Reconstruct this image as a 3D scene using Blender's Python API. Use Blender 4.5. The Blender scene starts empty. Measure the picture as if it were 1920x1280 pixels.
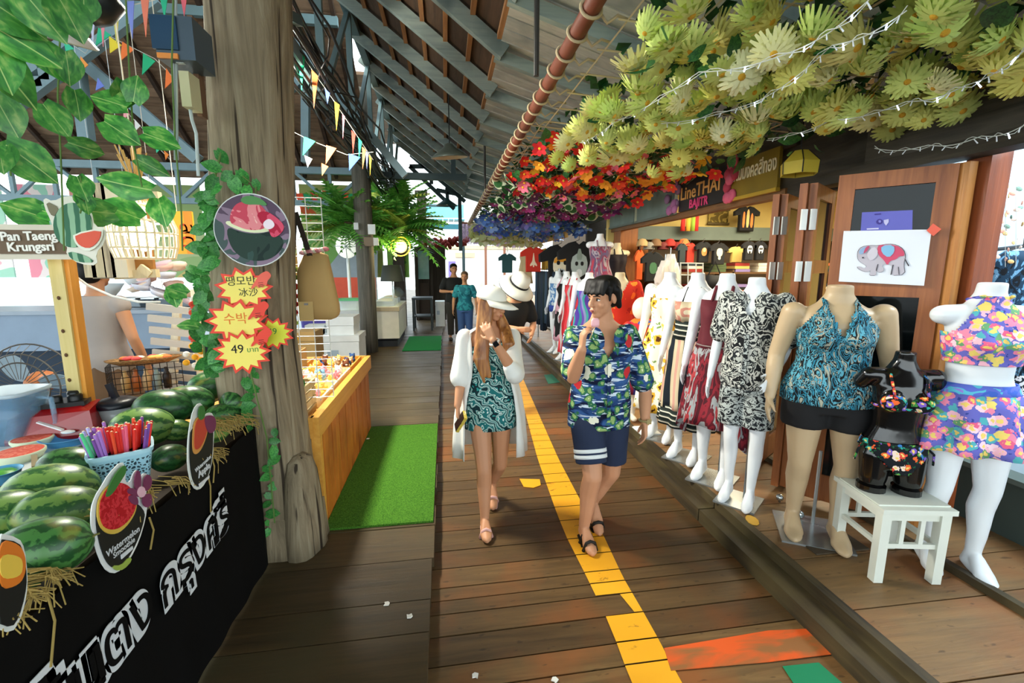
import bpy, bmesh, math, random
from math import sin, cos, pi, radians, atan2, sqrt
from mathutils import Vector as V, Matrix, Euler, noise as mnoise
random.seed(7)
R = random.random
def U(a, b): return a + (b - a) * R()
sc = bpy.context.scene
COL = sc.collection
# ------------------------------------------------------------------ camera
CAMH, FPX = 1.75, 850.0
YAW, PIT = radians(8.3), radians(9.35)
cam = bpy.data.cameras.new('camera'); cam.sensor_width = 36; cam.lens = FPX / 1920 * 36; cam.clip_start = .05
co = bpy.data.objects.new('camera', cam); COL.objects.link(co)
co.location = (0, 0, CAMH); co.rotation_euler = (pi / 2 - PIT, 0, -YAW); sc.camera = co
# ------------------------------------------------------------------ sky and light
w = bpy.data.worlds.new('overcast_sky'); sc.world = w; w.use_nodes = True
nt = w.node_tree; bg = nt.nodes['Background']
tc = nt.nodes.new('ShaderNodeTexCoord'); sx = nt.nodes.new('ShaderNodeSeparateXYZ'); cr = nt.nodes.new('ShaderNodeValToRGB')
nt.links.new(tc.outputs['Generated'], sx.inputs[0]); nt.links.new(sx.outputs['Z'], cr.inputs[0]); nt.links.new(cr.outputs[0], bg.inputs[0])
cr.color_ramp.elements[0].position = 0; cr.color_ramp.elements[0].color = (.86, .95, .97, 1)
cr.color_ramp.elements[1].position = .6; cr.color_ramp.elements[1].color = (.78, .92, 1, 1)
bg.inputs[1].default_value = 1.9
su = bpy.data.lights.new('sun', 'SUN'); su.energy = 1.6; su.angle = radians(12); su.color = (1, .93, .78)
so = bpy.data.objects.new('sun', su); COL.objects.link(so); so.rotation_euler = (radians(38), 0, radians(-62))
vs = sc.view_settings; vs.view_transform = 'Standard'; vs.look = 'None'; vs.gamma = 1; vs.use_curve_mapping = False
vs.exposure = 1.02
def area(name, loc, rot, sx_, sy_, e, col=(1, 1, 1)):
    l = bpy.data.lights.new(name, 'AREA'); l.shape = 'RECTANGLE'; l.size = sx_; l.size_y = sy_; l.energy = e; l.color = col
    o = bpy.data.objects.new(name, l); COL.objects.link(o); o.location = loc; o.rotation_euler = rot; return o
def point(name, loc, e, col=(1, 1, 1), r=.08):
    l = bpy.data.lights.new(name, 'POINT'); l.energy = e; l.color = col; l.shadow_soft_size = r
    o = bpy.data.objects.new(name, l); COL.objects.link(o); o.location = loc; return o
area('left_fill_light', (-1.55, 3.9, 3.3), (0, radians(-52), 0), .35, 1.2, 135, (1, .95, .82))  # added fill light without a fixture, brings light in from the left
# ------------------------------------------------------------------ pixel helpers (metric points on real planes)
_f = V((sin(YAW) * cos(PIT), cos(YAW) * cos(PIT), -sin(PIT))); _r = V((cos(YAW), -sin(YAW), 0)); _u = _r.cross(_f)
_C = V((0, 0, CAMH))
def _ray(px, py): return _f * FPX + _r * (px - 960) + _u * (640 - py)
def ay(px, py, y): d = _ray(px, py); return _C + d * (y / d.y)
def az(px, py, z): d = _ray(px, py); return _C + d * ((z - CAMH) / d.z)
def dep(p): return (V(p) - _C).dot(_f) / 850
def ax(px, py, x): d = _ray(px, py); return _C + d * (x / d.x)
# ------------------------------------------------------------------ materials
def lin(c):
    c = c / 255; return c / 12.92 if c <= .04045 else ((c + .055) / 1.055) ** 2.4
def hx(h):
    h = h.lstrip('#'); return (lin(int(h[0:2], 16)), lin(int(h[2:4], 16)), lin(int(h[4:6], 16)), 1)
class NT:
    def __init__(s, name, rough=.6, metal=0, spec=.4):
        s.m = bpy.data.materials.new(name); s.m.use_nodes = True; s.t = s.m.node_tree
        s.b = s.t.nodes['Principled BSDF']; s.b.inputs['Roughness'].default_value = rough; s.b.inputs['Metallic'].default_value = metal
        s.b.inputs['Specular IOR Level'].default_value = spec
    def n(s, ty, **k):
        n = s.t.nodes.new('ShaderNode' + ty)
        for a, b in k.items():
            if hasattr(n, a): setattr(n, a, b)
        return n
    def l(s, a, b): s.t.links.new(a, b)
    def set(s, sock, v):
        if isinstance(v, bpy.types.NodeSocket): s.l(v, sock)
        else: sock.default_value = v
    def coord(s, scale=(1, 1, 1), world=False, rot=(0, 0, 0), rnd=False):
        src = s.n('NewGeometry').outputs['Position'] if world else s.n('TexCoord').outputs['Object']
        mp = s.n('Mapping'); mp.inputs['Scale'].default_value = scale; mp.inputs['Rotation'].default_value = rot; s.l(src, mp.inputs[0])
        if rnd:
            oi = s.n('ObjectInfo'); vm = s.n('VectorMath', operation='MULTIPLY_ADD'); s.l(oi.outputs['Random'], vm.inputs[0])
            vm.inputs[1].default_value = (37, 51, 19); s.l(mp.outputs[0], vm.inputs[2]); return vm.outputs[0]
        return mp.outputs[0]
    def noise(s, vec, scale=5, detail=3, dist=0, rough=.5):
        n = s.n('TexNoise'); s.l(vec, n.inputs['Vector']); n.inputs['Scale'].default_value = scale
        n.inputs['Detail'].default_value = detail; n.inputs['Distortion'].default_value = dist; n.inputs['Roughness'].default_value = rough
        return n.outputs['Fac']
    def ramp(s, fac, stops, interp='LINEAR'):
        r = s.n('ValToRGB'); r.color_ramp.interpolation = interp; s.l(fac, r.inputs[0]); e = r.color_ramp.elements
        while len(e) < len(stops): e.new(.5)
        for i, (p, c) in enumerate(stops): e[i].position = p; e[i].color = hx(c) if isinstance(c, str) else c
        return r.outputs[0]
    def math(s, op, a, b=0., c=0.):
        m = s.n('Math', operation=op)
        for i, v in enumerate((a, b, c)): s.set(m.inputs[i], v)
        return m.outputs[0]
    def mix(s, f, a, b, mode='MIX'):
        m = s.n('Mix'); m.data_type = 'RGBA'; m.blend_type = mode; s.set(m.inputs[0], f)
        for i, v in ((6, a), (7, b)): s.set(m.inputs[i], hx(v) if isinstance(v, str) else v)
        return m.outputs[2]
    def rnd(s): return s.n('ObjectInfo').outputs['Random']
    def col(s, v): s.set(s.b.inputs['Base Color'], hx(v) if isinstance(v, str) else v)
    def bump(s, h, st=.3, d=.01):
        b = s.n('Bump'); b.inputs['Strength'].default_value = st; b.inputs['Distance'].default_value = d; s.l(h, b.inputs['Height']); s.l(b.outputs[0], s.b.inputs['Normal'])
MC = {}
def plain(c, rough=.6, metal=0, var=.12, sc_=6, name=None, emit=0, bump=0, rv=.0, spec=.4):
    k = ('p', c, rough, metal, var, sc_, emit, bump, rv)
    if k in MC: return MC[k]
    t = NT(name or 'paint_' + c.strip('#'), rough, metal, spec)
    f = t.noise(t.coord(rnd=True), sc_, 4)
    a = t.n('HueSaturation'); t.set(a.inputs['Color'], hx(c))
    v = t.math('MULTIPLY_ADD', f, var * 2, 1 - var)
    if rv: v = t.math('ADD', v, t.math('MULTIPLY_ADD', t.rnd(), rv * 2, -rv))
    t.l(v, a.inputs['Value']); t.col(a.outputs[0])
    if bump: t.bump(f, bump)
    if emit: t.set(t.b.inputs['Emission Color'], hx(c)); t.b.inputs['Emission Strength'].default_value = emit
    MC[k] = t.m; return t.m
def wood(c1, c2, axis=0, sc_=9, rough=.65, rv=.25, c3=None, bump=.35, name=None, spots=False):
    k = ('w', c1, c2, axis, sc_, rough, rv, c3, spots)
    if k in MC: return MC[k]
    t = NT(name or 'wood_' + c1.strip('#'), rough, 0, .35); s = [1, 1, 1]; s[axis] = .07
    vec = t.coord(tuple(s), world=True, rnd=True)
    f = t.noise(vec, sc_ * 3, 6, .6, .65); g = t.noise(t.coord(world=True, rnd=True), 2.2, 3)
    c = t.ramp(f, [(.3, c1), (.72, c2)])
    if c3: c = t.mix(t.ramp(g, [(.5, '#000000'), (.72, '#ffffff')]), c, c3)
    if spots:
        h = t.noise(t.coord((.35 if axis == 0 else 1, 1, 1), world=True), 34, 2)
        c = t.mix(t.ramp(h, [(.66, '#000000'), (.72, '#bbbbbb')]), c, '#1a120b')
    a = t.n('HueSaturation'); t.l(c, a.inputs['Color']); t.l(t.math('MULTIPLY_ADD', t.rnd(), rv * 2, 1 - rv), a.inputs['Value']); t.col(a.outputs[0])
    t.set(t.b.inputs['Roughness'], t.math('MULTIPLY_ADD', g, .35, rough - .2)); t.bump(f, bump, .006)
    MC[k] = t.m; return t.m
def floral(base, cols, sc_=14, thr=.42, leaf=None, leafs=.5, name='print', centre=None, rough=.75, dark=None, stretch=(1, 1, 1)):
    k = ('f', base, tuple(cols), sc_, thr, leaf, leafs, centre, dark, stretch)
    if k in MC: return MC[k]
    t = NT(name, rough, 0, .2); vec = t.coord(stretch)
    n3 = t.n('TexNoise'); t.l(vec, n3.inputs['Vector']); n3.inputs['Scale'].default_value = sc_ * 1.8; n3.inputs['Detail'].default_value = 2
    v2 = t.n('VectorMath', operation='MULTIPLY_ADD'); t.l(n3.outputs['Color'], v2.inputs[0]); v2.inputs[1].default_value = (.9 / sc_,) * 3; t.l(vec, v2.inputs[2])
    c = hx(base)
    if dark: c = t.mix(t.ramp(t.noise(vec, sc_ * .8, 3, 1), [(.45, '#000000'), (.55, '#ffffff')]), base, dark)
    if leaf:
        vl = t.n('TexVoronoi'); t.l(v2.outputs[0], vl.inputs['Vector']); vl.inputs['Scale'].default_value = sc_ * 1.5
        c = t.mix(t.math('LESS_THAN', vl.outputs['Distance'], leafs), c, leaf)
    vo = t.n('TexVoronoi'); t.l(v2.outputs[0], vo.inputs['Vector']); vo.inputs['Scale'].default_value = sc_
    sp = t.n('SeparateColor'); t.l(vo.outputs['Color'], sp.inputs[0]); n = len(cols)
    pc = t.ramp(sp.outputs[0], [(i / n, cols[i]) for i in range(n)], 'CONSTANT')
    c = t.mix(t.math('LESS_THAN', vo.outputs['Distance'], thr), c, pc)
    if centre: c = t.mix(t.math('LESS_THAN', vo.outputs['Distance'], thr * .5), c, centre)
    t.col(c); MC[k] = t.m; return t.m
def swirl(cols, sc_=9, dist=7, name='swirl_print', axis='DIAGONAL', stretch=(1, 1, 1), rough=.75):
    k = ('s', tuple(cols), sc_, dist, axis, stretch)
    if k in MC: return MC[k]
    t = NT(name, rough, 0, .2); wv = t.n('TexWave', bands_direction=axis); t.l(t.coord(stretch), wv.inputs['Vector'])
    wv.inputs['Scale'].default_value = sc_; wv.inputs['Distortion'].default_value = dist; wv.inputs['Detail'].default_value = 2; wv.inputs['Detail Scale'].default_value = 1.6
    n = len(cols); t.col(t.ramp(wv.outputs['Fac'], [(i / n, cols[i]) for i in range(n)], 'CONSTANT')); MC[k] = t.m; return t.m
def stripes(cols, axis=2, per=.1, name='striped_cloth', rough=.75, wob=0):
    k = ('st', tuple(cols), axis, per, wob)
    if k in MC: return MC[k]
    t = NT(name, rough, 0, .2); vec = t.coord(); sp = t.n('SeparateXYZ'); t.l(vec, sp.inputs[0]); x = sp.outputs[axis]
    if wob: x = t.math('ADD', x, t.math('MULTIPLY', t.noise(vec, 3, 1), wob))
    f = t.math('FRACT', t.math('DIVIDE', x, per)); n = len(cols)
    t.col(t.ramp(f, [(i / n, cols[i]) for i in range(n)], 'CONSTANT')); MC[k] = t.m; return t.m
def blot(cols, sc_=12, detail=3, name='mottled_print', dist=1., rough=.75, stretch=(1, 1, 1), bump=0):
    k = ('b', tuple(cols), sc_, detail, dist, stretch)
    if k in MC: return MC[k]
    t = NT(name, rough, 0, .25); f = t.noise(t.coord(stretch, rnd=False), sc_, detail, dist); n = len(cols)
    t.col(t.ramp(f, [((.32 + .36 * i / max(1, n - 1)) if i else 0, cols[i]) for i in range(n)], 'CONSTANT'))
    if bump: t.bump(f, bump)
    MC[k] = t.m; return t.m
def glass(c='#ffffff', rough=.03, alpha=.25, name='glass'):
    k = ('g', c, rough, alpha)
    if k in MC: return MC[k]
    t = NT(name, rough, 0, .6); t.col(c); t.b.inputs['Alpha'].default_value = alpha; MC[k] = t.m; return t.m
def glow(c, e, name='emissive_glow'):
    k = ('e', c, e)
    if k in MC: return MC[k]
    t = NT(name, .5); t.col(c); t.set(t.b.inputs['Emission Color'], hx(c)); t.b.inputs['Emission Strength'].default_value = e; MC[k] = t.m; return t.m
def leafmat(c1, c2, name='leaf', rough=.4):
    k = ('l', c1, c2, rough)
    if k in MC: return MC[k]
    t = NT(name, rough, 0, .4); f = t.noise(t.coord((1, 1, 1), rnd=True), 9, 4, 1)
    c = t.ramp(f, [(.35, c1), (.68, c2)]); a = t.n('HueSaturation'); t.l(c, a.inputs['Color'])
    t.l(t.math('MULTIPLY_ADD', t.rnd(), .5, .75), a.inputs['Value']); t.col(a.outputs[0])
    t.b.inputs['Transmission Weight'].default_value = 0.0; MC[k] = t.m; return t.m
# ------------------------------------------------------------------ geometry builder
def frame(d):
    d = V(d).normalized(); a = V((0, 0, 1)) if abs(d.z) < .93 else V((0, 1, 0))
    x = a.cross(d).normalized(); return x, d.cross(x), d
class G:
    def __init__(s): s.v = []; s.f = []; s.mi = []; s.k = 0
    def add(s, vs, fs, M=None):
        o = len(s.v); s.v += [tuple(M @ V(v)) if M else tuple(v) for v in vs]
        for f in fs: s.f.append(tuple(i + o for i in f)); s.mi.append(s.k)
        return s
    def box(s, c, d, M=None, tap=1.):
        x, y, z = d[0] / 2, d[1] / 2, d[2] / 2
        vs = [(c[0] + a * x * (tap if e > 0 else 1), c[1] + b * y * (tap if e > 0 else 1), c[2] + e * z) for a in (-1, 1) for b in (-1, 1) for e in (-1, 1)]
        return s.add(vs, [(0, 1, 3, 2), (4, 6, 7, 5), (0, 4, 5, 1), (2, 3, 7, 6), (0, 2, 6, 4), (1, 5, 7, 3)], M)
    def bar(s, a, b, w=.04, h=.04, M=None):
        a, b = V(a), V(b); x, y, d = frame(b - a); vs = []
        for p in (a, b):
            for i, j in ((-1, -1), (1, -1), (1, 1), (-1, 1)): vs.append(p + x * (i * w / 2) + y * (j * h / 2))
        return s.add(vs, [(3, 2, 1, 0), (4, 5, 6, 7), (0, 1, 5, 4), (1, 2, 6, 5), (2, 3, 7, 6), (3, 0, 4, 7)], M)
    def tube(s, pts, r=.01, n=6, M=None, cap=True):
        pts = [V(p) for p in pts]; m = len(pts); vs = []; fs = []; px = None
        for i, p in enumerate(pts):
            d = pts[min(i + 1, m - 1)] - pts[max(i - 1, 0)]
            if d.length < 1e-9: d = V((0, 0, 1))
            x, y, d = frame(d)
            if px is not None:
                x2 = px - d * px.dot(d)
                if x2.length > 1e-6: x = x2.normalized(); y = d.cross(x)
            px = x; rr = r[i] if isinstance(r, (list, tuple)) else r
            for k in range(n): a = 2 * pi * k / n; vs.append(p + x * (rr * cos(a)) + y * (rr * sin(a)))
        for i in range(m - 1):
            for k in range(n): fs.append((i * n + k, i * n + (k + 1) % n, (i + 1) * n + (k + 1) % n, (i + 1) * n + k))
        if cap: fs.append(tuple(range(n - 1, -1, -1))); fs.append(tuple((m - 1) * n + k for k in range(n)))
        return s.add(vs, fs, M)
    def cap(s, a, b, r0, r1, n=12):
        a, b = V(a), V(b); d = (b - a); L = d.length or 1e-6; u = d / L; pts = []; rs = []
        for t in (-.98, -.8, -.45, 0): pts.append(a + u * (r0 * t)); rs.append(r0 * sqrt(1 - t * t))
        for t in (.33, .66): pts.append(a + d * t); rs.append(r0 + (r1 - r0) * t)
        for t in (0, .45, .8, .98): pts.append(b + u * (r1 * t)); rs.append(r1 * sqrt(1 - t * t))
        return s.tube(pts, rs, n)
    def chain(s, pts, rs, n=12):
        for i in range(len(pts) - 1): s.cap(pts[i], pts[i + 1], rs[i], rs[i + 1], n)
        return s
    def ell(s, c, r, n=14, m=9, M=None):
        vs = [(c[0], c[1], c[2] - r[2])]; fs = []
        for i in range(1, m):
            t = -pi / 2 + pi * i / m
            for k in range(n): a = 2 * pi * k / n; vs.append((c[0] + r[0] * cos(t) * cos(a), c[1] + r[1] * cos(t) * sin(a), c[2] + r[2] * sin(t)))
        vs.append((c[0], c[1], c[2] + r[2])); L = len(vs) - 1
        for k in range(n): fs.append((0, 1 + (k + 1) % n, 1 + k)); fs.append((L, L - n + k, L - n + (k + 1) % n))
        for i in range(m - 2):
            for k in range(n): a = 1 + i * n + k; b = 1 + i * n + (k + 1) % n; fs.append((a, b, b + n, a + n))
        return s.add(vs, fs, M)
    def loft(s, rings, closed=True, cap0=True, cap1=True, M=None):
        n = len(rings[0]); vs = [p for r in rings for p in r]; fs = []
        for i in range(len(rings) - 1):
            for k in range(n if closed else n - 1): fs.append((i * n + k, i * n + (k + 1) % n, (i + 1) * n + (k + 1) % n, (i + 1) * n + k))
        if cap0 and closed: fs.append(tuple(range(n - 1, -1, -1)))
        if cap1 and closed: fs.append(tuple((len(rings) - 1) * n + k for k in range(n)))
        return s.add(vs, fs, M)
    def lathe(s, prof, c=(0, 0, 0), n=20, M=None, caps=(False, False)):
        return s.loft([[(c[0] + r * cos(2 * pi * k / n), c[1] + r * sin(2 * pi * k / n), c[2] + z) for k in range(n)] for r, z in prof], True, caps[0], caps[1], M)
    def prism(s, poly, d, M=None):   # polygon in xy, extruded along +z
        n = len(poly); vs = [(x, y, 0) for x, y in poly] + [(x, y, d) for x, y in poly]
        a = sum(poly[i][0] * poly[(i + 1) % n][1] - poly[(i + 1) % n][0] * poly[i][1] for i in range(n))
        if a < 0: vs = [(x, y, 0) for x, y in poly[::-1]] + [(x, y, d) for x, y in poly[::-1]]
        return s.add(vs, [tuple(range(n - 1, -1, -1)), tuple(range(n, 2 * n))] + [(i, (i + 1) % n, n + (i + 1) % n, n + i) for i in range(n)], M)
    def mesh(s, name, mats=None, smooth=False):
        me = bpy.data.meshes.new(name); me.from_pydata(s.v, [], s.f)
        for m in (mats or []): me.materials.append(m)
        if mats and len(mats) > 1: me.polygons.foreach_set('material_index', s.mi)
        if smooth: me.polygons.foreach_set('use_smooth', [True] * len(me.polygons))
        me.update(); return me
def wl(o):
    p = V((0, 0, 0))
    while o: p += o.location; o = o.parent
    return p
def link(name, me, parent=None, loc=(0, 0, 0), rot=(0, 0, 0)):
    o = bpy.data.objects.new(name, me); COL.objects.link(o); o.location = loc; o.rotation_euler = rot
    if parent: o.parent = parent
    return o
def ob(name, g, m, parent=None, smooth=False, W=True, label=None):
    """link a builder as one mesh; W = its vertices are world coordinates"""
    ms = m if isinstance(m, (list, tuple)) else [m]
    loc = V((0, 0, 0))
    if W:
        if parent: off = wl(parent)
        else:
            xs = [v[0] for v in g.v]; ys = [v[1] for v in g.v]; zs = [v[2] for v in g.v]
            off = V(((min(xs) + max(xs)) / 2, (min(ys) + max(ys)) / 2, min(zs))); loc = off
        g.v = [(v[0] - off.x, v[1] - off.y, v[2] - off.z) for v in g.v]
    o = link(name, g.mesh(name, ms, smooth), parent, loc)
    if label: o['label'] = label
    return o
def tag(o, label, cat, group=None):
    o['label'] = label; o['category'] = cat
    if group: o['group'] = group
    return o
def thing(name, label, cat, loc=(0, 0, 0), group=None, rz=0):
    return tag(link(name, None, None, loc, (0, 0, rz)), label, cat, group)
def struct(o): o['kind'] = 'structure'; return o
def root(name, loc=(0, 0, 0)): return struct(link(name, None, None, loc))
def stuff(o): o['kind'] = 'stuff'; return o
def dup(t, loc, rz=None, label=None, rot=None):
    r = t.copy(); COL.objects.link(r); r.location = loc
    if rz is not None: r.rotation_euler = (0, 0, rz)
    if rot is not None: r.rotation_euler = rot
    if label: r['label'] = label
    for ch in list(t.children):
        c = ch.copy(); COL.objects.link(c); c.parent = r
        for q in list(ch.children): d = q.copy(); COL.objects.link(d); d.parent = c
    return r
def TR(loc, rot=(0, 0, 0), s=1): return Matrix.Translation(V(loc)) @ Euler(rot).to_matrix().to_4x4() @ (Matrix.Scale(s, 4) if not isinstance(s, (tuple, list)) else Matrix.Diagonal((*s, 1)))
def basis(o, x, y, z=None):
    x = V(x).normalized(); y = V(y); z = V(z) if z else x.cross(y).normalized(); y = z.cross(x).normalized()
    return Matrix(((x.x, y.x, z.x, o[0]), (x.y, y.y, z.y, o[1]), (x.z, y.z, z.z, o[2]), (0, 0, 0, 1)))
def text(s, size, M, ext=.001, align='CENTER', bold=0., sx_=1.):
    """flat lettering as a builder, placed by matrix M (x right, y up, z towards reader)"""
    c = bpy.data.curves.new('lettering', 'FONT'); c.body = s; c.size = size; c.align_x = align; c.align_y = 'CENTER'; c.extrude = ext; c.offset = bold; c.resolution_u = 3
    o = bpy.data.objects.new('lettering', c); COL.objects.link(o); bpy.context.view_layer.update()
    me = o.to_mesh(); g = G(); g.add([M @ V((v.co.x * sx_, v.co.y, v.co.z)) for v in me.vertices], [tuple(p.vertices) for p in me.polygons])
    o.to_mesh_clear(); bpy.data.objects.remove(o); bpy.data.curves.remove(c); return g
def vox(g, size=.01, it=4, name='body', mats=None, dec=0, cut=None, fac=.5):
    """one continuous skin over overlapping closed volumes"""
    o = link(name, g.mesh(name)); m = o.modifiers.new('r', 'REMESH'); m.mode = 'VOXEL'; m.voxel_size = size
    if it: q = o.modifiers.new('s', 'SMOOTH'); q.iterations = it; q.factor = fac
    if dec: d = o.modifiers.new('d', 'DECIMATE'); d.ratio = dec
    dg = bpy.context.evaluated_depsgraph_get(); me = bpy.data.meshes.new_from_object(o.evaluated_get(dg)); bpy.data.objects.remove(o)
    if cut:
        bm = bmesh.new(); bm.from_mesh(me); bmesh.ops.delete(bm, geom=[f for f in bm.faces if cut(f.calc_center_median())], context='FACES'); bm.to_mesh(me); bm.free()
    me.materials.clear()
    for x in (mats or []): me.materials.append(x)
    me.polygons.foreach_set('use_smooth', [True] * len(me.polygons)); me.name = name; return me
def ring(cx, cy, z, rx, ry, n=32, fold=0, nf=0, ph=0, sq=1.):
    out = []
    for k in range(n):
        a = 2 * pi * k / n; f = 1 + (fold * sin(nf * a + ph) if fold else 0); c, d = cos(a), sin(a)
        if sq != 1: c = math.copysign(abs(c) ** sq, c); d = math.copysign(abs(d) ** sq, d)
        out.append((cx + rx * f * c, cy + ry * f * d, z))
    return out
# ------------------------------------------------------------------ the setting: decks, floor paint
g0 = G().box((0, 0, -.5), (1, 1, 1)); CUBE = {}
def cube(name, m, parent, c, d, rot=(0, 0, 0)):
    """one board: shared unit box, top at c.z"""
    k = m.name
    if k not in CUBE: CUBE[k] = G().box((0, 0, 0), (1, 1, 1)).mesh('board', [m])
    o = link(name, CUBE[k], parent, V(c) - (wl(parent) if parent else V((0, 0, 0))), rot); o.scale = d; return o
W_walk = wood('#4d3a22', '#705634', 0, 8, .5, .34, '#7a4a24', spots=True, name='worn_walkway_wood')
W_left = wood('#3b3020', '#57462d', 0, 8, .5, .2, '#453d28', name='dark_deck_wood')
W_right = wood('#6c5538', '#8f6e46', 0, 8, .55, .22, '#8a5a34', spots=True, name='shop_deck_wood')
W_dark = plain('#231d16', .9)
fl = root('floor')
ob('floor_base', G().box((0, 12, -.35), (60, 50, .2)), W_dark, fl)  # dark base under the decks, added to block light from below
ys = [az(960, p, 0).y for p in (1275, 1229, 1175, 1135, 1110, 1087, 1052, 1020, 984)]
ys = [ys[0] - .75, ys[0] - .52, ys[0] - .28] + ys
while ys[-1] < 11.5: ys.append(ys[-1] + U(.15, .25))
for a, b in zip(ys[:-1], ys[1:]):
    cube('plank', W_walk, fl, (.85, (a + b) / 2, -.03 - R() * .002), (1.94, b - a - .008, .06), (0, 0, .012))
g = G(); y = ys[-1]
while y < 34: g.box((.85, y + .1, -.03), (1.94, .19, .06)); y += .2
stuff(ob('far_walkway_planks', g, W_walk, fl))
yl = [-.3, .15, .5, .8, 1.05, 1.3]
yl += [1.56, 1.86, 2.07, 2.4, 2.74]
while yl[-1] < 11.5: yl.append(yl[-1] + U(.2, .3))
for a, b in zip(yl[:-1], yl[1:]):
    e = -.1 - (R() * .015 if b > 2.4 else .012)
    cube('plank', W_left, fl, ((-3.2 + e) / 2, (a + b) / 2, .07 - R() * .003), (e + 3.2, b - a - .007, .06), (0, 0, .008))
g = G(); y = yl[-1]
while y < 34: g.box((-1.65, y + .12, .07), (3.1, .235, .06)); y += .245
stuff(ob('far_deck_planks', g, W_left, fl))
ob('deck_edge_beam', G().box((-.17, 16, -.02), (.09, 36, .12)), plain('#2a2418', .8), fl)
ob('hall_slab', G().box((-16.6, 4, .0), (27, 13, .2)), plain('#777a78', .8), fl)
ob('street_slab', G().box((-14.6, 27, -.1), (23, 33, .2)), plain('#8f999e', .8), fl)
y = .35
while y < 11:
    h = U(.24, .4)
    cube('plank', W_right, fl, (2.245, y + h / 2, .12 - R() * .003), (.76, h - .008, .06), (0, 0, -.01)); y += h
y = .2
while y < 11:
    h = U(.25, .42); cube('plank', W_right, fl, (3.85, y + h / 2, .155), (2.4, h - .006, .06)); y += h
ob('shop_floor_slab', G().box((7.6, 8, .04), (5.2, 20, .25)), plain('#8a7350', .6), fl)
ob('far_shop_deck', G().box((3.4, 21, .05), (3.2, 20, .2)), W_right, fl)
kb = struct(link('trim_1', None)); kw = wood('#2b2418', '#4b3f29', 1, 7, .6, .15, '#5d5233', name='kerb_wood')
y = .4
for L in (2.3, 2.9, 3.4, 3.6): cube('kerb_beam', kw, kb, (1.765, y + L / 2, .045), (.12, L - .012, .09)); cube('kerb_board', kw, kb, (1.845, y + L / 2, .11), (.05, L - .01, .085)); y += L
cube('joint_strip', kw, kb, (2.635, 6, .165), (.04, 11.6, .05))
# paint
t = NT('worn_yellow_paint', .5); vec = t.coord((.6, 1.4, 1), world=True)
t.col(t.mix(t.ramp(t.noise(vec, 9, 6, .5, .7), [(.62, '#000000'), (.68, '#ffffff')]), t.mix(t.noise(vec, 3, 2), '#e09a10', '#f2b32a'), '#6b4519')); MY = t.m
t = NT('worn_orange_paint', .6); vec = t.coord((.5, 1.6, 1), world=True)
t.col(t.mix(t.ramp(t.noise(vec, 7, 5, .6), [(.42, '#000000'), (.6, '#ffffff')]), '#d4551a', '#8d5c30')); MO = t.m
LE = [az(*p, 0) for p in ((1187, 1290), (1145, 1175), (1100, 1082), (1060, 1003), (1042, 957), (1008, 860), (972, 727), (962, 690))]
RE = [az(*p, 0) for p in ((1283, 1290), (1222, 1175), (1168, 1082), (1131, 1003), (1098, 957), (1047, 860), (994, 740), (972, 690))]
def xe(E, y):
    if y <= E[0].y: return E[0].x
    for p, q in zip(E[:-1], E[1:]):
        if p.y <= y <= q.y: return p.x + (q.x - p.x) * (y - p.y) / (q.y - p.y)
    return E[-1].x
yp = struct(link('trim_2', None, None, (.9, 2, 0)))
for i, (a, b) in enumerate(zip(ys[:-1], ys[1:])):
    if b > 7.2: break
    a2, b2 = a + .004, b - .004
    l0, l1, r0, r1 = xe(LE, a2), xe(LE, b2), xe(RE, a2), xe(RE, b2)
    if abs((a + b) / 2 - az(1120, 1148, 0).y) < .06: l0 = r0 - .045; l1 = r1 - .07
    ob('painted_stripe', G().add([(l0, a2, .003), (r0, a2, .003), (r1, b2, .003), (l1, b2, .003)], [(0, 1, 2, 3)]), MY, yp)
def patch(name, pts, m, z=0.):
    ps = [az(*p, z) for p in pts]; n = len(ps)
    return struct(ob(name, G().add([(p.x, p.y, z + .002) for p in ps] + [(p.x, p.y, z + .0045) for p in ps], [tuple(range(n - 1, -1, -1)), tuple(range(n, 2 * n))] + [(i, (i + 1) % n, n + (i + 1) % n, n + i) for i in range(n)]), m))
patch('trim_3', [(1245, 1216), (1440, 1183), (1552, 1178), (1603, 1222), (1440, 1242), (1258, 1258)], MO)
patch('trim_4', [(1467, 1250), (1535, 1243), (1600, 1300), (1500, 1300)], plain('#0e7a4f', .6))
patch('trim_5', [(974, 898), (1012, 899), (1014, 910), (1000, 915), (982, 913)], MY)
patch('trim_6', [(1020, 703), (1050, 700), (1055, 716), (1028, 720)], plain('#2c6e58', .6))
# carpets
cm = NT('artificial_turf', .95, 0, .1); f_ = cm.noise(cm.coord(world=True), 160, 2); cm.col(cm.ramp(f_, [(.35, '#2f5c1c'), (.65, '#55882c')])); cm.bump(f_, .8, .01)
tag(ob('turf_mat', G().box((-.455, 3.72, .108), (.68, 1.88, .014)), cm.m), 'long green turf mat on the deck beside the wooden counter', 'mat')
cm2 = NT('green_mat', .95, 0, .1); f_ = cm2.noise(cm2.coord(world=True), 90, 2); cm2.col(cm2.ramp(f_, [(.35, '#146a38'), (.65, '#2a8a4c')]))
tag(ob('turf_mat', G().box((-.5, 10.0, .106), (.76, 1.9, .012)), cm2.m), 'short bright green mat on the deck in front of the far display case', 'mat')
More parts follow.
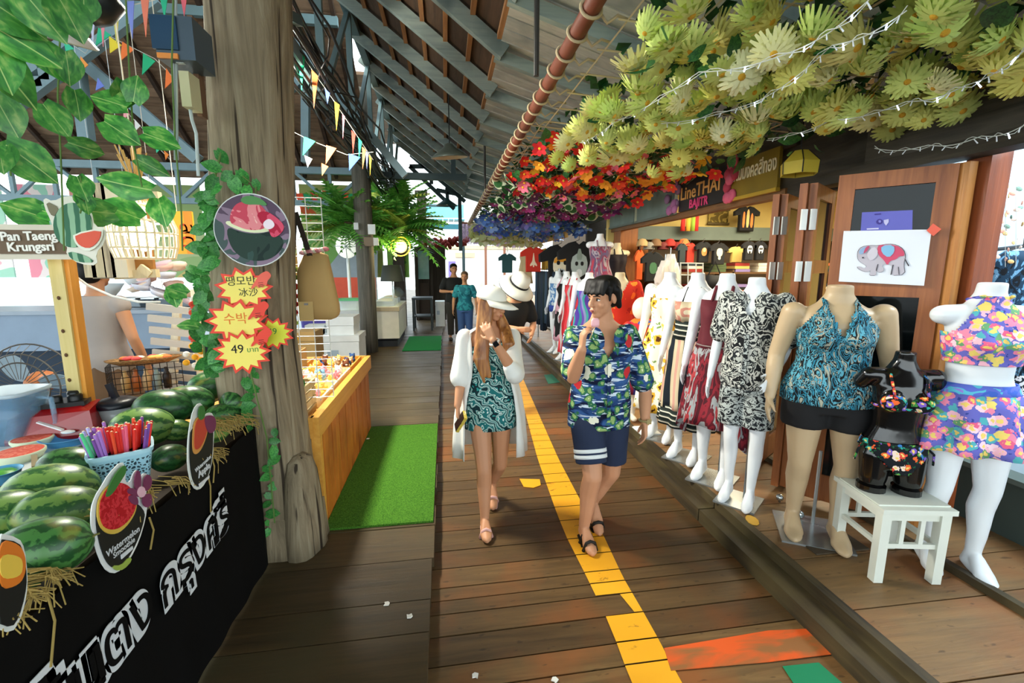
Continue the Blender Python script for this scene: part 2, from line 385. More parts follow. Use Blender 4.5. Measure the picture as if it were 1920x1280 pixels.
# litter
sm = plain('#e8e6dd', .8)
for (px, py, z, lb) in ((725, 1133, .1, 'white paper scrap on the dark deck, left one of a pair'), (768, 1156, .1, 'crumpled white paper scrap on the dark deck near the edge'), (891, 1268, 0, 'white paper sliver on the walkway at the bottom of the photo'), (1040, 1276, 0, 'white scrap on the walkway left of the yellow line'), (690, 823, .115, 'tiny white scrap on the green turf mat'), (606, 1005, .1, 'tiny white scrap at the foot of the wooden counter')):
    p = az(px, py, z); q = U(0, 3)
    g = G().prism([(-.013, -.011), (.004, -.015), (.014, -.006), (.011, .012), (-.002, .008), (-.012, .013)], .004, TR((p.x, p.y, z + .003), (0, 0, q)))
    tag(ob('paper_scrap', g, sm), lb, 'litter')
# ------------------------------------------------------------------ roof over the walkway
def zr(x): return 4.95 - .755 * (x + 1.1) if x <= .55 else 3.704 - .3 * (x - .55)
ce = root('ceiling', (0, 0, 0))
RB = wood('#3b2c20', '#5a4431', 1, 6, .8, .2, name='roof_board_brown'); RW = wood('#b4b5ab', '#d3d2c6', 0, 6, .75, .15, '#9a9f9b', name='roof_board_grey')
BT = wood('#8f6642', '#c08f60', 1, 6, .7, .2, name='batten_wood'); RF = wood('#7f918e', '#a3b0a6', 0, 5, .7, .12, '#5f6f70', name='rafter_grey_green')
ob('near_roof', G().box((-.8, -3.2, 4.6), (11, 5.2, .08)), RB, ce)  # roof run on unseen behind the camera, added to cut frontal sky light
nx = 7
for i in range(nx):
    x0 = -1.1 + 1.65 * i / nx; x1 = x0 + 1.65 / nx; xm = (x0 + x1) / 2
    for y0 in (-.6, 2.85, 6.3, 9.75):
        cube('panel', RB, ce, (xm, y0 + 1.725, zr(xm) + .1), (.29, 3.44, .02), (0, .647, 0))
y = -.6
while y < 13.2:
    if y < 9: cube('plank', RW, ce, (1.975, y + .1, zr(1.975) + .05), (2.98, .215 + U(0, .012), .02), (.05, .291, 0)); y += .2
    else: y0 = y; break
g = G()
while y < 13.2: g.box((0, 0, 0), (2.98, .185, .022), TR((1.975, y + .1, zr(1.975) + .05), (0, .291, 0))); y += .2
stuff(ob('far_roof_planks', g, RW, ce))
for i in range(1, nx + 1):
    x = -1.1 + 1.65 * i / nx - .02
    ob('batten', G().bar((x, -.6, zr(x) + .055), (x, 13.2, zr(x) + .055), .045, .045), BT, ce)
rafy = [.75 + .92 * k for k in range(14)]
for k, y in enumerate(rafy):
    ob('rafter', G().bar((-1.25, y, zr(-1.25) - .04), (.58, y, zr(.58) - .04), .07, .13), RF, ce)
    ob('rafter', G().bar((.5, y + .07, zr(.55) - .04), (3.4, y + .07, zr(3.4) - .04), .06, .1), RF, ce)
# ridge girder along the walkway with posts and diagonals
TG = plain('#6f8a8e', .6, var=.2); TD = plain('#3c5053', .6, var=.2)
gi = struct(link('trim_7', None, None, (-1.15, 9, 3.2)))
ob('chord', G().bar((-1.15, -.6, 3.42), (-1.15, 13.2, 3.42), .1, .12), TG, gi)
ob('chord', G().bar((-1.15, -.6, 4.98), (-1.15, 13.2, 4.98), .1, .12), TG, gi)
y = .4
while y < 12:
    ob('strut', G().bar((-1.15, y, 3.4), (-1.15, y, 5), .07, .07), TG, gi)
    ob('strut', G().bar((-1.15, y, 3.42), (-1.15, y + 1.55, 4.95), .055, .055), TG, gi); y += 1.55
# ties under the far bays
for y, x1 in ((9.05, .45),):
    ob('tie_beam', G().bar((-1.4, y, 3.42), (x1, y, 3.42), .1, .12), TD, gi); ob('strut', G().bar((x1 - .25, y, 3.36), (x1 - .25, y, zr(x1 - .25)), .09, .09), TD, gi)
# gable truss at the far end, white sky behind
for a, b in (((770, 290), (872, 378)), ((768, 312), (852, 392)), ((768, 312), (810, 312)), ((808, 312), (809, 345)), ((838, 352), (839, 375)), ((818, 356), (858, 364)), ((861, 340), (864, 470))):
    ob('gable_strut', G().bar(ay(*a, 13.1), ay(*b, 13.1), .1, .1), TD, gi)
# cables slung along the girder
cb = plain('#14181a', .5)
tr = thing('cable_bundle', 'thick bundle of black cables slung under the roof along the posts', 'cables', (-1.15, 5, 3.2))
for i in range(26):
    bx, bz = -1.12 + U(-.16, .2), 3.5 + U(-.22, .28); pts = []
    for k in range(21):
        y = .6 + k * .62; pts.append((bx + .03 * sin(k * 1.3 + i), y, bz - .13 * abs(sin(pi * y / 3.1 + i * .15)) + .03 * sin(k * .9 + i * 2)))
    ob('cable', G().tube(pts, U(.008, .017), 5), cb, tr, True)
for i in range(14):
    y = U(3.0, 9); x = -1.15 + U(-.1, .3); z = 3.45; pts = [(x, y, z + U(0, .3))]
    for k in range(1, 9): pts.append((x + .12 * sin(k * .8 + i), y + k * .17, z - .16 * sin(pi * k / 9.) + U(-.03, .03)))
    ob('cable', G().tube(pts, .007, 5), cb, tr, True)
# ------------------------------------------------------------------ left hall: far roof slope, trusses, lattice
EY, EZ = 9.3, 3.6; SL = .78
def zh(y): return EZ + (EY - y) * SL
HB = wood('#5d4a3a', '#8d725a', 0, 5, .85, .3, '#9a8068', name='hall_roof_board'); HR = wood('#2c211a', '#493628', 1, 5, .8, .2, name='hall_rafter')
hc = struct(link('ceiling', None, None, (-5, 7, 3.5)))
n = 52; ang = math.atan(SL); sl = .155; y = EY + .25
for i in range(n):
    cube('plank', HB, hc, (-6.2, y, zh(y) + .05 + (i % 2) * .006), (9.8, sl + .05 + U(0, .02), .018), (-ang + .1, 0, 0)); y -= sl * cos(ang)
yt = y
x = -1.45
while x > -10.6:
    ob('rafter', G().bar((x, EY + .2, zh(EY + .2)), (x, yt, zh(yt)), .055, .09), HR, hc); x -= .57
g = G().box((0, 0, 0), (9.8, 6.5, .05), TR((-6.2, yt - 2.5, zh(yt) - 2.0), (ang, 0, 0)))
ob('near_slope', g, HB, hc)
for x, z in ((-6.2, 5.2), (-6.2, 6.4)):
    yy = EY - (z - EZ) / SL
    ob('purlin', G().bar((-10.6, yy, z - .08), (-1.4, yy, z - .08), .08, .12), TG, hc)
# eave lattice truss (X direction), sky beyond
lt = struct(link('trim_8', None, None, (-5, EY, 2.9)))
LT = plain('#7f9aa3', .6, var=.15); z1 = 3.52; z0 = 2.93
def latt(y, x0, x1, z0, z1, n):
    ob('chord', G().bar((x0, y, z1), (x1, y, z1), .09, .12), LT, lt); ob('chord', G().bar((x0, y, z0), (x1, y, z0), .09, .1), LT, lt)
    for i in range(n + 1):
        x = x0 + (x1 - x0) * i / n; ob('strut', G().bar((x, y, z0), (x, y, z1), .06, .06), LT, lt)
        if i < n:
            xn = x0 + (x1 - x0) * (i + 1) / n
            ob('strut', G().bar((x, y, z0 if i % 2 else z1), (xn, y, z1 if i % 2 else z0), .055, .055), LT, lt)
latt(EY, -10.6, -1.45, z0, z1, 14)
# hanging roof trusses across the hall
def truss(segs, Y, w_=.1):
    for a, b in segs: ob('truss_bar', G().bar(ay(*a, Y), ay(*b, Y), w_, w_), LT, lt)
truss([((0, 172), (80, 117)), ((80, 117), (215, 0)), ((25, 202), (295, 0)), ((30, 155), (36, 196)), ((84, 113), (90, 152)), ((36, 157), (84, 155))], 6.0, .1)
truss([((140, 86), (163, 262)), ((157, 118), (372, 300)), ((0, 60), (150, 110))], 6.4, .12)
truss([((511, 195), (566, 148)), ((573, 128), (573, 305)), ((566, 146), (622, 196)), ((500, 20), (760, 330))], 7.0, .1)
ob('banner_shade_roof', G().box((-6.5, 12.2, 5.4), (11, 5, .06)), HB, hc)  # unseen roof, added to keep sky light off the banner wall
# far-left pavilion posts, banner wall, sky gap
PW = NT('old_post_wood', .8, 0, .2); vec = PW.coord((6, 6, .5), rnd=True); f_ = PW.noise(vec, 3.2, 6, .8, .6); gg = PW.noise(PW.coord((14, 14, .25), rnd=True), 2.2, 3)
c_ = PW.ramp(f_, [(.25, '#5b5040'), (.5, '#8a7c63'), (.75, '#a59a80')]); c_ = PW.mix(PW.ramp(gg, [(.36, '#ffffff'), (.42, '#000000')]), c_, '#3a3126'); PW.col(c_); PW.bump(f_, .6, .02)
def trunk(name, pts, rs, lb, n=28, wob=.05, mat=None):
    rings = []
    for i, (p, r) in enumerate(zip(pts, rs)):
        rings.append([(p[0] + (r * (1 + wob * mnoise.noise(V((cos(2 * pi * k / n) * 1.6, sin(2 * pi * k / n) * 1.6, p[2] * .7))))) * cos(2 * pi * k / n), p[1] + (r * (1 + wob * mnoise.noise(V((cos(2 * pi * k / n) * 1.6, sin(2 * pi * k / n) * 1.6, p[2] * .7))))) * sin(2 * pi * k / n), p[2]) for k in range(n)])
    t = thing(name, lb, 'post', (pts[0][0], pts[0][1], pts[0][2])); ob('shaft', G().loft(rings), mat or PW.m, t, True); return t
tk = trunk('tree_trunk_post', [(-1.0 - .014 * min(i, 5) + .016 * max(0, i - 5), 2.72, .1 + .25 * i) for i in range(18)], [.215 + .0 * (i < 2) - .004 * max(0, i - 6) for i in range(18)], 'large weathered tree trunk post between the melon stall and wooden counter', 36, .12)
rg = []
for i, (z, r) in enumerate(((.1, .15), (.25, .145), (.45, .13), (.58, .115), (.66, .09), (.69, .04))):
    rg.append([(-.865 + r * (.75 + .1 * sin(3 * 2 * pi * k / 16)) * cos(2 * pi * k / 16), 2.62 + r * sin(2 * pi * k / 16), z) for k in range(16)])
ob('buttress', G().loft(rg), PW.m, tk, True)
rg = [ring(-1.0, 2.72, z, .235 - .008 * i, .235 - .008 * i, 28, .05, 5) for i, z in enumerate((.1, .2, .34))]
ob('root_flare', G().loft(rg), PW.m, tk, True)
p2 = trunk('wooden_roof_post', [(-1.5 + .0 * i, 9.1, .1 + .6 * i) for i in range(9)], [.165] * 9, 'round dark roof post with switch boxes and a fern hanging behind it', 20, .06, wood('#45443c', '#7a766a', 2, 5, .8, .05, name='grey_post_wood'))
dk = wood('#2b2620', '#4a4238', 2, 5, .8, .1, name='dark_post_wood')
for i, (x, y, lb) in enumerate(((-1.25, 13.0, 'dark square roof post behind the fern and glass display case'), (-.75, 16.5, 'dark square post at the corner of the far kiosk'))):
    t = thing('square_roof_post', lb, 'post', (x, y, .1)); ob('shaft', G().box((x, y, 2.2), (.3, .3, 4.2)), dk, t); ob('cap_block', G().box((x, y, 4.25), (.42, .42, .12)), dk, t)
# ------------------------------------------------------------------ leaf and flower prototypes
def leaf_mesh(name, m, L=1., W_=.75, tip=.12, fold=.12, n=7):
    g = G(); top = []; mid = []; bot = []
    for i in range(n + 1):
        t = i / n; wd = W_ * .5 * (sin(pi * min(1, t * .92 + .1)) ** .8) * (1 - t * .25) if i < n else 0
        z = -fold * 1.2 * t * t; x = t * L
        mid.append((x, 0, z)); top.append((x - .1 * (1 - t) * (i == 0), wd, z + fold * wd)); bot.append((x - .1 * (1 - t) * (i == 0), -wd, z + fold * wd))
    k = n + 1; g.add(mid + top + bot, [(i, i + 1, k + i + 1, k + i) for i in range(n)] + [(i, 2 * k + i, 2 * k + i + 1, i + 1) for i in range(n)])
    return g.mesh(name, [m], True)
t = NT('pothos_leaf', .35, 0, .5); vec = t.coord(); sp = t.n('SeparateXYZ'); t.l(vec, sp.inputs[0])
f_ = t.noise(t.coord((1.5, 3, 1), rnd=True), 2.2, 4, .6); c_ = t.ramp(f_, [(.35, '#2c7a33'), (.55, '#56a846'), (.72, '#a4cc6c')])
c_ = t.mix(t.math('LESS_THAN', t.math('ABSOLUTE', sp.outputs[1]), .011), c_, '#b4d680'); a_ = t.n('HueSaturation'); t.l(c_, a_.inputs['Color']); t.l(t.math('MULTIPLY_ADD', t.rnd(), .6, .6), a_.inputs['Value']); t.col(a_.outputs[0]); M_POTH = t.m
POTH = leaf_mesh('leaf', M_POTH, 1, .95, fold=.12); POTH2 = leaf_mesh('leaf', M_POTH, 1, .7, fold=.25)
M_IVY = leafmat('#1e6a2c', '#55a04a', 'ivy_leaf'); IVY = leaf_mesh('leaf', M_IVY, 1, .85, fold=.15)
def put_leaf(me, parent, p, s, rot, name='leaf'):
    o = link(name, me, parent, V(p) - wl(parent), rot); o.scale = (s, s, s); return o
def facecam(p, spin, tilt=.3):
    """rotation laying a leaf's face towards the walkway, tip turned by spin"""
    d = (V((0.1, -.3, 1.6)) - V(p)).normalized(); z = (d + V((U(-tilt, tilt), U(-tilt, tilt), U(-tilt, tilt) + .25))).normalized()
    x = V((cos(spin), 0, sin(spin))); x = (x - z * x.dot(z)).normalized(); y = z.cross(x)
    return Matrix((x, y, z)).transposed().to_euler()
# ------------------------------------------------------------------ street side behind the hall
bn = thing('printed_banner', 'wide pastel fruit festival banner wall beyond the hall eaves', 'banner', (-8, 13, .6))
cols = [('-.00', '#ffffff')]
def bpanel(px0, px1, m, y0=345, y1=520, Y=13., dy=0):
    a, b = ay(px0, y0, Y + dy), ay(px1, y1, Y + dy); ob('banner_panel', G().box(((a.x + b.x) / 2, Y + dy, (a.z + b.z) / 2), (abs(b.x - a.x), .04, abs(a.z - b.z))), m, bn)
bpanel(-420, 30, blot(['#c99aa2', '#c9c4c0', '#8fb8a4', '#c99f8f'], .6, 2, 'pastel_print'))
bpanel(30, 128, stripes(['#cc7f8e', '#c9bdbb', '#86b59f', '#c9bdbb'], 0, .9, 'pastel_stripes', wob=.8), dy=-.03)
bpanel(128, 262, blot(['#9dbcae', '#c9bd98', '#cc8f84', '#9dbcae', '#c4c4c0'], .8, 2, 'mint_print'))
bpanel(262, 392, blot(['#aab585', '#90aa70', '#c2ab6c', '#bf9578'], .7, 2, 'lime_print'), dy=-.03)
bpanel(392, 560, blot(['#8ea458', '#a8b06e', '#bd8a42', '#8ea458'], .9, 2, 'lime_yellow_print'))
bpanel(560, 720, blot(['#bb5a30', '#8ea458', '#9db06a', '#6f9c54', '#bb5a30'], .8, 2, 'sunburst_print'), dy=-.03)
bpanel(720, 768, blot(['#4f8f4a', '#86b857', '#c8d987'], 1.2, 3, 'foliage_print'))
for i in range(12):
    p = ay(548 + i * 14, 360 + 3 * sin(i), 12.7); c = ['#d63a34', '#e8552f', '#1f9e6a'][i % 3]
    ob('pennant', G().prism([(-.11, 0), (.11, 0), (0, -.42)], .01, TR(p, (pi / 2, 0, 0))), plain(c, .7), bn)
cn = thing('market_tent', 'grey topped tent with orange red side beyond the white boxes', 'tent', (-3.2, 12, 0))
a, b, c = ay(618, 505, 12), ay(705, 450, 12), ay(705, 515, 12)
ob('tent_roof', G().add([ay(600, 520, 12), ay(708, 520, 12), ay(708, 455, 12.8), ay(640, 470, 12.8)], [(0, 1, 2, 3)]), plain('#8d979d', .7), cn)
p, q = ay(610, 520, 12), ay(706, 560, 12); ob('tent_side', G().box(((p.x + q.x) / 2, 12, (p.z + q.z) / 2), (q.x - p.x, .03, p.z - q.z)), plain('#d8583f', .7), cn)
for px in (612, 704): p = ay(px, 520, 12); ob('tent_pole', G().tube([(p.x, 12.02, 0), (p.x, 12.02, p.z)], .03), plain('#cfd3d4', .5), cn)
# pale serving counter across the hall
sc1 = thing('serving_counter', 'long pale blue serving counter across the hall behind the melon stall', 'counter', (-4.6, 5.6, .1))
p, q = ay(-120, 592, 5.6), ay(385, 650, 5.6)
ob('counter_front', G().box(((p.x + q.x) / 2, 5.6, (p.z + q.z) / 2), (q.x - p.x, .05, p.z - q.z)), plain('#8ea2b8', .5), sc1)
ob('counter_top', G().box(((p.x + q.x) / 2, 5.95, p.z + .02), (q.x - p.x + .06, .8, .04)), plain('#a3b0be', .4), sc1)
ob('counter_base', G().box(((p.x + q.x) / 2, 5.85, q.z / 2 + .05), (q.x - p.x - .2, .4, q.z - .12)), plain('#1d3145', .6), sc1)
for i in range(5):
    p2_ = ay(225 + i * 34, 575, 6.0)
    t_ = thing('serving_tray', ['grey metal tray', 'steel pan', 'dark tray', 'grey bowl', 'steel box'][i] + ' on the pale serving counter, ' + ['nearest the seller', 'second from the seller', 'midway along', 'next to the last', 'nearest the white chair'][i], 'tray', (p2_.x, 6.0, p.z + .045), 'trays on the serving counter')
    ob('tray_body', G().box((0, 0, .05), (.2, .24, .09), tap=1.15), plain(['#9aa6ad', '#b5bfc4', '#4b565c', '#8d98a0', '#a8b1b5'][i], .3, .6), t_, W=False)
    ob('tray_rim', G().box((0, 0, .1), (.25, .3, .012)), plain('#c9d0d4', .3, .6), t_, W=False)
# whitewashed palm trunk on the far left
tw = NT('whitewashed_bark', .9, 0, .2); tw.col(tw.ramp(tw.noise(tw.coord((9, 9, 1.2)), 3, 4, 1), [(.4, '#6d6a6c'), (.5, '#e8e9ee')]))
trunk('palm_trunk', [(-6.55 + .02 * i, 7.0, .1 + .5 * i) for i in range(6)], [.36 - .03 * i for i in range(6)], 'whitewashed fibrous palm trunk at the far left behind the counter', 24, .1, tw.m)
# bamboo kiosk frame behind the sign
pn = wood('#b8a983', '#d8caa4', 2, 6, .6, .1, name='pale_post_wood')
kf = thing('kiosk_frame', 'pale timber kiosk frame with brown woven screens in front of the seller', 'kiosk', (-2.4, 3.7, .1))
for px, w_, c in ((155, .075, '#8d8168'), (172, .09, '#b7aa86'), (212, .1, '#cfc8b4'), (193, .07, '#6f6150')):
    p = ay(px, 345, 3.7); q = ay(px, 520, 3.7); ob('timber', G().box(((p.x), 3.7, (p.z + q.z) / 2), (w_, .1, p.z - q.z)), wood(c, '#d8cba8', 2, 6, .6, .1), kf)
p, q = ay(222, 395, 3.75), ay(292, 516, 3.75); ob('screen', G().box(((p.x + q.x) / 2, 3.75, (p.z + q.z) / 2), (q.x - p.x, .03, p.z - q.z)), blot(['#9c6b35', '#b98345'], 30, 3, 'woven_screen', stretch=(1, 1, 5)), kf)
p, q = ay(150, 345, 3.78), ay(224, 522, 3.78); ob('screen', G().box(((p.x + q.x) / 2, 3.78, (p.z + q.z) / 2), (q.x - p.x, .02, p.z - q.z)), plain('#8f866f', .7, var=.3), kf)
ob('rail', G().bar(ay(218, 516, 3.72), ay(296, 512, 3.72), .05, .06), pn, kf); ob('rail', G().bar(ay(262, 500, 3.7), ay(283, 515, 3.7), .03, .05), pn, kf)
ob('rail', G().bar(ay(150, 372, 3.68), ay(300, 368, 3.68), .05, .06), pn, kf)
# orange menu board
ob_ = thing('menu_board', 'bright yellow and orange hanging menu board with red lettering beside the trunk', 'sign', ay(345, 478, 3.6))
p, q = ay(322, 396, 3.6), ay(369, 476, 3.6)
ob('board', G().box(((p.x + q.x) / 2, 3.6, (p.z + q.z) / 2), (q.x - p.x, .02, p.z - q.z)), plain('#f6b52c', .5), ob_)
ob('cord', G().tube([(q.x - .1, 3.6, p.z), (q.x - .1, 3.6, zh(3.6))], .003, 4), plain('#d8d0c0', .6), ob_)
ob('border', G().box((q.x - .025, 3.585, (p.z + q.z) / 2), (.05, .012, p.z - q.z)), plain('#f08a1d', .5), ob_)
ob('lettering', text('สด', .15, basis(((p.x + q.x) / 2 + .03, 3.58, (p.z + q.z) / 2 - .02), (0, 0, -1), (1, 0, 0), (0, -1, 0))), plain('#c23a12', .6), ob_)
# whiteboard-like bowls, pink flowers far
for i, (px, py, s, c, lb) in enumerate(((205, 545, .3, '#dbe8ee', 'white scalloped paper cone beside the seller, left one'), (257, 530, .3, '#e6eef2', 'white scalloped paper cone hanging right of the seller'))):
    p = ay(px, py, 5.0); tag(ob('paper_cone', G().lathe([(.03, -.07), (.08, .0), (.12, .07), (.125, .07), (.075, -.01), (.01, -.07)], (p.x, p.y, p.z), 14).tube([(p.x, p.y, p.z), (p.x, p.y, zh(5.0))], .003, 4), plain(c, .6), smooth=True), lb, 'cone')
p = ay(305, 540, 4.6); bq = thing('paper_flower_bunch', 'bunch of pale pink and cream paper flowers left of the trunk', 'flowers', p)
ob('cord', G().tube([(0, 0, 0), (0, 0, zh(4.6) - p.z)], .003, 4), plain('#d8d0c0', .6), bq, W=False)
for i in range(16):
    q = V((U(-.2, .2), U(-.1, .1), U(-.13, .2))); pr_ = [(.005, -.03), (.06, -.02), (.085, .025), (.05, .012), (.0, .0)]
    ob('bloom', G().lathe(pr_, q, 9, TR((0, 0, 0), (U(-.5, .5), U(-.5, .5), 0))), plain(['#f3c9bb', '#f9e7d4', '#f0d9e4', '#dfe3f2'][i % 4], .7), bq, True, W=False)
# ------------------------------------------------------------------ watermelon stall
TX, TZ = -1.02, .9
st = thing('melon_stall', 'watermelon smoothie stall table with a black cloth skirt and white lettering', 'stall', (-1.5, 1.55, .1))
blk = plain('#0d0c0b', .95, var=.25, spec=.1); wht = plain('#d8dcde', .6)
ob('table_top', G().box((-1.53, 1.4, TZ - .02), (.93, 2.1, .04)), plain('#3a2d20', .8), st)
g = G(); n = 60
pl = [(TX + .005 * sin(i * 1.1), -.1 + (2.48 + .1) * i / n) for i in range(n + 1)] + [(TX - .95 * i / 20, 2.49 + .01 * sin(i * 1.4)) for i in range(1, 21)]
g.loft([[(x, y, .105) for x, y in pl], [(x, y, .5) for x, y in pl], [(x, y, TZ + .012) for x, y in pl]], False)
ob('cloth_skirt', g, blk, st, True)
L0, L1 = ax(130, 1235, TX), ax(412, 985, TX)
for tx, y0, y1 in (('ปั่น', 1.02, 1.3), ('แตง', 1.2, 1.52), ('กรุงศรี', 1.575, 2.08)):
    for wd, m, dx, bd in ((1, wht, .016, .02), (0, blk, .019, 0)):
        M_ = basis((TX + dx, (y0 + y1) / 2, .64), (0, 1, .05), (0, 0, 1), (1, 0, 0)); gg = text(tx, .21, M_, .001, bold=bd)
        yy = [v[1] for v in gg.v]; s_ = (y1 - y0) / (max(yy) - min(yy)); ym = (min(yy) + max(yy)) / 2
        gg.v = [(v[0], (y0 + y1) / 2 + (v[1] - ym) * s_, v[2]) for v in gg.v]
        ob('lettering' if not wd else 'letter_backing', gg, m, st, label='white sticker backing of the Thai letters' if wd else None)
# watermelons
def melon_mat(c1, c2, k, name):
    t = NT(name, .35, 0, .5); sp = t.n('SeparateXYZ'); vec = t.coord(); t.l(vec, sp.inputs[0])
    an = t.math('ARCTAN2', sp.outputs[1], sp.outputs[2]); an = t.math('ADD', an, t.math('MULTIPLY', t.noise(t.coord((1, 1, 1), rnd=True), 9, 4, .5), 1.1))
    f = t.math('SINE', t.math('MULTIPLY', an, k)); f = t.math('ADD', f, t.math('MULTIPLY_ADD', t.noise(t.coord(rnd=True), 30, 3), 1.2, -.6))
    c = t.ramp(t.math('MULTIPLY_ADD', f, .5, .5), [(.25, c1), (.6, c2)]); h = t.noise(t.coord(rnd=True), 4, 1)
    c = t.mix(t.ramp(h, [(.62, '#000000'), (.75, '#999999')]), c, '#b9a443'); a = t.n('HueSaturation'); t.l(c, a.inputs['Color']); t.l(t.math('MULTIPLY_ADD', t.rnd(), .4, .8), a.inputs['Value']); t.col(a.outputs[0]); return t.m
MM = [melon_mat('#1d4a22', '#44793a', 9, 'melon_rind'), melon_mat('#2c5c2c', '#6f9448', 8, 'melon_rind_pale'), melon_mat('#17401e', '#2a5c2c', 10, 'melon_rind_dark')]
MEL = []
for m in MM:
    g = G(); rg = []
    for i in range(15):
        a = -pi / 2 + pi * i / 14; x = .5 * sin(a); r = .37 * max(.02, cos(a)) ** .9; rg.append([(x, r * (1 + .015 * cos(k * 2 * pi / 28 * 9)) * cos(2 * pi * k / 28), r * sin(2 * pi * k / 28)) for k in range(28)])
    g.loft(rg); MEL.append(g.mesh('melon', [m], True))
stm = plain('#6d6a36', .8); G_stem = G().tube([(.49, 0, 0), (.53, .01, .01), (.56, .03, .0)], [.018, .012, .012], 5).mesh('stem', [stm])
mel = [  # px, py, long, kind, spin, tilt, label
 (398, 724, .25, 2, .5, 0, 'dark green watermelon at the back of the heap beside the vine'), (352, 754, .24, 0, .35, .1, 'striped watermelon in the back row second from the vine'),
 (306, 765, .25, 2, .3, .1, 'long dark watermelon in the back row behind the straw basket'), (268, 800, .25, 1, .3, .1, 'yellow tinged watermelon right behind the orange straws'),
 (446, 750, .2, 0, 1.4, 0, 'watermelon at the far right end of the heap under a white glint'), (418, 778, .17, 0, .8, .1, 'small watermelon in the heap above the far straw hay'),
 (398, 806, .17, 1, 1.2, .2, 'small pale watermelon right of the small sign'), (331, 806, .14, 1, .6, .3, 'small yellowish watermelon left of the small sign top'),
 (318, 858, .15, 2, 1.3, .2, 'dark watermelon wedged between the straw basket and the small sign'), (128, 872, .19, 0, .2, .05, 'watermelon half hidden behind the big striped one, left of the basket'),
 (97, 922, .25, 1, .35, .1, 'biggest watermelon in the front heap, light green with dark stripes'), (112, 962, .22, 1, .5, .15, 'pale watermelon low in front of the biggest one, left of the big sign'),
 (2, 972, .22, 1, .9, .1, 'watermelon cut by the left edge of the photo'), (78, 1030, .22, 0, .25, -.1, 'watermelon at the bottom front of the heap above hanging hay'),
 (18, 1085, .15, 2, 1.2, .1, 'small watermelon in the bottom left corner beside the cut off sign'), (474, 757, .13, 2, 1.3, .3, 'darkest small watermelon at the trunk end of the table')]
for px, py, L, k, sp_, ti, lb in mel:
    p = az(px, py, TZ + L * .37 + (.06 if py < 770 else .02)); t_ = thing('watermelon', lb, 'watermelon', p, 'watermelons heaped on the stall')
    t_.rotation_euler = (U(0, 6), ti, sp_); t_.scale = (L, L, L); link('rind', MEL[k], t_); link('stem', G_stem, t_)
# straw hay hanging over the skirt
hm = plain('#a8904f', .9); g = G()
for px, py, n_ in ((110, 1075, 40), (60, 1110, 30), (265, 925, 46), (330, 905, 16), (395, 850, 36), (430, 800, 50), (455, 790, 40), (225, 960, 10), (30, 1150, 18)):
    for i in range(n_):
        p = ax(px + U(-26, 26), py + U(-12, 8), TX + .015); L = U(.03, .09); a = U(-.6, .6); pts = [p + V((U(-.06, .01), -L * .6, .02)), p, p + V((U(0, .03), L * a, -L * (.25 if i % 4 else .8)))]
        g.tube(pts, .0016, 4)
for px, py, px2, py2 in ((85, 1100, 95, 1250), (280, 970, 282, 1030), (385, 870, 395, 960), (50, 1110, 40, 1160), (395, 850, 400, 905)):
    a, b = ax(px, py, TX + .012), ax(px2, py2, TX + .018); g.tube([a, (a + b) / 2 + V((0, .02, 0)), b], .003, 5)
hay = stuff(ob('hay', g, hm)); tag(hay, 'dry straw hay tucked under the melons and hanging over the black skirt', 'hay')
# cut-out signs on the stall front
def flat(pts, m, dx, parent, name, th=.003, xp=TX):
    ps = [ax(*p, xp + .0) for p in pts]; poly = [(p.y, p.z) for p in ps]
    return ob(name, G().prism(poly, th, Matrix(((0, 0, 1, xp + dx), (1, 0, 0, 0), (0, 1, 0, 0), (0, 0, 0, 1)))), m, parent)
def smoothp(pts, it=2):
    for _ in range(it):
        q = []
        for i in range(len(pts)):
            a, b = pts[i], pts[(i + 1) % len(pts)]; q += [(a[0] * .75 + b[0] * .25, a[1] * .75 + b[1] * .25), (a[0] * .25 + b[0] * .75, a[1] * .25 + b[1] * .75)]
        pts = q
    return pts
def shrink(pts, f, c=None):
    cx = sum(p[0] for p in pts) / len(pts); cy = sum(p[1] for p in pts) / len(pts); return [(cx + (p[0] - cx) * f, cy + (p[1] - cy) * f) for p in pts]
RED = blot(['#b5161e', '#d3323a', '#e2574f'], 60, 2, 'melon_flesh'); PUR = plain('#7a3357', .7); GRN = plain('#3d7a34', .7); YEL = plain('#d9b64a', .7); LIM = plain('#9bb24a', .7)
BLK2 = plain('#101412', .6)
s1 = thing('cutout_sign', 'large oval cut-out sign of a red watermelon and purple flower lettered Watermelon Smoothie', 'sign', ax(195, 1075, TX + .03))
o1 = [(206, 864), (214, 880), (212, 905), (222, 905), (228, 888), (236, 880), (242, 895), (250, 886), (259, 895), (258, 915), (252, 925), (256, 945), (252, 975), (240, 1015), (222, 1050), (205, 1070), (188, 1078), (170, 1066), (155, 1030), (146, 990), (146, 955), (155, 930), (165, 915), (180, 890)]
flat(smoothp(o1, 1), plain('#eceeec', .5), .03, s1, 'white_border'); flat(smoothp([(160, 935), (200, 925), (250, 955), (245, 985), (232, 1020), (212, 1055), (190, 1070), (172, 1055), (158, 1015), (152, 970)], 2), BLK2, .034, s1, 'black_oval')
flat(smoothp([(155, 935), (180, 905), (205, 915), (228, 930), (232, 955), (215, 985), (190, 1005), (165, 1000), (152, 975)], 2), YEL, .0365, s1, 'melon_rind'); flat(smoothp([(158, 935), (182, 905), (210, 908), (228, 930), (228, 955), (212, 980), (188, 996), (165, 992), (156, 970)], 2), RED, .039, s1, 'melon_flesh')
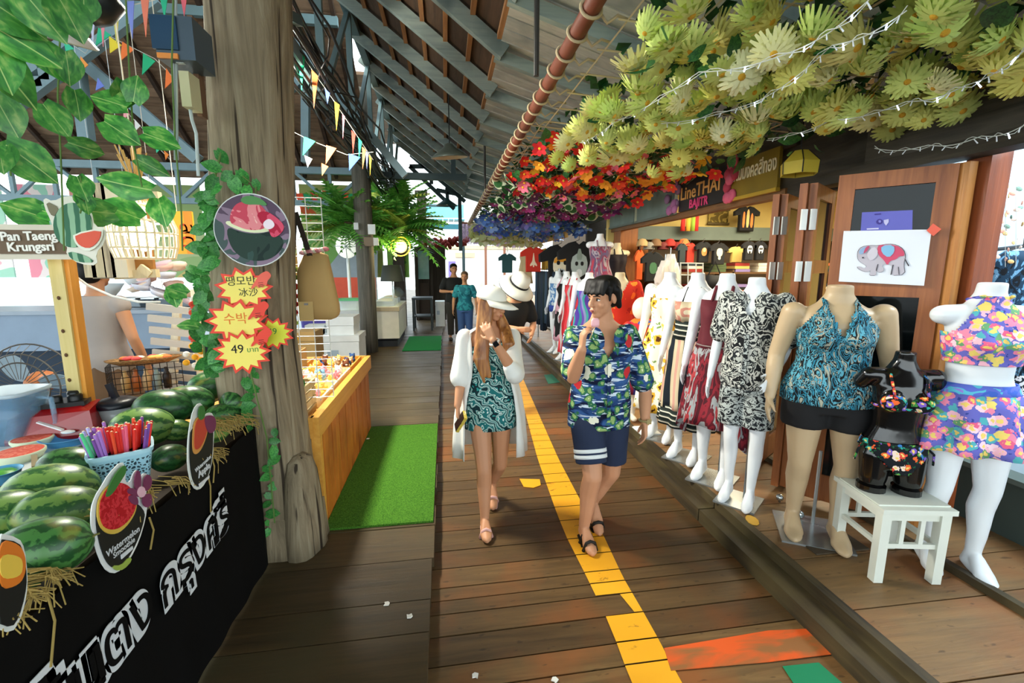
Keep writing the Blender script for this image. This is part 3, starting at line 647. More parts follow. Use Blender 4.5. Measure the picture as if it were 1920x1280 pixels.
for q in (((228, 880), (236, 890), (236, 915), (228, 925), (222, 905)), ((248, 888), (258, 898), (256, 915), (244, 925), (240, 905)), ((212, 915), (230, 920), (238, 935), (220, 930), (208, 925)), ((240, 930), (256, 925), (258, 945), (248, 955), (238, 945)), ((210, 930), (228, 930), (232, 950), (215, 945))): flat(smoothp(list(q), 2), PUR, .0415, s1, 'petal')
flat(smoothp([(232, 912), (242, 915), (244, 930), (234, 936), (226, 926)], 2), plain('#e6b6c4', .7), .0435, s1, 'flower_centre'); flat(smoothp([(204, 870), (208, 885), (195, 905), (178, 930), (165, 935), (172, 915), (185, 890)], 2), GRN, .0415, s1, 'green_leaf')
flat(smoothp([(182, 1062), (200, 1062), (216, 1045), (222, 1052), (205, 1070), (190, 1072)], 1), LIM, .0365, s1, 'lime_edge')
def dirtext(parent, s, pa, pb, size, m, dx, name='lettering', xp=TX):
    a, b = ax(*pa, xp), ax(*pb, xp); d = (b - a); d.x = 0; M_ = basis((xp + dx, (a.y + b.y) / 2, (a.z + b.z) / 2), d, (0, -d.z, d.y), (1, 0, 0)); gg = text(s, size, M_, .0008, bold=.0006)
    L = max((V(v) - V((xp + dx, (a.y + b.y) / 2, (a.z + b.z) / 2))).dot(d.normalized()) for v in gg.v) * 2; f = d.length / L
    gg.v = [tuple(V((xp + dx, (a.y + b.y) / 2, (a.z + b.z) / 2)) + (V(v) - V((xp + dx, (a.y + b.y) / 2, (a.z + b.z) / 2))) * f) for v in gg.v]
    return ob(name, gg, m, parent)
dirtext(s1, 'Watermelon', (173, 1042), (237, 992), .04, wht, .037); dirtext(s1, 'Smoothie', (186, 1045), (228, 1012), .04, wht, .037)
flat([(200, 1042), (222, 1025), (223, 1031), (201, 1050)], wht, .037, s1, 'white_tab')
s2 = thing('cutout_sign', 'small oval cut-out sign lettered Watermelon Apple on the stall edge near the trunk', 'sign', ax(352, 920, TX + .03))
o2 = [(357, 754), (365, 762), (366, 780), (375, 773), (384, 776), (387, 795), (385, 825), (383, 860), (375, 895), (362, 916), (350, 920), (340, 905), (334, 875), (334, 835), (338, 800), (345, 768)]
flat(smoothp(o2, 1), plain('#e4e8e2', .5), .03, s2, 'white_border'); flat(smoothp([(340, 800), (383, 790), (382, 850), (374, 892), (360, 912), (350, 914), (341, 896), (337, 865), (337, 830)], 2), BLK2, .033, s2, 'black_oval')
flat(smoothp([(343, 790), (358, 778), (372, 790), (370, 815), (358, 845), (345, 855), (340, 840)], 2), plain('#d99a4c', .6), .0355, s2, 'apple_rind'); flat(smoothp([(346, 790), (358, 782), (370, 792), (368, 812), (357, 838), (346, 846), (343, 832)], 2), plain('#c8452f', .6), .038, s2, 'apple_flesh')
flat(smoothp([(362, 782), (375, 778), (385, 785), (384, 808), (372, 815), (364, 800)], 2), PUR, .04, s2, 'petal'); flat(smoothp([(357, 758), (364, 768), (362, 785), (352, 790), (350, 770)], 2), GRN, .04, s2, 'green_leaf')
dirtext(s2, 'Watermelon', (347, 884), (377, 856), .03, wht, .037); dirtext(s2, 'Apple', (353, 892), (375, 872), .03, wht, .037); flat([(353, 908), (373, 892), (373, 897), (354, 914)], wht, .037, s2, 'white_tab')
s3 = thing('cutout_sign', 'orange centred cut-out sign cropped by the left edge below the melons', 'sign', ax(0, 1180, TX + .03))
flat(smoothp([(-40, 1000), (5, 1010), (16, 1030), (22, 1080), (20, 1120), (8, 1165), (-10, 1190), (-40, 1180)], 1), plain('#e4e8e2', .5), .03, s3, 'white_border'); flat(smoothp([(-40, 1012), (2, 1018), (12, 1040), (18, 1085), (14, 1120), (2, 1160), (-12, 1180), (-40, 1170)], 1), BLK2, .033, s3, 'black_oval'); flat(smoothp([(-40, 1012), (0, 1022), (12, 1045), (13, 1075), (0, 1100), (-40, 1110)], 2), plain('#e07a22', .6), .036, s3, 'fruit_flesh'); flat(smoothp([(-40, 1040), (0, 1045), (6, 1062), (0, 1085), (-40, 1090)], 2), plain('#e8c24a', .6), .038, s3, 'fruit_core')
# straw basket and straws
B0 = az(238, 918, TZ + .005); bz = TZ + .005
bk = thing('lattice_basket', 'pale blue plastic lattice basket full of drinking straws', 'basket', B0); bk.rotation_euler = (0, 0, .55)
bm_ = NT('blue_plastic', .4); vo = bm_.n('TexVoronoi', feature='DISTANCE_TO_EDGE'); bm_.l(bm_.coord(), vo.inputs['Vector']); vo.inputs['Scale'].default_value = 85
sp = bm_.n('SeparateXYZ'); bm_.l(bm_.coord(), sp.inputs[0]); fz = bm_.math('MULTIPLY', bm_.math('GREATER_THAN', sp.outputs[2], .02), bm_.math('LESS_THAN', sp.outputs[2], .145)); bm_.col(bm_.mix(bm_.math('MULTIPLY', fz, bm_.math('GREATER_THAN', vo.outputs['Distance'], .17)), '#a9d9ea', '#2c4450'))
h = .17
ob('basket_body', G().loft([ring(0, 0, 0, .068, .06, 24, sq=.35), ring(0, 0, h, .094, .084, 24, sq=.35), ring(0, 0, h, .09, .08, 24, sq=.35), ring(0, 0, .006, .064, .056, 24, sq=.35)]), bm_.m, bk, W=False)
ob('basket_rim', G().loft([ring(0, 0, h - .012, .096, .086, 24, sq=.35), ring(0, 0, h + .004, .099, .089, 24, sq=.35), ring(0, 0, h + .004, .09, .08, 24, sq=.35), ring(0, 0, h - .012, .089, .079, 24, sq=.35)]), plain('#b7e2f0', .4), bk, W=False)
SC = [('#e8502e', 'orange'), ('#e2352c', 'red'), ('#a878c8', 'violet'), ('#ef6f8e', 'pink'), ('#7a4a9a', 'dark purple'), ('#56c78a', 'mint green'), ('#b9b6ea', 'lilac')]
rz = Matrix.Rotation(.55, 3, 'Z'); SL_ = []
for i in range(64):
    fx = U(-1, 1); k = random.choice((5, 6, 5, 2) if fx < -.78 else (2, 3, 4, 2) if fx < -.35 else (0, 1, 0, 3, 0, 1, 2) if fx < .55 else (2, 4, 0, 1, 4))
    SL_.append((fx, U(-1, 1), k))
SL_.sort(); seen = {}; ORD = 'first second third fourth fifth sixth seventh eighth ninth tenth eleventh twelfth thirteenth fourteenth fifteenth sixteenth seventeenth eighteenth nineteenth twentieth'.split()
for fx, fy, k in SL_:
    b = rz @ V((fx * .05, fy * .042, .012)) + B0; tp = rz @ V((fx * .1, fy * .066, .235 + U(0, .03))) + B0; q = seen[k] = seen.get(k, -1) + 1
    g = G().tube([b, tp], .0055, 7); g.k = 1; g.tube([tp + (tp - b).normalized() * .001, tp + (tp - b).normalized() * .003], .003, 7)
    tag(ob('drinking_straw', g, [plain(SC[k][0], .3, var=.03), plain('#f4e7b5', .5)]), f'{ORD[q]} {SC[k][1]} straw from the left in the blue lattice basket', 'straw', 'drinking straws in the blue basket')
# blender, pitchers, bowls
p0 = az(115, 822, TZ)
bl = thing('blender', 'glossy red blender base with black knobs behind the straw basket', 'blender', p0); bl.rotation_euler = (0, 0, .3)
rm = plain('#9e1418', .18, spec=.6, var=.05); bkm = plain('#16181a', .35)
ob('housing', G().loft([[(-.16, -.1, .02), (.16, -.1, .02), (.16, .12, .02), (-.16, .12, .02)], [(-.16, -.105, .04), (.165, -.105, .04), (.165, .12, .04), (-.16, .12, .04)], [(-.15, -.07, .14), (.15, -.08, .15), (.14, .1, .16), (-.13, .1, .16)], [(-.1, -.02, .165), (.1, -.03, .17), (.1, .09, .17), (-.1, .09, .17)]]), rm, bl, W=False)
ob('foot_plate', G().box((0, .01, .01), (.31, .21, .022)), bkm, bl, W=False); ob('collar', G().box((.02, .03, .177), (.2, .13, .022)), bkm, bl, W=False)
for x, z, r in ((.0, .2, .022), (.07, .2, .03), (.06, .215, .025)): ob('knob', G().lathe([(r, -.02), (r, .01), (r * .8, .018), (0.001, .018)], (x, .02 + (z - .2), z), 14), bkm, bl, True, W=False)
def pitcher(name, lb, p, r0, r1, h, m, lid=None, fill=None, square=.45):
    t = thing(name, lb, 'pitcher', p)
    ob('jug', G().loft([ring(0, 0, .0, r0, r0, 24, sq=square), ring(0, 0, h, r1, r1, 24, sq=square), ring(0, 0, h, r1 - .006, r1 - .006, 24, sq=square), ring(0, 0, .008, r0 - .006, r0 - .006, 24, sq=square)]), m, t, True, W=False)
    if fill: ob('contents', G().loft([ring(0, 0, .01, r0 - .008, r0 - .008, 20, sq=square), ring(0, 0, h * .8, r0 + (r1 - r0) * .8 - .009, r0 + (r1 - r0) * .8 - .009, 20, sq=square)]), fill, t, True, W=False)
    if lid:
        lo_ = ob('lid', G().lathe([(r1 + .004, -.012), (r1 + .008, .012), (r1 * .7, .028), (r1 * .3, .034), (.001, .034)], (0, 0, h), 22), lid, t, True, W=False)
        ob('lid_handle', G().bar((0, 0, h + .03), (-.025, -.0, h + .11), .028, .022), lid, lo_, W=False)
    else: ob('rim', G().loft([ring(0, 0, h - .01, r1 + .004, r1 + .004, 24, sq=square), ring(0, 0, h + .006, r1 + .007, r1 + .007, 24, sq=square), ring(0, 0, h + .006, r1 - .004, r1 - .004, 24, sq=square)]), glass('#dfeef5', .1, .6), t, True, W=False)
    ob('handle', G().tube([(r1, .0, h * .88), (r1 + .055, .0, h * .85), (r1 + .06, 0, h * .4), (r0 + .01, 0, h * .25)], .011, 8), m if not lid else lid, t, True, W=False); return t
pitcher('blender_jug', 'tall clear blender jug holding blue drink at the left edge', az(35, 835, TZ), .07, .115, .27, glass('#8fb8d6', .05, .35), fill=glass('#3f7fb0', .1, .55))
pitcher('blender_jug', 'short translucent blender jug with a black lid and stick handle', az(225, 800, TZ), .075, .09, .13, glass('#c5cdd0', .1, .7), lid=plain('#171b24', .35), square=1)
def bowl(lb, p, r, h, m, inner, food=None, fm=None):
    t = thing('bowl', lb, 'bowl', p); ob('bowl_body', G().lathe([(r * .55, 0), (r * .9, h * .6), (r, h), (r * 1.06, h), (r * .95, h * .92), (r * .8, h * .5), (r * .45, h * .15), (.001, h * .12)], (0, 0, 0), 28), m, t, True, W=False)
    if food: ob(food, G().lathe([(r * .86, h * .62), (r * .6, h * .95), (.001, h * 1.05)], (0, 0, 0), 20), fm, t, True, W=False)
    return t
bw = bowl('wide light blue plastic bowl with a white spoon behind the straw basket', az(132, 838, TZ + .0), .1, .06, plain('#58a8e2', .3), None)
bowl('blue rimmed bowl of green leaves at the left edge', az(5, 905, TZ + .02), .06, .05, plain('#5fa9d8', .3), None, 'leafy_filling', leafmat('#2f8a2f', '#76c84a', 'herb'))
sp0 = az(118, 806, TZ + .075); tag(ob('plastic_spoon', G().bar(sp0, sp0 + V((-.1, .0, .045)), .018, .006).ell((sp0.x + .02, sp0.y, sp0.z - .01), (.03, .02, .008), 12, 6), plain('#eef2f4', .3), smooth=False), 'white plastic spoon resting in the light blue bowl', 'spoon')
fl_ = blot(['#e0604f', '#ea7f68', '#f09a80'], 40, 2, 'cut_melon_flesh')
for (px, py, r, lb) in ((62, 832, .075, 'round cut watermelon slice showing red flesh beside the blue bowl'), (38, 858, .085, 'halved watermelon with pink flesh in the white tray at the left')):
    p = az(px, py, TZ + .03); t_ = thing('cut_watermelon', lb, 'fruit', p); ob('rind', G().lathe([(.001, -.02), (r * .7, -.02), (r, .02), (r, .03), (r * .93, .031)], (0, 0, 0), 26), plain('#dfe8c8', .5), t_, True, W=False); ob('flesh', G().lathe([(r * .93, .031), (r * .5, .034), (.001, .034)], (0, 0, 0), 26), fl_, t_, True, W=False)
p = az(40, 885, TZ); tag(ob('prep_tray', G().box((p.x - .12, p.y + .1, TZ + .012), (.36, .3, .024), tap=1.06), plain('#dfe4e6', .35)), 'white tray under the cut watermelon at the left of the stall', 'tray')
p = az(50, 868, TZ + .06); tag(ob('wooden_knife', G().bar(p + V((.06, -.04, .0)), p + V((.015, .02, .025)), .018, .005), plain('#9a8a6a', .5)), 'small knife lying on the halved watermelon', 'knife')
# wire crate with a woven tray
wb = thing('wire_basket', 'black wire grid basket beside the black lidded jug', 'basket', az(262, 742, TZ)); wm = plain('#201c1a', .4, .6)
c0, c1 = az(205, 745, TZ), az(346, 728, TZ); dv = (c1 - c0); zt = .2
for k in range(11): q = c0 + dv * (k / 10); ob('wire', G().tube([q, q + V((0, 0, zt))], .0025, 5), wm, wb)
for k in range(6): ob('wire', G().tube([c0 + V((0, 0, zt * k / 5)), c1 + V((0, 0, zt * k / 5))], .0025, 5), wm, wb)
nv = V((-dv.y, dv.x, 0)).normalized() * .2
for k in range(6): ob('wire', G().tube([c0 + nv * (k / 5), c0 + nv * (k / 5) + V((0, 0, zt))], .0025, 5), wm, wb); ob('wire', G().tube([c0 + V((0, 0, zt * k / 5)), c0 + nv + V((0, 0, zt * k / 5))], .0025, 5), wm, wb)
p = (c0 + c1) / 2 + nv * .5 + V((-.02, .02, zt - .02)); tt = thing('woven_tray', 'oval woven tray of orange flowers resting on the wire basket', 'tray', p); tt.rotation_euler = (0, .0, atan2(dv.y, dv.x))
ob('tray_body', G().loft([ring(0, 0, 0, .13, .05), ring(0, 0, .035, .21, .085), ring(0, 0, .045, .215, .09), ring(0, 0, .02, .16, .06)]), blot(['#7a5a38', '#a07a4c', '#c8a878'], 60, 3, 'wicker', stretch=(1, 1, 3)), tt, True, W=False)
for i in range(14): ob('petals', G().ell((U(-.13, .13), U(-.05, .05), .045), (.03, .022, .014), 8, 5), plain(['#e2763a', '#d84a4a', '#eab05a', '#e8e0d0'][i % 4], .7), tt, True, W=False)
for i in range(5):
    q = c0 + dv * (.2 + .14 * i) + nv * .5; tag(ob('bottle', G().lathe([(.001, 0), (.024, 0), (.026, .09), (.012, .125), (.012, .15), (.001, .152)], q, 12), plain(['#c9a46a', '#b5642f', '#d8b98a', '#8aa3a8', '#2a2220'][i], .4), smooth=True), ['tan', 'amber', 'pale', 'grey', 'black capped'][i] + ' bottle inside the black wire basket', 'bottle', 'bottles in the wire basket')
# pine post and name sign
pp = wood('#c9b46a', '#ddc98a', 2, 5, .5, .05, name='pine_wood'); po = wood('#d98a2c', '#e8a648', 2, 5, .5, .05, name='orange_pine')
a, b = ay(108, 470, 2.55), ay(142, 735, 2.55); ps = thing('pine_post', 'slim pale pine stall post under the wooden name sign', 'post', (b.x, b.y, .1))
ob('post_face', G().bar((b.x, b.y, .1), a, .06, .055), pp, ps); ob('post_side', G().bar((b.x + .04, b.y + .01, .1), a + V((.04, .01, 0)), .02, .05), po, ps, label='orange side')
for t in (.32, .55, .72, .9): q = a + (b - a) * t; ob('knot', G().ell((q.x, q.y - .03, q.z), (.008, .004, .01), 8, 5), plain('#5b3a1a', .7), ps)
ns = thing('name_sign', 'brown wooden name sign lettered Pan Taeng Krungsri with painted watermelon cut-out', 'sign', ay(60, 478, 2.42))
p, q = ay(-60, 430, 2.42), ay(128, 476, 2.42)
ob('sign_border', G().box(((p.x + q.x) / 2, 2.43, (p.z + q.z) / 2), (q.x - p.x + .03, .012, p.z - q.z + .05)), plain('#d9d0bb', .6), ns); ob('sign_board', G().box(((p.x + q.x) / 2, 2.42, (p.z + q.z) / 2), (q.x - p.x, .014, p.z - q.z)), plain('#6f5a45', .7), ns)
for s_, pa in (('Pan Taeng', (54, 443)), ('Krungsri', (58, 463))):
    c_ = ay(*pa, 2.408); gg = text(s_, .055, basis(c_, (1, 0, .03), (0, 0, 1), (0, -1, 0)), .002, bold=.0015); ob('lettering', gg, plain('#f1ede2', .6), ns)
def flaty(pts, m, Y, parent, name, th=.004):
    ps_ = [ay(*p, Y) for p in pts]; return ob(name, G().prism([(p.x, p.z) for p in ps_], th, Matrix(((1, 0, 0, 0), (0, 0, -1, Y), (0, 1, 0, 0), (0, 0, 0, 1)))), m, parent)
flaty(smoothp([(82, 370), (100, 378), (125, 366), (150, 372), (172, 395), (178, 425), (200, 426), (198, 455), (180, 475), (185, 498), (150, 495), (125, 478), (128, 460), (105, 440), (95, 410), (85, 390)], 1), plain('#e9e4d4', .6), 2.402, ns, 'cutout_backing')
mk = NT('painted_melon_stripes', .6); wv = mk.n('TexWave', bands_direction='X'); mk.l(mk.coord(), wv.inputs[0]); wv.inputs['Scale'].default_value = 7; wv.inputs['Distortion'].default_value = 2.5; mk.col(mk.ramp(wv.outputs['Fac'], [(.4, '#2f6a4c'), (.55, '#8fb894')]))
flaty([(137 + 36 * cos(a * pi / 16), 422 + 42 * sin(a * pi / 16)) for a in range(32)], mk.m, 2.396, ns, 'painted_melon'); flaty(smoothp([(86, 376), (113, 390), (104, 406), (95, 402)], 1), plain('#7c7458', .6), 2.396, ns, 'painted_leaf'); flaty(smoothp([(128, 470), (160, 478), (180, 492), (150, 492), (132, 484)], 1), mk.m, 2.396, ns, 'painted_slice')
flaty(smoothp([(138, 438), (194, 426), (194, 445), (182, 464), (165, 472), (148, 464), (139, 450)], 1), plain('#e8ead8', .6), 2.391, ns, 'slice_rind'); flaty(smoothp([(142, 440), (190, 430), (189, 446), (178, 460), (165, 466), (150, 460), (143, 450)], 1), plain('#e2583f', .6), 2.386, ns, 'slice_flesh')
# woven pendant lantern
p = ay(268, 435, 3.0); wl_ = thing('woven_lantern', 'glowing white woven bamboo lantern hanging on raffia above the stall', 'lamp', (p.x, p.y, p.z + .2))
lm = plain('#efe6cf', .6); rg = [(.13, .12), (.165, .02), (.16, -.08), (.14, -.15)]
for k in range(26):
    a = 2 * pi * k / 26; ob('strip', G().tube([(r * cos(a), r * sin(a), z - .2) for r, z in [(.06, .17)] + rg], .006, 4), lm, wl_, W=False)
for r, z in [(.1, .15), (.15, .06), (.165, -.01), (.155, -.09), (.14, -.15)]: ob('hoop', G().tube([(r * cos(a * pi / 12), r * sin(a * pi / 12), z - .2) for a in range(25)], .006, 4, cap=False), lm, wl_, W=False)
ob('bulb', G().ell((0, 0, -.22), (.075, .075, .09), 14, 9), glow('#fff2d8', 9), wl_, True, W=False); ob('cord', G().tube([(0, 0, -.05), (0, 0, 1.6)], .004, 5), lm, wl_, W=False)
for k in range(24): a = U(0, 6.28); r0, r1 = U(.02, .09), U(.01, .07); ob('raffia', G().tube([(r0 * cos(a), r0 * sin(a), .2 + U(0, .08)), (.012 * cos(a), .012 * sin(a), .06), (r1 * cos(a) * 1.4, r1 * sin(a), -.05)], .004, 4), plain('#c9a465', .8), wl_, W=False)
point('lantern_light', (p.x, p.y, p.z + .02), 9, (1, .9, .72), .06)
# round fan, slatted chair
p = ay(62, 720, 3.1); fn = thing('electric_fan', 'round electric fan with a wire guard behind the blender jug', 'fan', (p.x, p.y, .1)); fm = plain('#5d5a55', .4, .3)
for k in range(30):
    a = 2 * pi * k / 30; ob('guard_wire', G().tube([(p.x + .05 * cos(a), p.y - .08, p.z + .05 * sin(a)), (p.x + .2 * cos(a), p.y - .07, p.z + .2 * sin(a)), (p.x + .25 * cos(a), p.y, p.z + .25 * sin(a))], .0022, 4), fm, fn)
for r, dy in ((.25, 0), (.15, -.078), (.2, -.07)): ob('guard_ring', G().tube([(p.x + r * cos(a * pi / 18), p.y + dy, p.z + r * sin(a * pi / 18)) for a in range(37)], .005, 5, cap=False), fm, fn)
for k in range(3): a = 2.1 * k; ob('blade', G().prism(smoothp([(.03, -.02), (.2, -.05), (.22, .06), (.1, .07), (.03, .03)], 2), .004, TR((p.x, p.y, p.z), (pi / 2, -a, 0)) @ TR((0, 0, 0), (.35, 0, 0))), plain('#8fa6b5', .3), fn)
ob('motor', G().ell((p.x, p.y + .06, p.z), (.07, .1, .07), 12, 8), plain('#c87a48', .5), fn, True); ob('stand', G().tube([(p.x, p.y + .06, .12), (p.x, p.y + .06, p.z)], .02), fm, fn); ob('fan_base', G().lathe([(.001, 0), (.2, 0), (.2, .02), (.03, .05), (.001, .05)], (p.x, p.y + .06, .1), 20), fm, fn, True)
p = ay(325, 725, 3.6); ch = thing('slatted_chair', 'white slatted folding chair behind the wire basket', 'chair', (p.x, 3.6, .1)); cw = plain('#b9b4aa', .5)
for dx in (-.13, .17): q = ay(312 if dx < 0 else 345, 545, 3.6); ob('upright', G().bar((p.x + dx, 3.6, .1), (q.x, 3.75, q.z), .05, .035), wood('#d8c9a4', '#efe6d0', 2, 5, .6, .05), ch)
for k in range(9): z = .75 + k * .085; ob('slat', G().bar((p.x - .12, 3.62 + .0 * k, z + .04), (p.x + .16, 3.62, z), .02, .05), cw, ch)
ob('seat', G().box((p.x + .02, 3.8, .5), (.36, .38, .03)), cw, ch)
for dx in (-.13, .17): ob('leg', G().bar((p.x + dx, 3.98, .1), (p.x + dx, 3.7, .5), .04, .03), cw, ch)
# ------------------------------------------------------------------ hanging pothos, ivy on the trunk
hv = thing('hanging_pothos', 'trailing pothos vines with large green leaves hanging at the upper left', 'plant', ay(150, 40, 2.1)); vm = plain('#5c7a3a', .7)
LV = [(30, 60, 110, -.3, 1.5), (8, 105, 100, -.9, 1.5), (78, 22, 90, -.9, 1.5), (133, 30, 80, -1.1, 1.5), (18, 118, 120, -.6, 1.6), (98, 112, 66, -1.0, 1.9), (133, 128, 56, -1.4, 1.9), (12, 218, 72, -1.2, 1.8), (146, 198, 52, -1.5, 2.1), (205, 192, 56, 2.9, 2.1), (237, 180, 50, -1.5, 2.1), (254, 165, 48, 1.3, 2.1), (105, 225, 62, -1.0, 2.1), (62, 292, 86, -.4, 1.8), (163, 278, 60, -.3, 2.0), (228, 248, 62, -.6, 2.1), (302, 257, 56, -.2, 2.1), (6, 300, 60, -1.5, 1.8), (284, 312, 50, -.5, 2.4), (155, 355, 46, -1.3, 2.2), (238, 345, 78, 2.9, 2.3), (52, 402, 66, 2.9, 2.7), (225, 398, 66, 2.8, 2.62), (305, 400, 52, -1.4, 2.4), (180, 395, 60, 3.0, 2.5), (20, 15, 90, -.4, 1.5), (70, 10, 90, -1.2, 1.5), (160, 14, 60, -1.6, 1.7), (330, 545, 36, 2.8, 2.35), (325, 560, 34, -1.4, 2.35), (350, 608, 40, 2.9, 2.35), (88, 398, 50, 2.8, 2.7), (158, 375, 34, -1.3, 2.2), (165, 384, 34, -1.3, 2.2)]
for px, py, s, sp_, Y in LV:
    p = ay(px, py, Y); L = s * 1.05 * dep(p)
    d = V((cos(sp_), 0, sin(sp_))); put_leaf(POTH if R() < .7 else POTH2, hv, p - d * L * .5, L, facecam(p, sp_, .35))
for st_ in ([(105, -20), (112, 80), (108, 180), (114, 300), (120, 470)], [(235, -20), (240, 90), (245, 180), (252, 280), (266, 350)], [(325, -10), (322, 120), (328, 260), (340, 400), (342, 470)], [(20, -20), (10, 120), (14, 240), (20, 330)], [(150, 330), (158, 370), (150, 400)]):
    ob('stem', G().tube([ay(*q, 2.2) for q in st_], .0035, 5), vm, hv)
iv = thing('ivy_vine', 'ivy garland climbing the left side of the trunk post around the price stars', 'plant', (-1.12, 2.42, .9))
IL = [(414, 292), (405, 355), (425, 330), (455, 330), (480, 345), (440, 345), (465, 360), (395, 340), (400, 315)]
for i in range(62):
    t = i / 61; IL.append((398 - 22 * sin(t * 3) + U(-18, 20), 365 + 335 * t))
for i in range(12): IL.append((468 + U(-8, 10), 690 + i * 14))
for i in range(12): IL.append((505 + U(-12, 12), 810 + i * 17))
for px, py in IL:
    Y = 2.46 if py < 690 else 2.5; p = ay(px, py, Y); sp_ = U(-3.4, .2); L = U(.055, .09) if py < 700 else U(.04, .08)
    put_leaf(IVY, iv, p - V((cos(sp_), 0, sin(sp_))) * L * .4, L, facecam(p, sp_, .5))
ob('stem', G().tube([ay(*q, 2.47) for q in ((414, 285), (392, 380), (385, 480), (378, 580), (385, 690))], .006, 5), vm, iv)
ob('stem', G().tube([ay(*q, 2.47) for q in ((455, 330), (480, 350), (470, 700), (500, 820), (515, 980))], .004, 5), vm, iv)
# garland of cloth flowers behind the wire basket
gl = thing('flower_garland', 'red and orange marigold garland hanging in front of the trunk ivy at the chair', 'garland', ay(365, 690, 2.55))
for i in range(26):
    py = 560 + i * 5.2; c = '#d8452f' if i < 16 else '#f0a51e'; p = ay(364 + (4 + 12 * (i > 17)) * sin(i * 2.1), py, 2.55)
    ob('bloom', G().ell(p, (.018, .016, .016), 8, 5), plain(c if i % 4 else '#f2e4d4', .8), gl, True)
# ------------------------------------------------------------------ bunting
PEN = ['#e2452f', '#2bb58a', '#f0b429', '#e9743a', '#5b73cf', '#e58a8a', '#d8dbe8', '#d9d94a']
def bunting(lb, pts, Y, items):
    t = thing('bunting', lb, 'bunting', ay(*pts[0], Y))
    ob('string', G().tube([ay(*q, Y + .01) for q in pts], .003, 4), plain('#cfcfc4', .7), t)
    for (px, py, px2, py2, px3, py3, c) in items:
        ps_ = [ay(px, py, Y), ay(px2, py2, Y), ay(px3, py3, Y)]; g = G().prism([(p.x, p.z) for p in ps_], .006, Matrix(((1, 0, 0, 0), (0, 0, -1, Y), (0, 1, 0, 0), (0, 0, 0, 1)))); ob('pennant', g, plain(c, .7, emit=0), t)
bunting('upper bunting string of long narrow pennants across the left hall', [(130, 60), (200, 20), (290, 0), (340, -20)], 4.0, [(139, 16, 153, 22, 144, 54, '#e2452f'), (151, 26, 164, 30, 163, 86, '#e9a08a'), (168, 24, 179, 22, 175, 88, '#c9d0ee'), (187, 20, 198, 18, 194, 88, '#e58a9a'), (211, 14, 225, 10, 219, 82, '#d8cf6a'), (236, 4, 252, 2, 249, 73, '#7f8fdc'), (264, -6, 280, -6, 274, 70, '#e9836a'), (299, -10, 316, -10, 309, 34, '#2bb58a'), (338, -10, 351, -10, 346, 32, '#e46a7a')])
bunting('lower bunting string of small triangles across the left hall roof', [(115, 70), (160, 100), (190, 60), (290, 110), (330, 150)], 5.0, [(120, 76, 140, 92, 124, 96, '#3bc49a'), (152, 106, 166, 122, 149, 137, '#ef9a4a'), (185, 50, 209, 66, 180, 86, '#2bb58a'), (205, 68, 229, 85, 207, 100, '#e9d23a'), (230, 78, 252, 93, 226, 115, '#ef7a3a'), (269, 100, 292, 115, 267, 141, '#22b07a'), (184, 146, 196, 162, 180, 170, '#6f83d8'), (312, 128, 326, 150, 310, 166, '#ef7a3a')])
bunting('small faded bunting hanging low behind the pothos leaves', [(232, 205), (262, 235), (300, 280), (320, 300)], 5.5, [(232, 208, 244, 214, 232, 224, '#f0a0a8'), (253, 224, 264, 236, 254, 246, '#e8e8e8'), (272, 245, 280, 258, 272, 270, '#ef6a4a'), (308, 282, 317, 290, 311, 300, '#ef8a3a'), (291, 270, 302, 278, 294, 287, '#3bc49a')])
bunting('long pennants hanging in a line right of the trunk under the cables', [(520, 40), (560, 95), (620, 180), (700, 300)], 4.2, [(525, 48, 541, 56, 528, 136, '#ef3f2a'), (557, 92, 572, 105, 566, 172, '#22c08a'), (584, 130, 597, 143, 589, 204, '#ef7a3a'), (609, 166, 619, 175, 614, 196, '#5a76dc'), (627, 190, 637, 197, 631, 246, '#e9bb2a'), (642, 214, 647, 218, 643, 262, '#ef8a9a'), (659, 244, 667, 252, 662, 288, '#ef4a3a'), (672, 258, 679, 266, 673, 300, '#22b07a'), (679, 275, 687, 282, 680, 318, '#ef9a5a'), (685, 280, 691, 290, 688, 318, '#7a86dc'), (692, 290, 697, 298, 694, 330, '#e9bb3a')])
bunting('second row of triangles right of the trunk across the roof opening', [(515, 230), (580, 262), (650, 290), (700, 285)], 5.0, [(527, 236, 549, 248, 527, 274, '#ef4f3a'), (534, 272, 551, 283, 539, 299, '#e0d63a'), (570, 256, 592, 265, 568, 292, '#22c08a'), (571, 291, 586, 298, 577, 314, '#dfe6ea'), (612, 272, 631, 278, 611, 308, '#ef7f4a'), (603, 306, 616, 312, 604, 330, '#ef8f4a'), (654, 288, 676, 295, 655, 320, '#3f66d8')])
# ------------------------------------------------------------------ electrical boxes on the trunk
bx = thing('switch_board', 'wooden board with grey meter box and switch box on the trunk post', 'meter', ay(350, 215, 2.36)); mt = plain('#4a5a66', .4, .3)
def boxat(name, px0, py0, px1, py1, Y, dep, m, par):
    a, b = ay(px0, py0, Y), ay(px1, py1, Y); return ob(name, G().box(((a.x + b.x) / 2, Y + dep / 2, (a.z + b.z) / 2), (abs(b.x - a.x), dep, abs(a.z - b.z))), m, par)
boxat('back_board', 350, 28, 380, 218, 2.42, .05, wood('#5a4030', '#7a5a40', 2, 6, .7, .1), bx)
a = ay(308, 66, 2.26); ob('meter_box', G().box((a.x + .03, a.y + .1, a.z), (.15, .17, .17), TR((0, 0, 0))), mt, bx); ob('meter_face', G().box((a.x - .005, a.y + .012, a.z + .015), (.1, .012, .13)), plain('#27445e', .25), bx); ob('meter_label', G().box((a.x, a.y + .012, a.z - .075), (.08, .014, .02)), plain('#e08a3a', .5), bx)
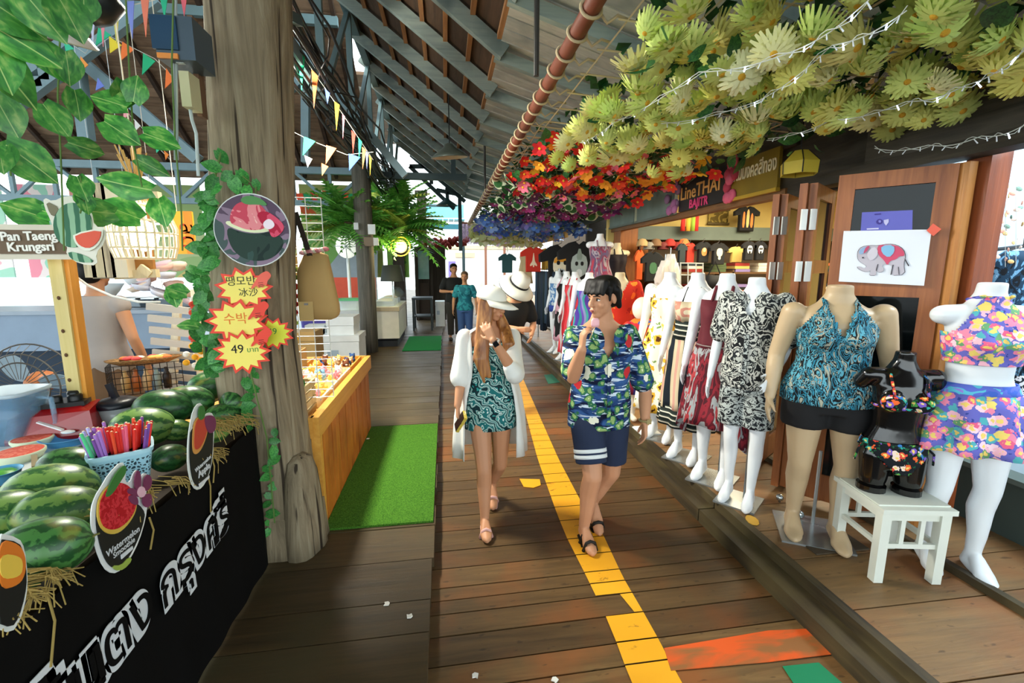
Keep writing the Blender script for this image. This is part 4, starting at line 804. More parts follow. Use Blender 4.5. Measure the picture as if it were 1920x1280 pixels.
boxat('switch_box', 334, 132, 360, 200, 2.32, .09, plain('#c9c49a', .5), bx); boxat('switch_tag', 328, 103, 344, 118, 2.3, .02, plain('#d8dee0', .5), bx)
ob('conduit', G().tube([ay(356, 200, 2.36), ay(360, 225, 2.38), ay(368, 250, 2.4), ay(372, 330, 2.42)], .007, 6), plain('#c9d2d4', .5), bx)
for px in (325, 330): ob('conduit', G().tube([ay(px, -20, 2.3), ay(px + 1, 130, 2.32), ay(px + 3, 300, 2.35)], .005, 6), plain('#9aa3a0', .5), bx)
for (px, py, lb, m) in ((134, 2, 'black spotlight partly seen at the top edge above the pothos', '#17191a'),):
    p = ay(172, 8, 2.4); t_ = thing('spotlight', lb, 'lamp', p); ob('lamp_body', G().lathe([(.001, -.05), (.07, -.05), (.09, .0), (.08, .09), (.001, .1)], (0, 0, 0), 16, TR((0, 0, 0), (0, .9, 0))), plain(m, .4), t_, True, W=False); ob('bracket', G().bar((0, 0, .05), (.02, 0, .25), .02, .02), plain(m, .4), t_, W=False)
# price stars, pointing hands and round picture on the trunk
def star(px, py, r, n, Y, lb, rot=0, sx_=1., y2='#f4e06a', lines=()):
    c = ay(px, py, Y); t = thing('price_star', lb, 'sign', c); k = r * dep(c)
    for f, m, dz in ((1., plain('#e8432c', .5), 0), (.83, plain(y2, .5), .003)):
        poly = []
        for i in range(2 * n): a = pi * i / n + rot; q = k * f * (1 if i % 2 == 0 else .72); poly.append((q * cos(a) * sx_, q * sin(a) * .82))
        sc_o = ob('star_card' if dz else 'star_border', G().prism(poly, .003, TR((c.x, c.y - dz, c.z), (pi / 2, 0, 0))), m, t)
    for s, dx, dz, sz, m in lines: ob('lettering', text(s, sz, basis((c.x + dx, c.y - .0068, c.z + dz), (1, 0, .03), (0, 0, 1), (0, -1, 0)), .0006), m, sc_o)
    return t
tx = plain('#3a3a26', .7); to = plain('#e2792a', .7); tg = plain('#3f8a3a', .7); tb = plain('#111111', .7)
star(458, 541, 50, 11, 2.4, 'top yellow price star with handwritten Korean and Chinese on the trunk', .1, 1.05, lines=(('땡모반', -.01, .035, .05, tx), ('冰沙', .02, -.02, .045, tx)))
star(512, 625, 38, 12, 2.43, 'greener price star lettered 49 partly behind the others on the trunk', .2, 1, '#d9dd3a', (('49', 0, .01, .045, tg),))
star(445, 602, 52, 11, 2.385, 'middle yellow price star with orange Korean word for watermelon', .25, 1.1, lines=(('수박', -.005, .01, .06, to),))
star(455, 660, 52, 13, 2.37, 'lowest yellow price star lettered 49 in black on the trunk', .05, 1.0, lines=(('49', -.02, .015, .06, tb), ('บาท', .05, .012, .035, tg)))
tag(ob('word_card', text('HOT', .04, basis(ay(452, 637, 2.405), (1, 0, 0), (0, 0, 1), (0, -1, 0)), .001, bold=.002), tb), 'black HOT lettering between the price stars on the trunk', 'sign')
HAND = [(-1.05, -.35), (-.95, -.5), (-.5, -.22), (-.42, -.5), (-.28, -.52), (-.2, -.3), (-.12, -.55), (.04, -.55), (.1, -.3), (.2, -.48), (.35, -.45), (.5, -.1), (.85, .1), (1., .35), (.8, .75), (.35, .7), (-.1, .5), (-.5, .1)]
for px, py, s, Y, c, lb in ((490, 527, 21, 2.38, '#e8604a', 'paper pointing hand at the top price star'), (485, 584, 22, 2.37, '#e8402a', 'red paper pointing hand at the middle price star'), (491, 634, 22, 2.355, '#e8402a', 'red paper pointing hand at the lowest price star')):
    c0_ = ay(px, py, Y); k = s * dep(c0_); t_ = thing('pointing_hand', lb, 'sign', c0_)
    ob('hand_card', G().prism(smoothp([(x * k, y * k) for x, y in HAND], 1), .003, TR(c0_, (pi / 2, -.25, 0))), plain(c, .5), t_)
    for q in (-.15, -.35, -.5): ob('finger_line', G().bar((c0_.x - .25 * k, c0_.y - .004, c0_.z + q * k + .0), (c0_.x + .15 * k, c0_.y - .004, c0_.z + q * k * .8), .002, .002), plain('#2a1512', .7), t_)
dc = ay(474, 432, 2.4); ds = thing('round_picture_sign', 'round picture sign of a watermelon ice bowl fixed on the trunk', 'sign', dc); kr = 67 * dep(dc)
def disc(r, m, dy, name): return ob(name, G().prism([(r * cos(2 * pi * i / 40), r * sin(2 * pi * i / 40)) for i in range(40)], .006, TR((dc.x, dc.y - dy, dc.z), (pi / 2, 0, 0))), m, ds)
disc(kr, plain('#d8dcd8', .4), 0, 'white_rim'); disc(kr * .97, blot(['#5b4a5c', '#8b7689', '#4a5a58', '#6d5f70'], 5, 3, 'blurred_backdrop'), .003, 'picture_disc')
def dp(pts, m, dy, name): return ob(name, G().prism([(x * kr, y * kr) for x, y in smoothp(pts, 2)], .004, TR((dc.x, dc.y - dy, dc.z), (pi / 2, 0, 0))), m, ds)
dp([(-.68, .12), (-.3, -.05), (.1, -.1), (.55, -.02), (.85, -.25), (.7, -.6), (.3, -.85), (-.25, -.82), (-.6, -.5)], blot(['#20302c', '#2d4038', '#37504a'], 7, 2, 'dark_melon_skin'), .0055, 'melon_bowl')
dp([(-.68, .16), (-.3, -.02), (.1, -.08), (.5, -.02), (.45, .08), (.0, .05), (-.4, .2), (-.62, .26)], plain('#dfe3b8', .6), .0075, 'bowl_rim'); dp([(-.55, .2), (-.5, .5), (-.3, .75), (.1, .8), (.4, .6), (.5, .2), (.3, .02), (-.1, .0), (-.4, .12)], blot(['#c94a5c', '#e58a8e', '#f3c3b8', '#d8606e'], 9, 3, 'crushed_ice'), .009, 'pink_ice')
dp([(.15, .45), (.4, .55), (.7, .35), (.9, .1), (.7, -.15), (.5, -.2), (.45, .05), (.25, .2)], blot(['#b3243f', '#d8506a', '#8e2a4a'], 9, 3, 'red_flower'), .011, 'red_flower'); dp([(.3, .2), (.5, .35), (.65, .15), (.5, .02), (.35, .05)], plain('#f0dfe6', .6), .013, 'white_star'); dp([(-.25, .82), (.0, .95), (.35, .85), (.5, .65), (.2, .7), (-.1, .68)], plain('#4f8a4a', .6), .011, 'green_leaf')
# ------------------------------------------------------------------ wire grid, tote bag, red and yellow garland by the trunk
wg = thing('wire_grid', 'tall white wire grid panel standing behind the wooden counter next to the trunk', 'rack', ay(565, 745, 2.95)); wmt = plain('#dfe5e2', .4, .2)
A_, B_ = ay(548, 370, 2.95), ay(568, 745, 2.95)
for k in range(4): x = A_.x - .2 + k * .09 + .09; ob('wire', G().tube([(x, 2.95, B_.z), (x, 2.95, A_.z)], .003, 5), wmt, wg)
for k in range(26): z = B_.z + (A_.z - B_.z) * k / 25; ob('wire', G().tube([(A_.x - .11, 2.95, z), (A_.x + .16, 2.95, z)], .0025, 5), wmt, wg)
bgt = thing('tote_bag', 'tan cloth tote bag hanging by a dark strap from the wire grid', 'bag', ay(600, 600, 2.85)); cl = plain('#b3925a', .85, var=.08, bump=.2)
ps_ = [ay(*q, 2.85) for q in smoothp([(558, 478), (612, 470), (620, 500), (630, 545), (638, 580), (634, 594), (618, 600), (575, 597), (560, 590)], 1)]
g = G(); n_ = len(ps_); cx = sum(p.x for p in ps_) / n_; cz = sum(p.z for p in ps_) / n_
g.loft([[(cx + (p.x - cx) * f, 2.85 + dy, cz + (p.z - cz) * f) for p in ps_] for f, dy in ((.92, .04), (1, .015), (1, -.015), (.93, -.045), (.5, -.06))])
ob('bag_body', g, cl, bgt, True)
for a, b in (((553, 398), (548, 490)), ((554, 398), (588, 500))): ob('strap', G().bar(ay(*a, 2.84), ay(*b, 2.8), .028, .006), plain('#2e2318', .7), bgt)
p0, p1 = ay(570, 478, 2.84), ay(612, 471, 2.84); 
for k in range(9): q = p0 + (p1 - p0) * (k / 8); ob('frill', G().ell((q.x, q.y - .02, q.z + .012), (.022, .02, .014), 8, 5), plain(['#e0a0a0', '#d8d0b8', '#c97a7a'][k % 3], .8), bgt)
gg_ = thing('flower_garland', 'red and yellow cloth garland hanging beside the tote bag on the wire grid', 'garland', ay(548, 650, 2.85))
for i in range(34):
    py = 500 + i * 5; c = '#d4202a' if 5 < i < 20 else ('#f0b020' if i > 23 else '#8fb04a'); p = ay(548 + 6 * sin(i * 1.9), py, 2.86); ob('bloom', G().ell(p, (.022, .018, .016), 8, 5), plain(c if i % 6 else '#e8e0c8', .8), gg_, True)
for i in range(5): p = ay(552 + U(-8, 6), 690 + i * 18, 2.84); put_leaf(IVY, gg_, p, .1, facecam(p, -1.4, .3))
pc = thing('price_card', 'small tan cardboard price card in front of the tote bag', 'card', ay(575, 605, 2.8)); ob('card_face', G().box(tuple(ay(574, 583, 2.78)), (.08, .004, .11)), plain('#c2a468', .8), pc)
ob('card_clip', G().box(tuple(ay(574, 570, 2.775)), (.02, .012, .012)), plain('#8a8a84', .4, .6), pc)
# ------------------------------------------------------------------ wooden counter with toys
cw1 = wood('#a35a1e', '#cc7c2e', 2, 7, .45, .14, '#8a4517', name='counter_board'); cw2 = wood('#c98a34', '#e0a84e', 1, 6, .4, .06, name='counter_rim')
ct = thing('wooden_counter', 'orange varnished wooden counter with upright boards beside the turf mat', 'counter', (-1.4, 3.72, .1))
X0, X1, Y0, Y1, ZT = -.81, -1.9, 2.8, 4.68, .76
n_ = 17
for i in range(n_): y = Y0 + (Y1 - Y0) * (i + .5) / n_; ob('board', G().box((X0 + .0 - .004 * (i % 2), y, .42), (.022 + .012 * (i % 2), (Y1 - Y0) / n_ - .012, .64)), cw1, ct)
for i in range(9): x = X0 - (X0 - X1) * (i + .5) / 9; ob('board', G().box((x, Y0, .42), ((X0 - X1) / 9 - .008, .022, .64)), wood('#5d3517', '#7d4a20', 2, 7, .5, .1), ct)
ob('corner_post', G().box((X0 + .005, Y0, .42), (.05, .05, .66)), cw2, ct)
ob('rim_front', G().box((X0 + .01, (Y0 + Y1) / 2, ZT + .03), (.05, Y1 - Y0 + .08, .13)), cw2, ct); ob('rim_end', G().box(((X0 + X1) / 2, Y0 - .02, ZT + .03), (X0 - X1, .05, .13)), cw2, ct); ob('rim_back', G().box(((X0 + X1) / 2, Y1 + .02, ZT + .03), (X0 - X1, .05, .13)), cw2, ct)
ob('counter_top', G().box(((X0 + X1) / 2, (Y0 + Y1) / 2, ZT + .02), (X0 - X1 - .04, Y1 - Y0, .03)), wood('#b98238', '#d29c4c', 1, 6, .5, .05), ct)
def tray(lb, x0, x1, y0, y1, m, z=ZT + .037, h=.07):
    t = thing('display_tray', lb, 'tray', ((x0 + x1) / 2, (y0 + y1) / 2, z), 'display trays on the wooden counter'); w_, d_ = x1 - x0, y1 - y0
    ob('tray_floor', G().box((0, 0, .006), (w_, d_, .012)), m, t, W=False)
    for c, d in (((0, -d_ / 2, h / 2), (w_, .014, h)), ((0, d_ / 2, h / 2), (w_, .014, h)), ((-w_ / 2, 0, h / 2), (.014, d_, h)), ((w_ / 2, 0, h / 2), (.014, d_, h))): ob('tray_side', G().box(c, d), m, t, W=False)
    return t
dots = floral('#f1dcae', ['#e58a8a', '#8ab6d8', '#e8b04a', '#c98ad0'], 30, .22, name='dotted_paper')
tray('pink patterned tray at the near end of the wooden counter', -1.25, -.86, 3.16, 3.62, dots); tray('cream patterned tray in the middle of the wooden counter', -1.25, -.86, 3.64, 4.1, dots); tray('varnished tray at the far end of the wooden counter', -1.3, -.86, 4.14, 4.64, cw2)
TC = [('#e39aa6', 'pink'), ('#7fb0d0', 'pale blue'), ('#f0c860', 'yellow'), ('#f0ece0', 'white'), ('#d8642e', 'orange'), ('#a878b8', 'lilac'), ('#6a3a20', 'brown'), ('#2a4a7a', 'dark blue'), ('#c9a878', 'tan')]
def plush(x, y, z, s, c, lb):
    t = thing('plush_toy', lb, 'toy', (x, y, z), 'small plush toys on the counter'); m = plain(c, .9, var=.1, bump=.2); m2 = plain('#f3ead8', .9); r = U(0, 6.28); t.rotation_euler = (0, 0, r)
    ob('toy_body', G().ell((0, 0, s * .8), (s, s * .8, s * .8), 10, 7), m, t, True, W=False); ob('toy_head', G().ell((s * .35, 0, s * 1.75), (s * .7, s * .7, s * .65), 10, 7), m, t, True, W=False)
    for d in (-1, 1): ob('ear', G().ell((s * .3, d * s * .5, s * 2.3), (s * .2, s * .22, s * .3), 8, 5), m, t, True, W=False); ob('paw', G().ell((s * .7, d * s * .5, s * .35), (s * .4, s * .28, s * .28), 8, 5), m2, t, True, W=False)
    ob('muzzle', G().ell((s * .9, 0, s * 1.6), (s * .25, s * .3, s * .22), 8, 5), m2, t, True, W=False)
rows = [('near tray', 3.2, 3.58, 12), ('middle tray', 3.68, 4.06, 15), ('far tray', 4.18, 4.6, 18)]
for nm, y0, y1, n_ in rows:
    for i in range(n_):
        k = random.randrange(5) if nm != 'far tray' else random.choice([3, 4, 6, 7, 8, 2]); fx = (i % 3); fy = i // 3; x = -1.18 + .125 * fx + U(-.015, .015); y = y0 + (y1 - y0) * (fy + .5) / math.ceil(n_ / 3)
        if nm == 'near tray' and k > 3: k = 0
        plush(x, y, ZT + .05, U(.034, .044), TC[k][0], f'{TC[k][1]} plush toy in the {nm}, ' + ['front', 'second', 'third', 'fourth', 'fifth', 'back'][fy] + ' row, ' + ['left', 'middle', 'right'][fx] + ' place')
cr_ = thing('slatted_crate', 'pale wooden slatted crate with black wire front at the near counter corner', 'crate', (-1.05, 2.95, ZT + .036)); sw = wood('#b09a6c', '#d0bc8c', 0, 6, .6, .1, name='crate_wood')
for k in range(4): ob('slat', G().box((-1.06, 2.83, ZT + .07 + k * .055), (.36, .014, .042)), sw, cr_); ob('slat', G().box((-.885, 2.97, ZT + .07 + k * .055), (.014, .27, .042)), sw, cr_); ob('slat', G().box((-1.06, 3.11, ZT + .07 + k * .055), (.36, .014, .042)), sw, cr_)
for x in (-1.235, -.9): ob('corner_block', G().box((x, 2.845, ZT + .145), (.03, .03, .22)), sw, cr_); ob('corner_block', G().box((x, 3.095, ZT + .145), (.03, .03, .22)), sw, cr_)
for k in range(4): ob('wire', G().tube([(-1.22 + k * .09, 2.815, ZT + .045), (-1.22 + k * .09, 2.815, ZT + .26)], .005, 5), plain('#181614', .4), cr_)
for k in range(3): ob('wire', G().tube([(-1.24, 2.813, ZT + .1 + k * .07), (-.9, 2.813, ZT + .1 + k * .07)], .005, 5), plain('#181614', .4), cr_)
p = V((-1.0, 2.97, ZT + .24)); lf = thing('leafy_sprig', 'green leaves lying on the slatted crate', 'plant', p)
for i in range(5): put_leaf(IVY, lf, p + V((U(-.08, .03), U(-.06, .06), .02 + .008 * i)), .1, (U(-.3, .3), U(-.3, .1), U(0, 6)))
cbx = thing('cardboard_box', 'open tan cardboard box behind the wire grid on the counter', 'box', (-1.45, 4.0, ZT + .036)); km = plain('#b08d5a', .85)
for c, d in (((-1.45, 3.82, ZT + .16), (.42, .01, .25)), ((-1.45, 4.18, ZT + .16), (.42, .01, .25)), ((-1.66, 4.0, ZT + .16), (.01, .36, .25)), ((-1.24, 4.0, ZT + .16), (.01, .36, .25)), ((-1.45, 4.0, ZT + .045), (.42, .36, .01))): ob('box_side', G().box(c, d), km, cbx)
ob('box_flap', G().box((-1.45, 3.76, ZT + .3), (.42, .12, .008), None), km, cbx)
# ------------------------------------------------------------------ boxes, display case, kiosk in the middle distance
wb_ = plain('#dfe6e8', .6)
def carton(lb, px0, py0, px1, py1, Y, dep, m, lid=True):
    a, b = ay(px0, py0, Y), ay(px1, py1, Y); b.z = .1 if b.z < .7 else b.z; t = thing('foam_box', lb, 'box', ((a.x + b.x) / 2, Y + dep / 2, b.z)); w_, h = b.x - a.x, a.z - b.z
    ob('box_body', G().box((0, 0, h * .42), (w_, dep, h * .84)), m, t, W=False); ob('box_lid', G().box((0, 0, h * .92), (w_ * 1.03, dep * 1.03, h * .15)), m, t, W=False)
    ob('box_label', G().box((-w_ * .2, -dep / 2 - .003, h * .55), (w_ * .3, .004, h * .16)), plain('#a9bccb', .6), t, W=False)
carton('big white foam box at the bottom of the stack left of the round post', 601, 630, 676, 702, 7.2, .6, wb_); carton('smaller white foam box on top of the big one by the post', 611, 594, 664, 632, 7.3, .5, wb_)
cardb = plain('#a98a55', .85); carton('brown carton left of the white foam boxes', 553, 622, 592, 660, 6.2, .4, cardb)
lp = thing('lattice_crate', 'white plastic lattice crate between the brown carton and foam boxes', 'crate', ay(592, 660, 7.6)); a, b = ay(572, 612, 7.6), ay(612, 665, 7.6); b.z = .1
for k in range(8):
    x = a.x + (b.x - a.x) * k / 7; ob('lattice_bar', G().bar((x, 7.6, b.z), (min(b.x, x + .2), 7.6, a.z), .02, .015), wb_, lp); ob('lattice_bar', G().bar((x, 7.62, a.z), (min(b.x, x + .2), 7.62, b.z), .02, .015), wb_, lp)
ob('crate_rim', G().box(((a.x + b.x) / 2, 7.7, a.z), (b.x - a.x, .25, .04)), wb_, lp); ob('crate_back', G().box(((a.x + b.x) / 2, 7.8, (a.z + b.z) / 2), (b.x - a.x, .02, a.z - b.z)), wb_, lp)
tag(ob('storage_tub', G().loft([ring(ay(603, 612, 8.3).x, 8.3, .1, .26, .2, 20, sq=.4), ring(ay(603, 612, 8.3).x, 8.3, ay(603, 596, 8.3).z, .3, .24, 20, sq=.4)]), plain('#5a54b0', .5)), 'purple storage tub behind the lattice crate', 'tub')
tb_ = thing('white_table', 'white table with a green covered tub left of the round post', 'table', ay(655, 640, 9.9)); a, b = ay(628, 585, 9.9), ay(700, 640, 9.9); zt_ = a.z
ob('table_top', G().box(((a.x + b.x) / 2, 10.2, zt_), (b.x - a.x, .7, .06)), wb_, tb_)
for x in (a.x + .08, b.x - .08):
    for y in (9.9, 10.5): ob('leg', G().box((x, y, (zt_ + .1) / 2), (.07, .07, zt_ - .12)), wb_, tb_)
p = ay(658, 583, 10.1); tub = thing('covered_tub', 'white tub with a green lid on the white table by the round post', 'tub', (p.x, 10.15, zt_ + .03)); ob('tub_body', G().loft([ring(0, 0, 0, .22, .18, 20, sq=.4), ring(0, 0, .2, .26, .21, 20, sq=.4)]), plain('#e2ecea', .5), tub, W=False); ob('tub_lid', G().loft([ring(0, 0, .2, .28, .23, 20, sq=.4), ring(0, 0, .24, .27, .22, 20, sq=.4)]), plain('#63c88a', .5), tub, W=False)
p = ay(655, 560, 10.6); sfan = thing('pedestal_fan', 'white pedestal fan with a bright round head left of the post', 'fan', (p.x, 10.7, .1)); z2 = ay(650, 462, 10.7).z
ob('pole', G().tube([(p.x, 10.7, .1), (p.x, 10.7, z2)], .035), wb_, sfan); ob('fan_foot', G().lathe([(.001, 0), (.3, 0), (.28, .05), (.05, .1)], (p.x, 10.7, .1), 18), wb_, sfan); ob('fan_head', G().ell((p.x, 10.66, z2), (.24, .1, .26), 16, 10), glow('#f2f4ea', .35), sfan, True)  # fan head brightness is put in as a faint glow, no lamp inside
for k in range(8): a_ = pi * k / 4; ob('guard_wire', G().tube([(p.x, 10.55, z2), (p.x + .26 * cos(a_), 10.6, z2 + .26 * sin(a_))], .008, 4), plain('#8a9a9a', .5), sfan)
# display case
Yc = 9.6; a, b = ay(705, 578, Yc), ay(750, 655, Yc); dcx = thing('glass_display_case', 'white counter with a curved glass display top right of the round post', 'display case', ((a.x + b.x) / 2, Yc + .9, .1))
ob('case_body', G().box(((a.x + b.x) / 2 - .1, Yc + .9, (a.z + .2) / 2 + .05), (b.x - a.x + .2, 1.8, a.z - .25)), plain('#e6e0cc', .5), dcx); ob('case_plinth', G().box(((a.x + b.x) / 2 - .1, Yc + .92, .16), (b.x - a.x + .1, 1.75, .12)), plain('#1c1e20', .6), dcx)
ob('case_trim', G().box(((a.x + b.x) / 2 - .1, Yc + .9, a.z - .02), (b.x - a.x + .24, 1.86, .08)), plain('#b8a88a', .4, .3), dcx); gz = a.z
for s_ in (-1, 1): pass
ob('glass_panel', G().loft([[((a.x + b.x) / 2 - .1 + dx, y, gz + z) for dx, z in ((.33, 0), (.32, .2), (.2, .36), (-.3, .38))] for y in (Yc + .05, Yc + 1.75)], False), glass('#dff2f2', .05, .3), dcx)
ob('glass_end', G().add([((a.x + b.x) / 2 - .1 + dx, Yc + .05, gz + z) for dx, z in ((.33, 0), (.32, .2), (.2, .36), (-.3, .38), (-.3, 0))], [(0, 1, 2, 3, 4)]), glass('#dff2f2', .05, .25), dcx)
for i in range(3):
    t_ = thing('food_pan', ['nearest', 'middle', 'farthest'][i] + ' steel food pan inside the glass display case', 'pan', ((a.x + b.x) / 2 - .08, Yc + .35 + .5 * i, gz + .03), 'pans in the display case'); ob('pan_body', G().box((0, 0, .05), (.4, .4, .1)), plain('#c3ccd0', .3, .5), t_, W=False); ob('pan_food', G().ell((0, 0, .1), (.17, .17, .06), 12, 6), plain(['#e8e2d0', '#d8e0da', '#c8b080'][i], .7), t_, True, W=False)
# fern and warm lamp behind the post
FR = G(); 
for k in range(13):
    x = .05 + .075 * k; L = .27 * sin(pi * min(.95, .22 + .8 * k / 13)); z = .25 * x - .42 * x * x
    for s_ in (-1, 1): FR.add([(x - .015, 0, z), (x + .09, s_ * L, z - .05), (x + .075, 0, z)], [(0, 1, 2)])
FR.tube([(0, 0, 0), (.5, 0, .02), (1, 0, -.17)], .006, 4)
FERN = [FR.mesh('frond', [leafmat('#3f8f34', '#8ed05c', 'fern_leaf')]), ]
fe = FERN[0].copy(); fe.materials.clear(); fe.materials.append(leafmat('#7a9a2e', '#c2cc58', 'fern_leaf_yellow')); FERN.append(fe)
def fern(lb, c, n_, s0, s1, yel=.1, spread=1.):
    t = thing('hanging_fern', lb, 'plant', c); ob('basket_pot', G().lathe([(.001, -.14), (.13, -.12), (.19, .0), (.2, .03), (.001, .03)], (0, 0, 0), 14), plain('#4a3a28', .9), t, True, W=False)
    for i in range(n_):
        o = link('frond', FERN[1] if R() < yel else FERN[0], t, (U(-.1, .1) * spread, U(-.08, .08), U(-.1, .08)), (U(-.5, .5), U(-.85, .6), U(0, 6.28))); s_ = U(s0, s1); o.scale = (s_, s_, s_)
    return t
p = ay(655, 420, 9.5); fern('large green fern basket hanging left of the round post', p, 85, .7, 1.1, .05); p = ay(745, 430, 9.9); fern('fern basket with yellowing fronds hanging right of the round post', p, 85, .7, 1.1, .25); p = ay(742, 395, 10.3); fern('upper fern basket hanging behind the round post', p, 36, .7, 1.0, .1)
p = ay(751, 462, 9.6); wlamp = thing('round_lantern', 'warm glowing round lantern among the fern fronds', 'lamp', p); ob('globe', G().ell((0, 0, 0), (.13, .13, .13), 16, 10), glow('#ffd67a', 1.6), wlamp, True, W=False); ob('lantern_ring', G().tube([(.19 * cos(a_ * pi / 10), 0, .19 * sin(a_ * pi / 10)) for a_ in range(21)], .015, 6, cap=False), plain('#c9a03a', .4, .4), wlamp, W=False)
point('round_lantern_light', (p.x, p.y - .3, p.z), 20, (1, .8, .45), .1)
# switch boxes on the round post
sb = thing('switch_box', 'pair of white socket boxes on the round roof post', 'switch', ay(697, 455, 8.85))
for (px, py, w_, h_, c) in ((697, 430, .13, .18, '#dfe4e4'), (692, 453, .18, .16, '#7a6850'), (705, 453, .09, .14, '#d8d8cc'), (668, 424, .08, .12, '#cfd4d4')): q = ay(px, py, 8.86); ob('socket_plate', G().box(tuple(q), (w_, .06, h_)), plain(c, .5), sb)
# kiosk, dark table, white box, red flower eave
kz = thing('dark_kiosk', 'dark timber kiosk with a tall green glass pane at the far left of the walkway', 'kiosk', ay(815, 580, 14.5)); km_ = wood('#231d18', '#3d342b', 2, 5, .8, .1, name='kiosk_wood')
a, b = ay(776, 462, 14.5), ay(836, 600, 14.5)
ob('kiosk_wall', G().box(((a.x + b.x) / 2, 15.3, (a.z + .1) / 2), (b.x - a.x, 1.6, a.z - .1)), km_, kz); p, q = ay(783, 470, 14.45), ay(805, 523, 14.45); ob('glass_pane', G().box(((p.x + q.x) / 2, 14.47, (p.z + q.z) / 2), (q.x - p.x, .03, p.z - q.z)), plain('#5f9a96', .15, var=.3), kz); ob('door_panel', G().box(((p.x + q.x) / 2, 14.47, q.z / 2 + .0), (q.x - p.x, .03, q.z - .25)), plain('#33261e', .7), kz)
for px in (780, 808, 832): ob('door_post', G().bar(ay(px, 465, 14.42), (ay(px, 465, 14.42).x, 14.42, .1), .08, .06), km_, kz)
t_ = thing('eave_flowers', 'strip of dark red artificial flowers along the far kiosk eave', 'flowers', ay(830, 458, 14.2))
fm_ = plain('#7a2420', .8); g_ = G().ell((0, 0, 0), (.09, .06, .06), 8, 5).mesh('bloom', [fm_], True)
for i in range(60): link('bloom', g_, t_, ay(795 + i * 1.35 + U(-3, 3), 457 + U(-8, 8) - i * .06, 14.2 + U(-.1, .1)) - t_.location, (U(0, 3), U(0, 3), 0))
dt = thing('dark_table', 'dark metal table standing on the deck before the far kiosk', 'table', ay(790, 612, 12)); a, b = ay(772, 560, 12), ay(812, 607, 12); dm_ = plain('#2f383b', .5, .3)
ob('table_top', G().box(((a.x + b.x) / 2, 12.3, a.z), (b.x - a.x, .7, .05)), dm_, dt); ob('shelf', G().box(((a.x + b.x) / 2, 12.3, a.z * .5), (b.x - a.x, .6, .03)), dm_, dt)
for x in (a.x + .03, b.x - .03):
    for y in (12, 12.6): ob('leg', G().bar((x, y, .1), (x, y, a.z), .05, .05), dm_, dt)
carton('white foam box on the deck beside the dark table far along the walkway', 816, 565, 834, 590, 12.8, .5, wb_)
fr_ = thing('tripod_stand', 'black shaded lamp on a thin white stand over the display case', 'lamp', ay(735, 560, 10.4)); p = ay(735, 510, 10.4); ob('shade', G().lathe([(.26, -.2), (.2, .15), (.001, .16)], p, 16), plain('#3a3f3f', .7), fr_, True); ob('stand', G().tube([(p.x, p.y, p.z - .15), (p.x, p.y, 1.0)], .015), wb_, fr_)
# ------------------------------------------------------------------ pendant lamps
def pend(lb, p, r, c, inner, tilt=(0, 0, 0), cord=1.0):
    t = thing('pendant_lamp', lb, 'lamp', p); M_ = TR((0, 0, 0), tilt)
    ob('shade', G().lathe([(.02, r * .62), (.06 * r / .4 + .02, r * .55), (r * .3, r * .42), (r * .75, r * .12), (r, -.02), (r * .97, -.025), (r * .7, .07 * r), (.02, r * .36)], (0, 0, 0), 32, M_), plain(c, .4, .1), t, True, W=False); ob('reflector', G().lathe([(r * .95, -.012), (r * .66, .055 * r), (.02, r * .3)], (0, 0, -.014), 32, M_), plain(inner, .5), t, True, W=False)
    ob('bulb', G().ell((0, 0, r * .16), (r * .13, r * .13, r * .17), 12, 8), plain('#f5efd8', .4), t, True, W=False); ob('cord', G().tube([(0, 0, r * .6), (0, 0, r * .6 + cord)], .008, 5), plain('#1e2626', .6), t, W=False)
pend('grey enamel pendant lamp hanging from the walkway roof rafters', ay(843, 292, 6.6), .26, '#59635a', '#d8c7a6', (.12, -.08, 0), .9)
pend('white saucer pendant lamp tilted behind the pothos at the upper left', ay(95, 56, 1.95), .125, '#e9ded6', '#f2e6e0', (.25, .25, 0), .6)
pend('small dark green pendant lamp at the far end of the roof', ay(838, 384, 12.9), .3, '#2b5a58', '#3f6a66', (0, 0, 0), .7)
# white cable swag in the left foreground, eave pieces at far end
tag(ob('cable_swag', G().tube([ay(*q, 2.6) for q in ((112, 490), (130, 510), (165, 535), (210, 555), (260, 566), (300, 566))], .006, 6), plain('#eeeae0', .5), smooth=True), 'white cable swagging from the pine post to the chair', 'cable')
ws = thing('roof_scoop', 'pale cut log end and bracket at the top of the trunk post', 'beam', ay(520, 15, 3.0)); ob('log_end', G().bar(ay(500, -5, 2.9), ay(535, 18, 3.2), .07, .1), wood('#9a8a66', '#cdbb94', 0, 5, .7, .1), ws); ob('bracket', G().bar(ay(495, 5, 3.0), ay(560, 40, 3.4), .05, .06), TD, ws)
# far end: turquoise awning, bright shop fronts
aw = thing('turquoise_awning', 'turquoise corrugated awning at the far end of the walkway', 'awning', ay(820, 430, 19)); a, b = ay(788, 402, 19), ay(872, 420, 19)
for i in range(8): x = a.x + (b.x - a.x) * (i + .5) / 8; ob('sheet', G().box((x, 19.4, (a.z + b.z) / 2), ((b.x - a.x) / 8 - .02, .9, .04), TR((0, 0, 0))), plain('#54b6c6', .4), aw)
[ob('awning_post', G().box((x, 19.8, (b.z + .1) / 2), (.12, .12, b.z + .1)), TD, aw) for x in (a.x + .05, b.x - .05)]
ob('gutter', G().bar((a.x, 18.9, b.z - .12), (b.x, 18.9, b.z - .12), .16, .2), plain('#2f7280', .5), aw); ob('beam', G().bar((a.x - .6, 18.8, ay(790, 386, 18.8).z), (b.x - .4, 18.8, ay(860, 386, 18.8).z), .1, .08), TD, aw); ob('awning_panel', G().box(((a.x + b.x) / 2, 19.9, a.z + .25), (b.x - a.x, .05, .55)), plain('#7fd0dc', .4), aw)
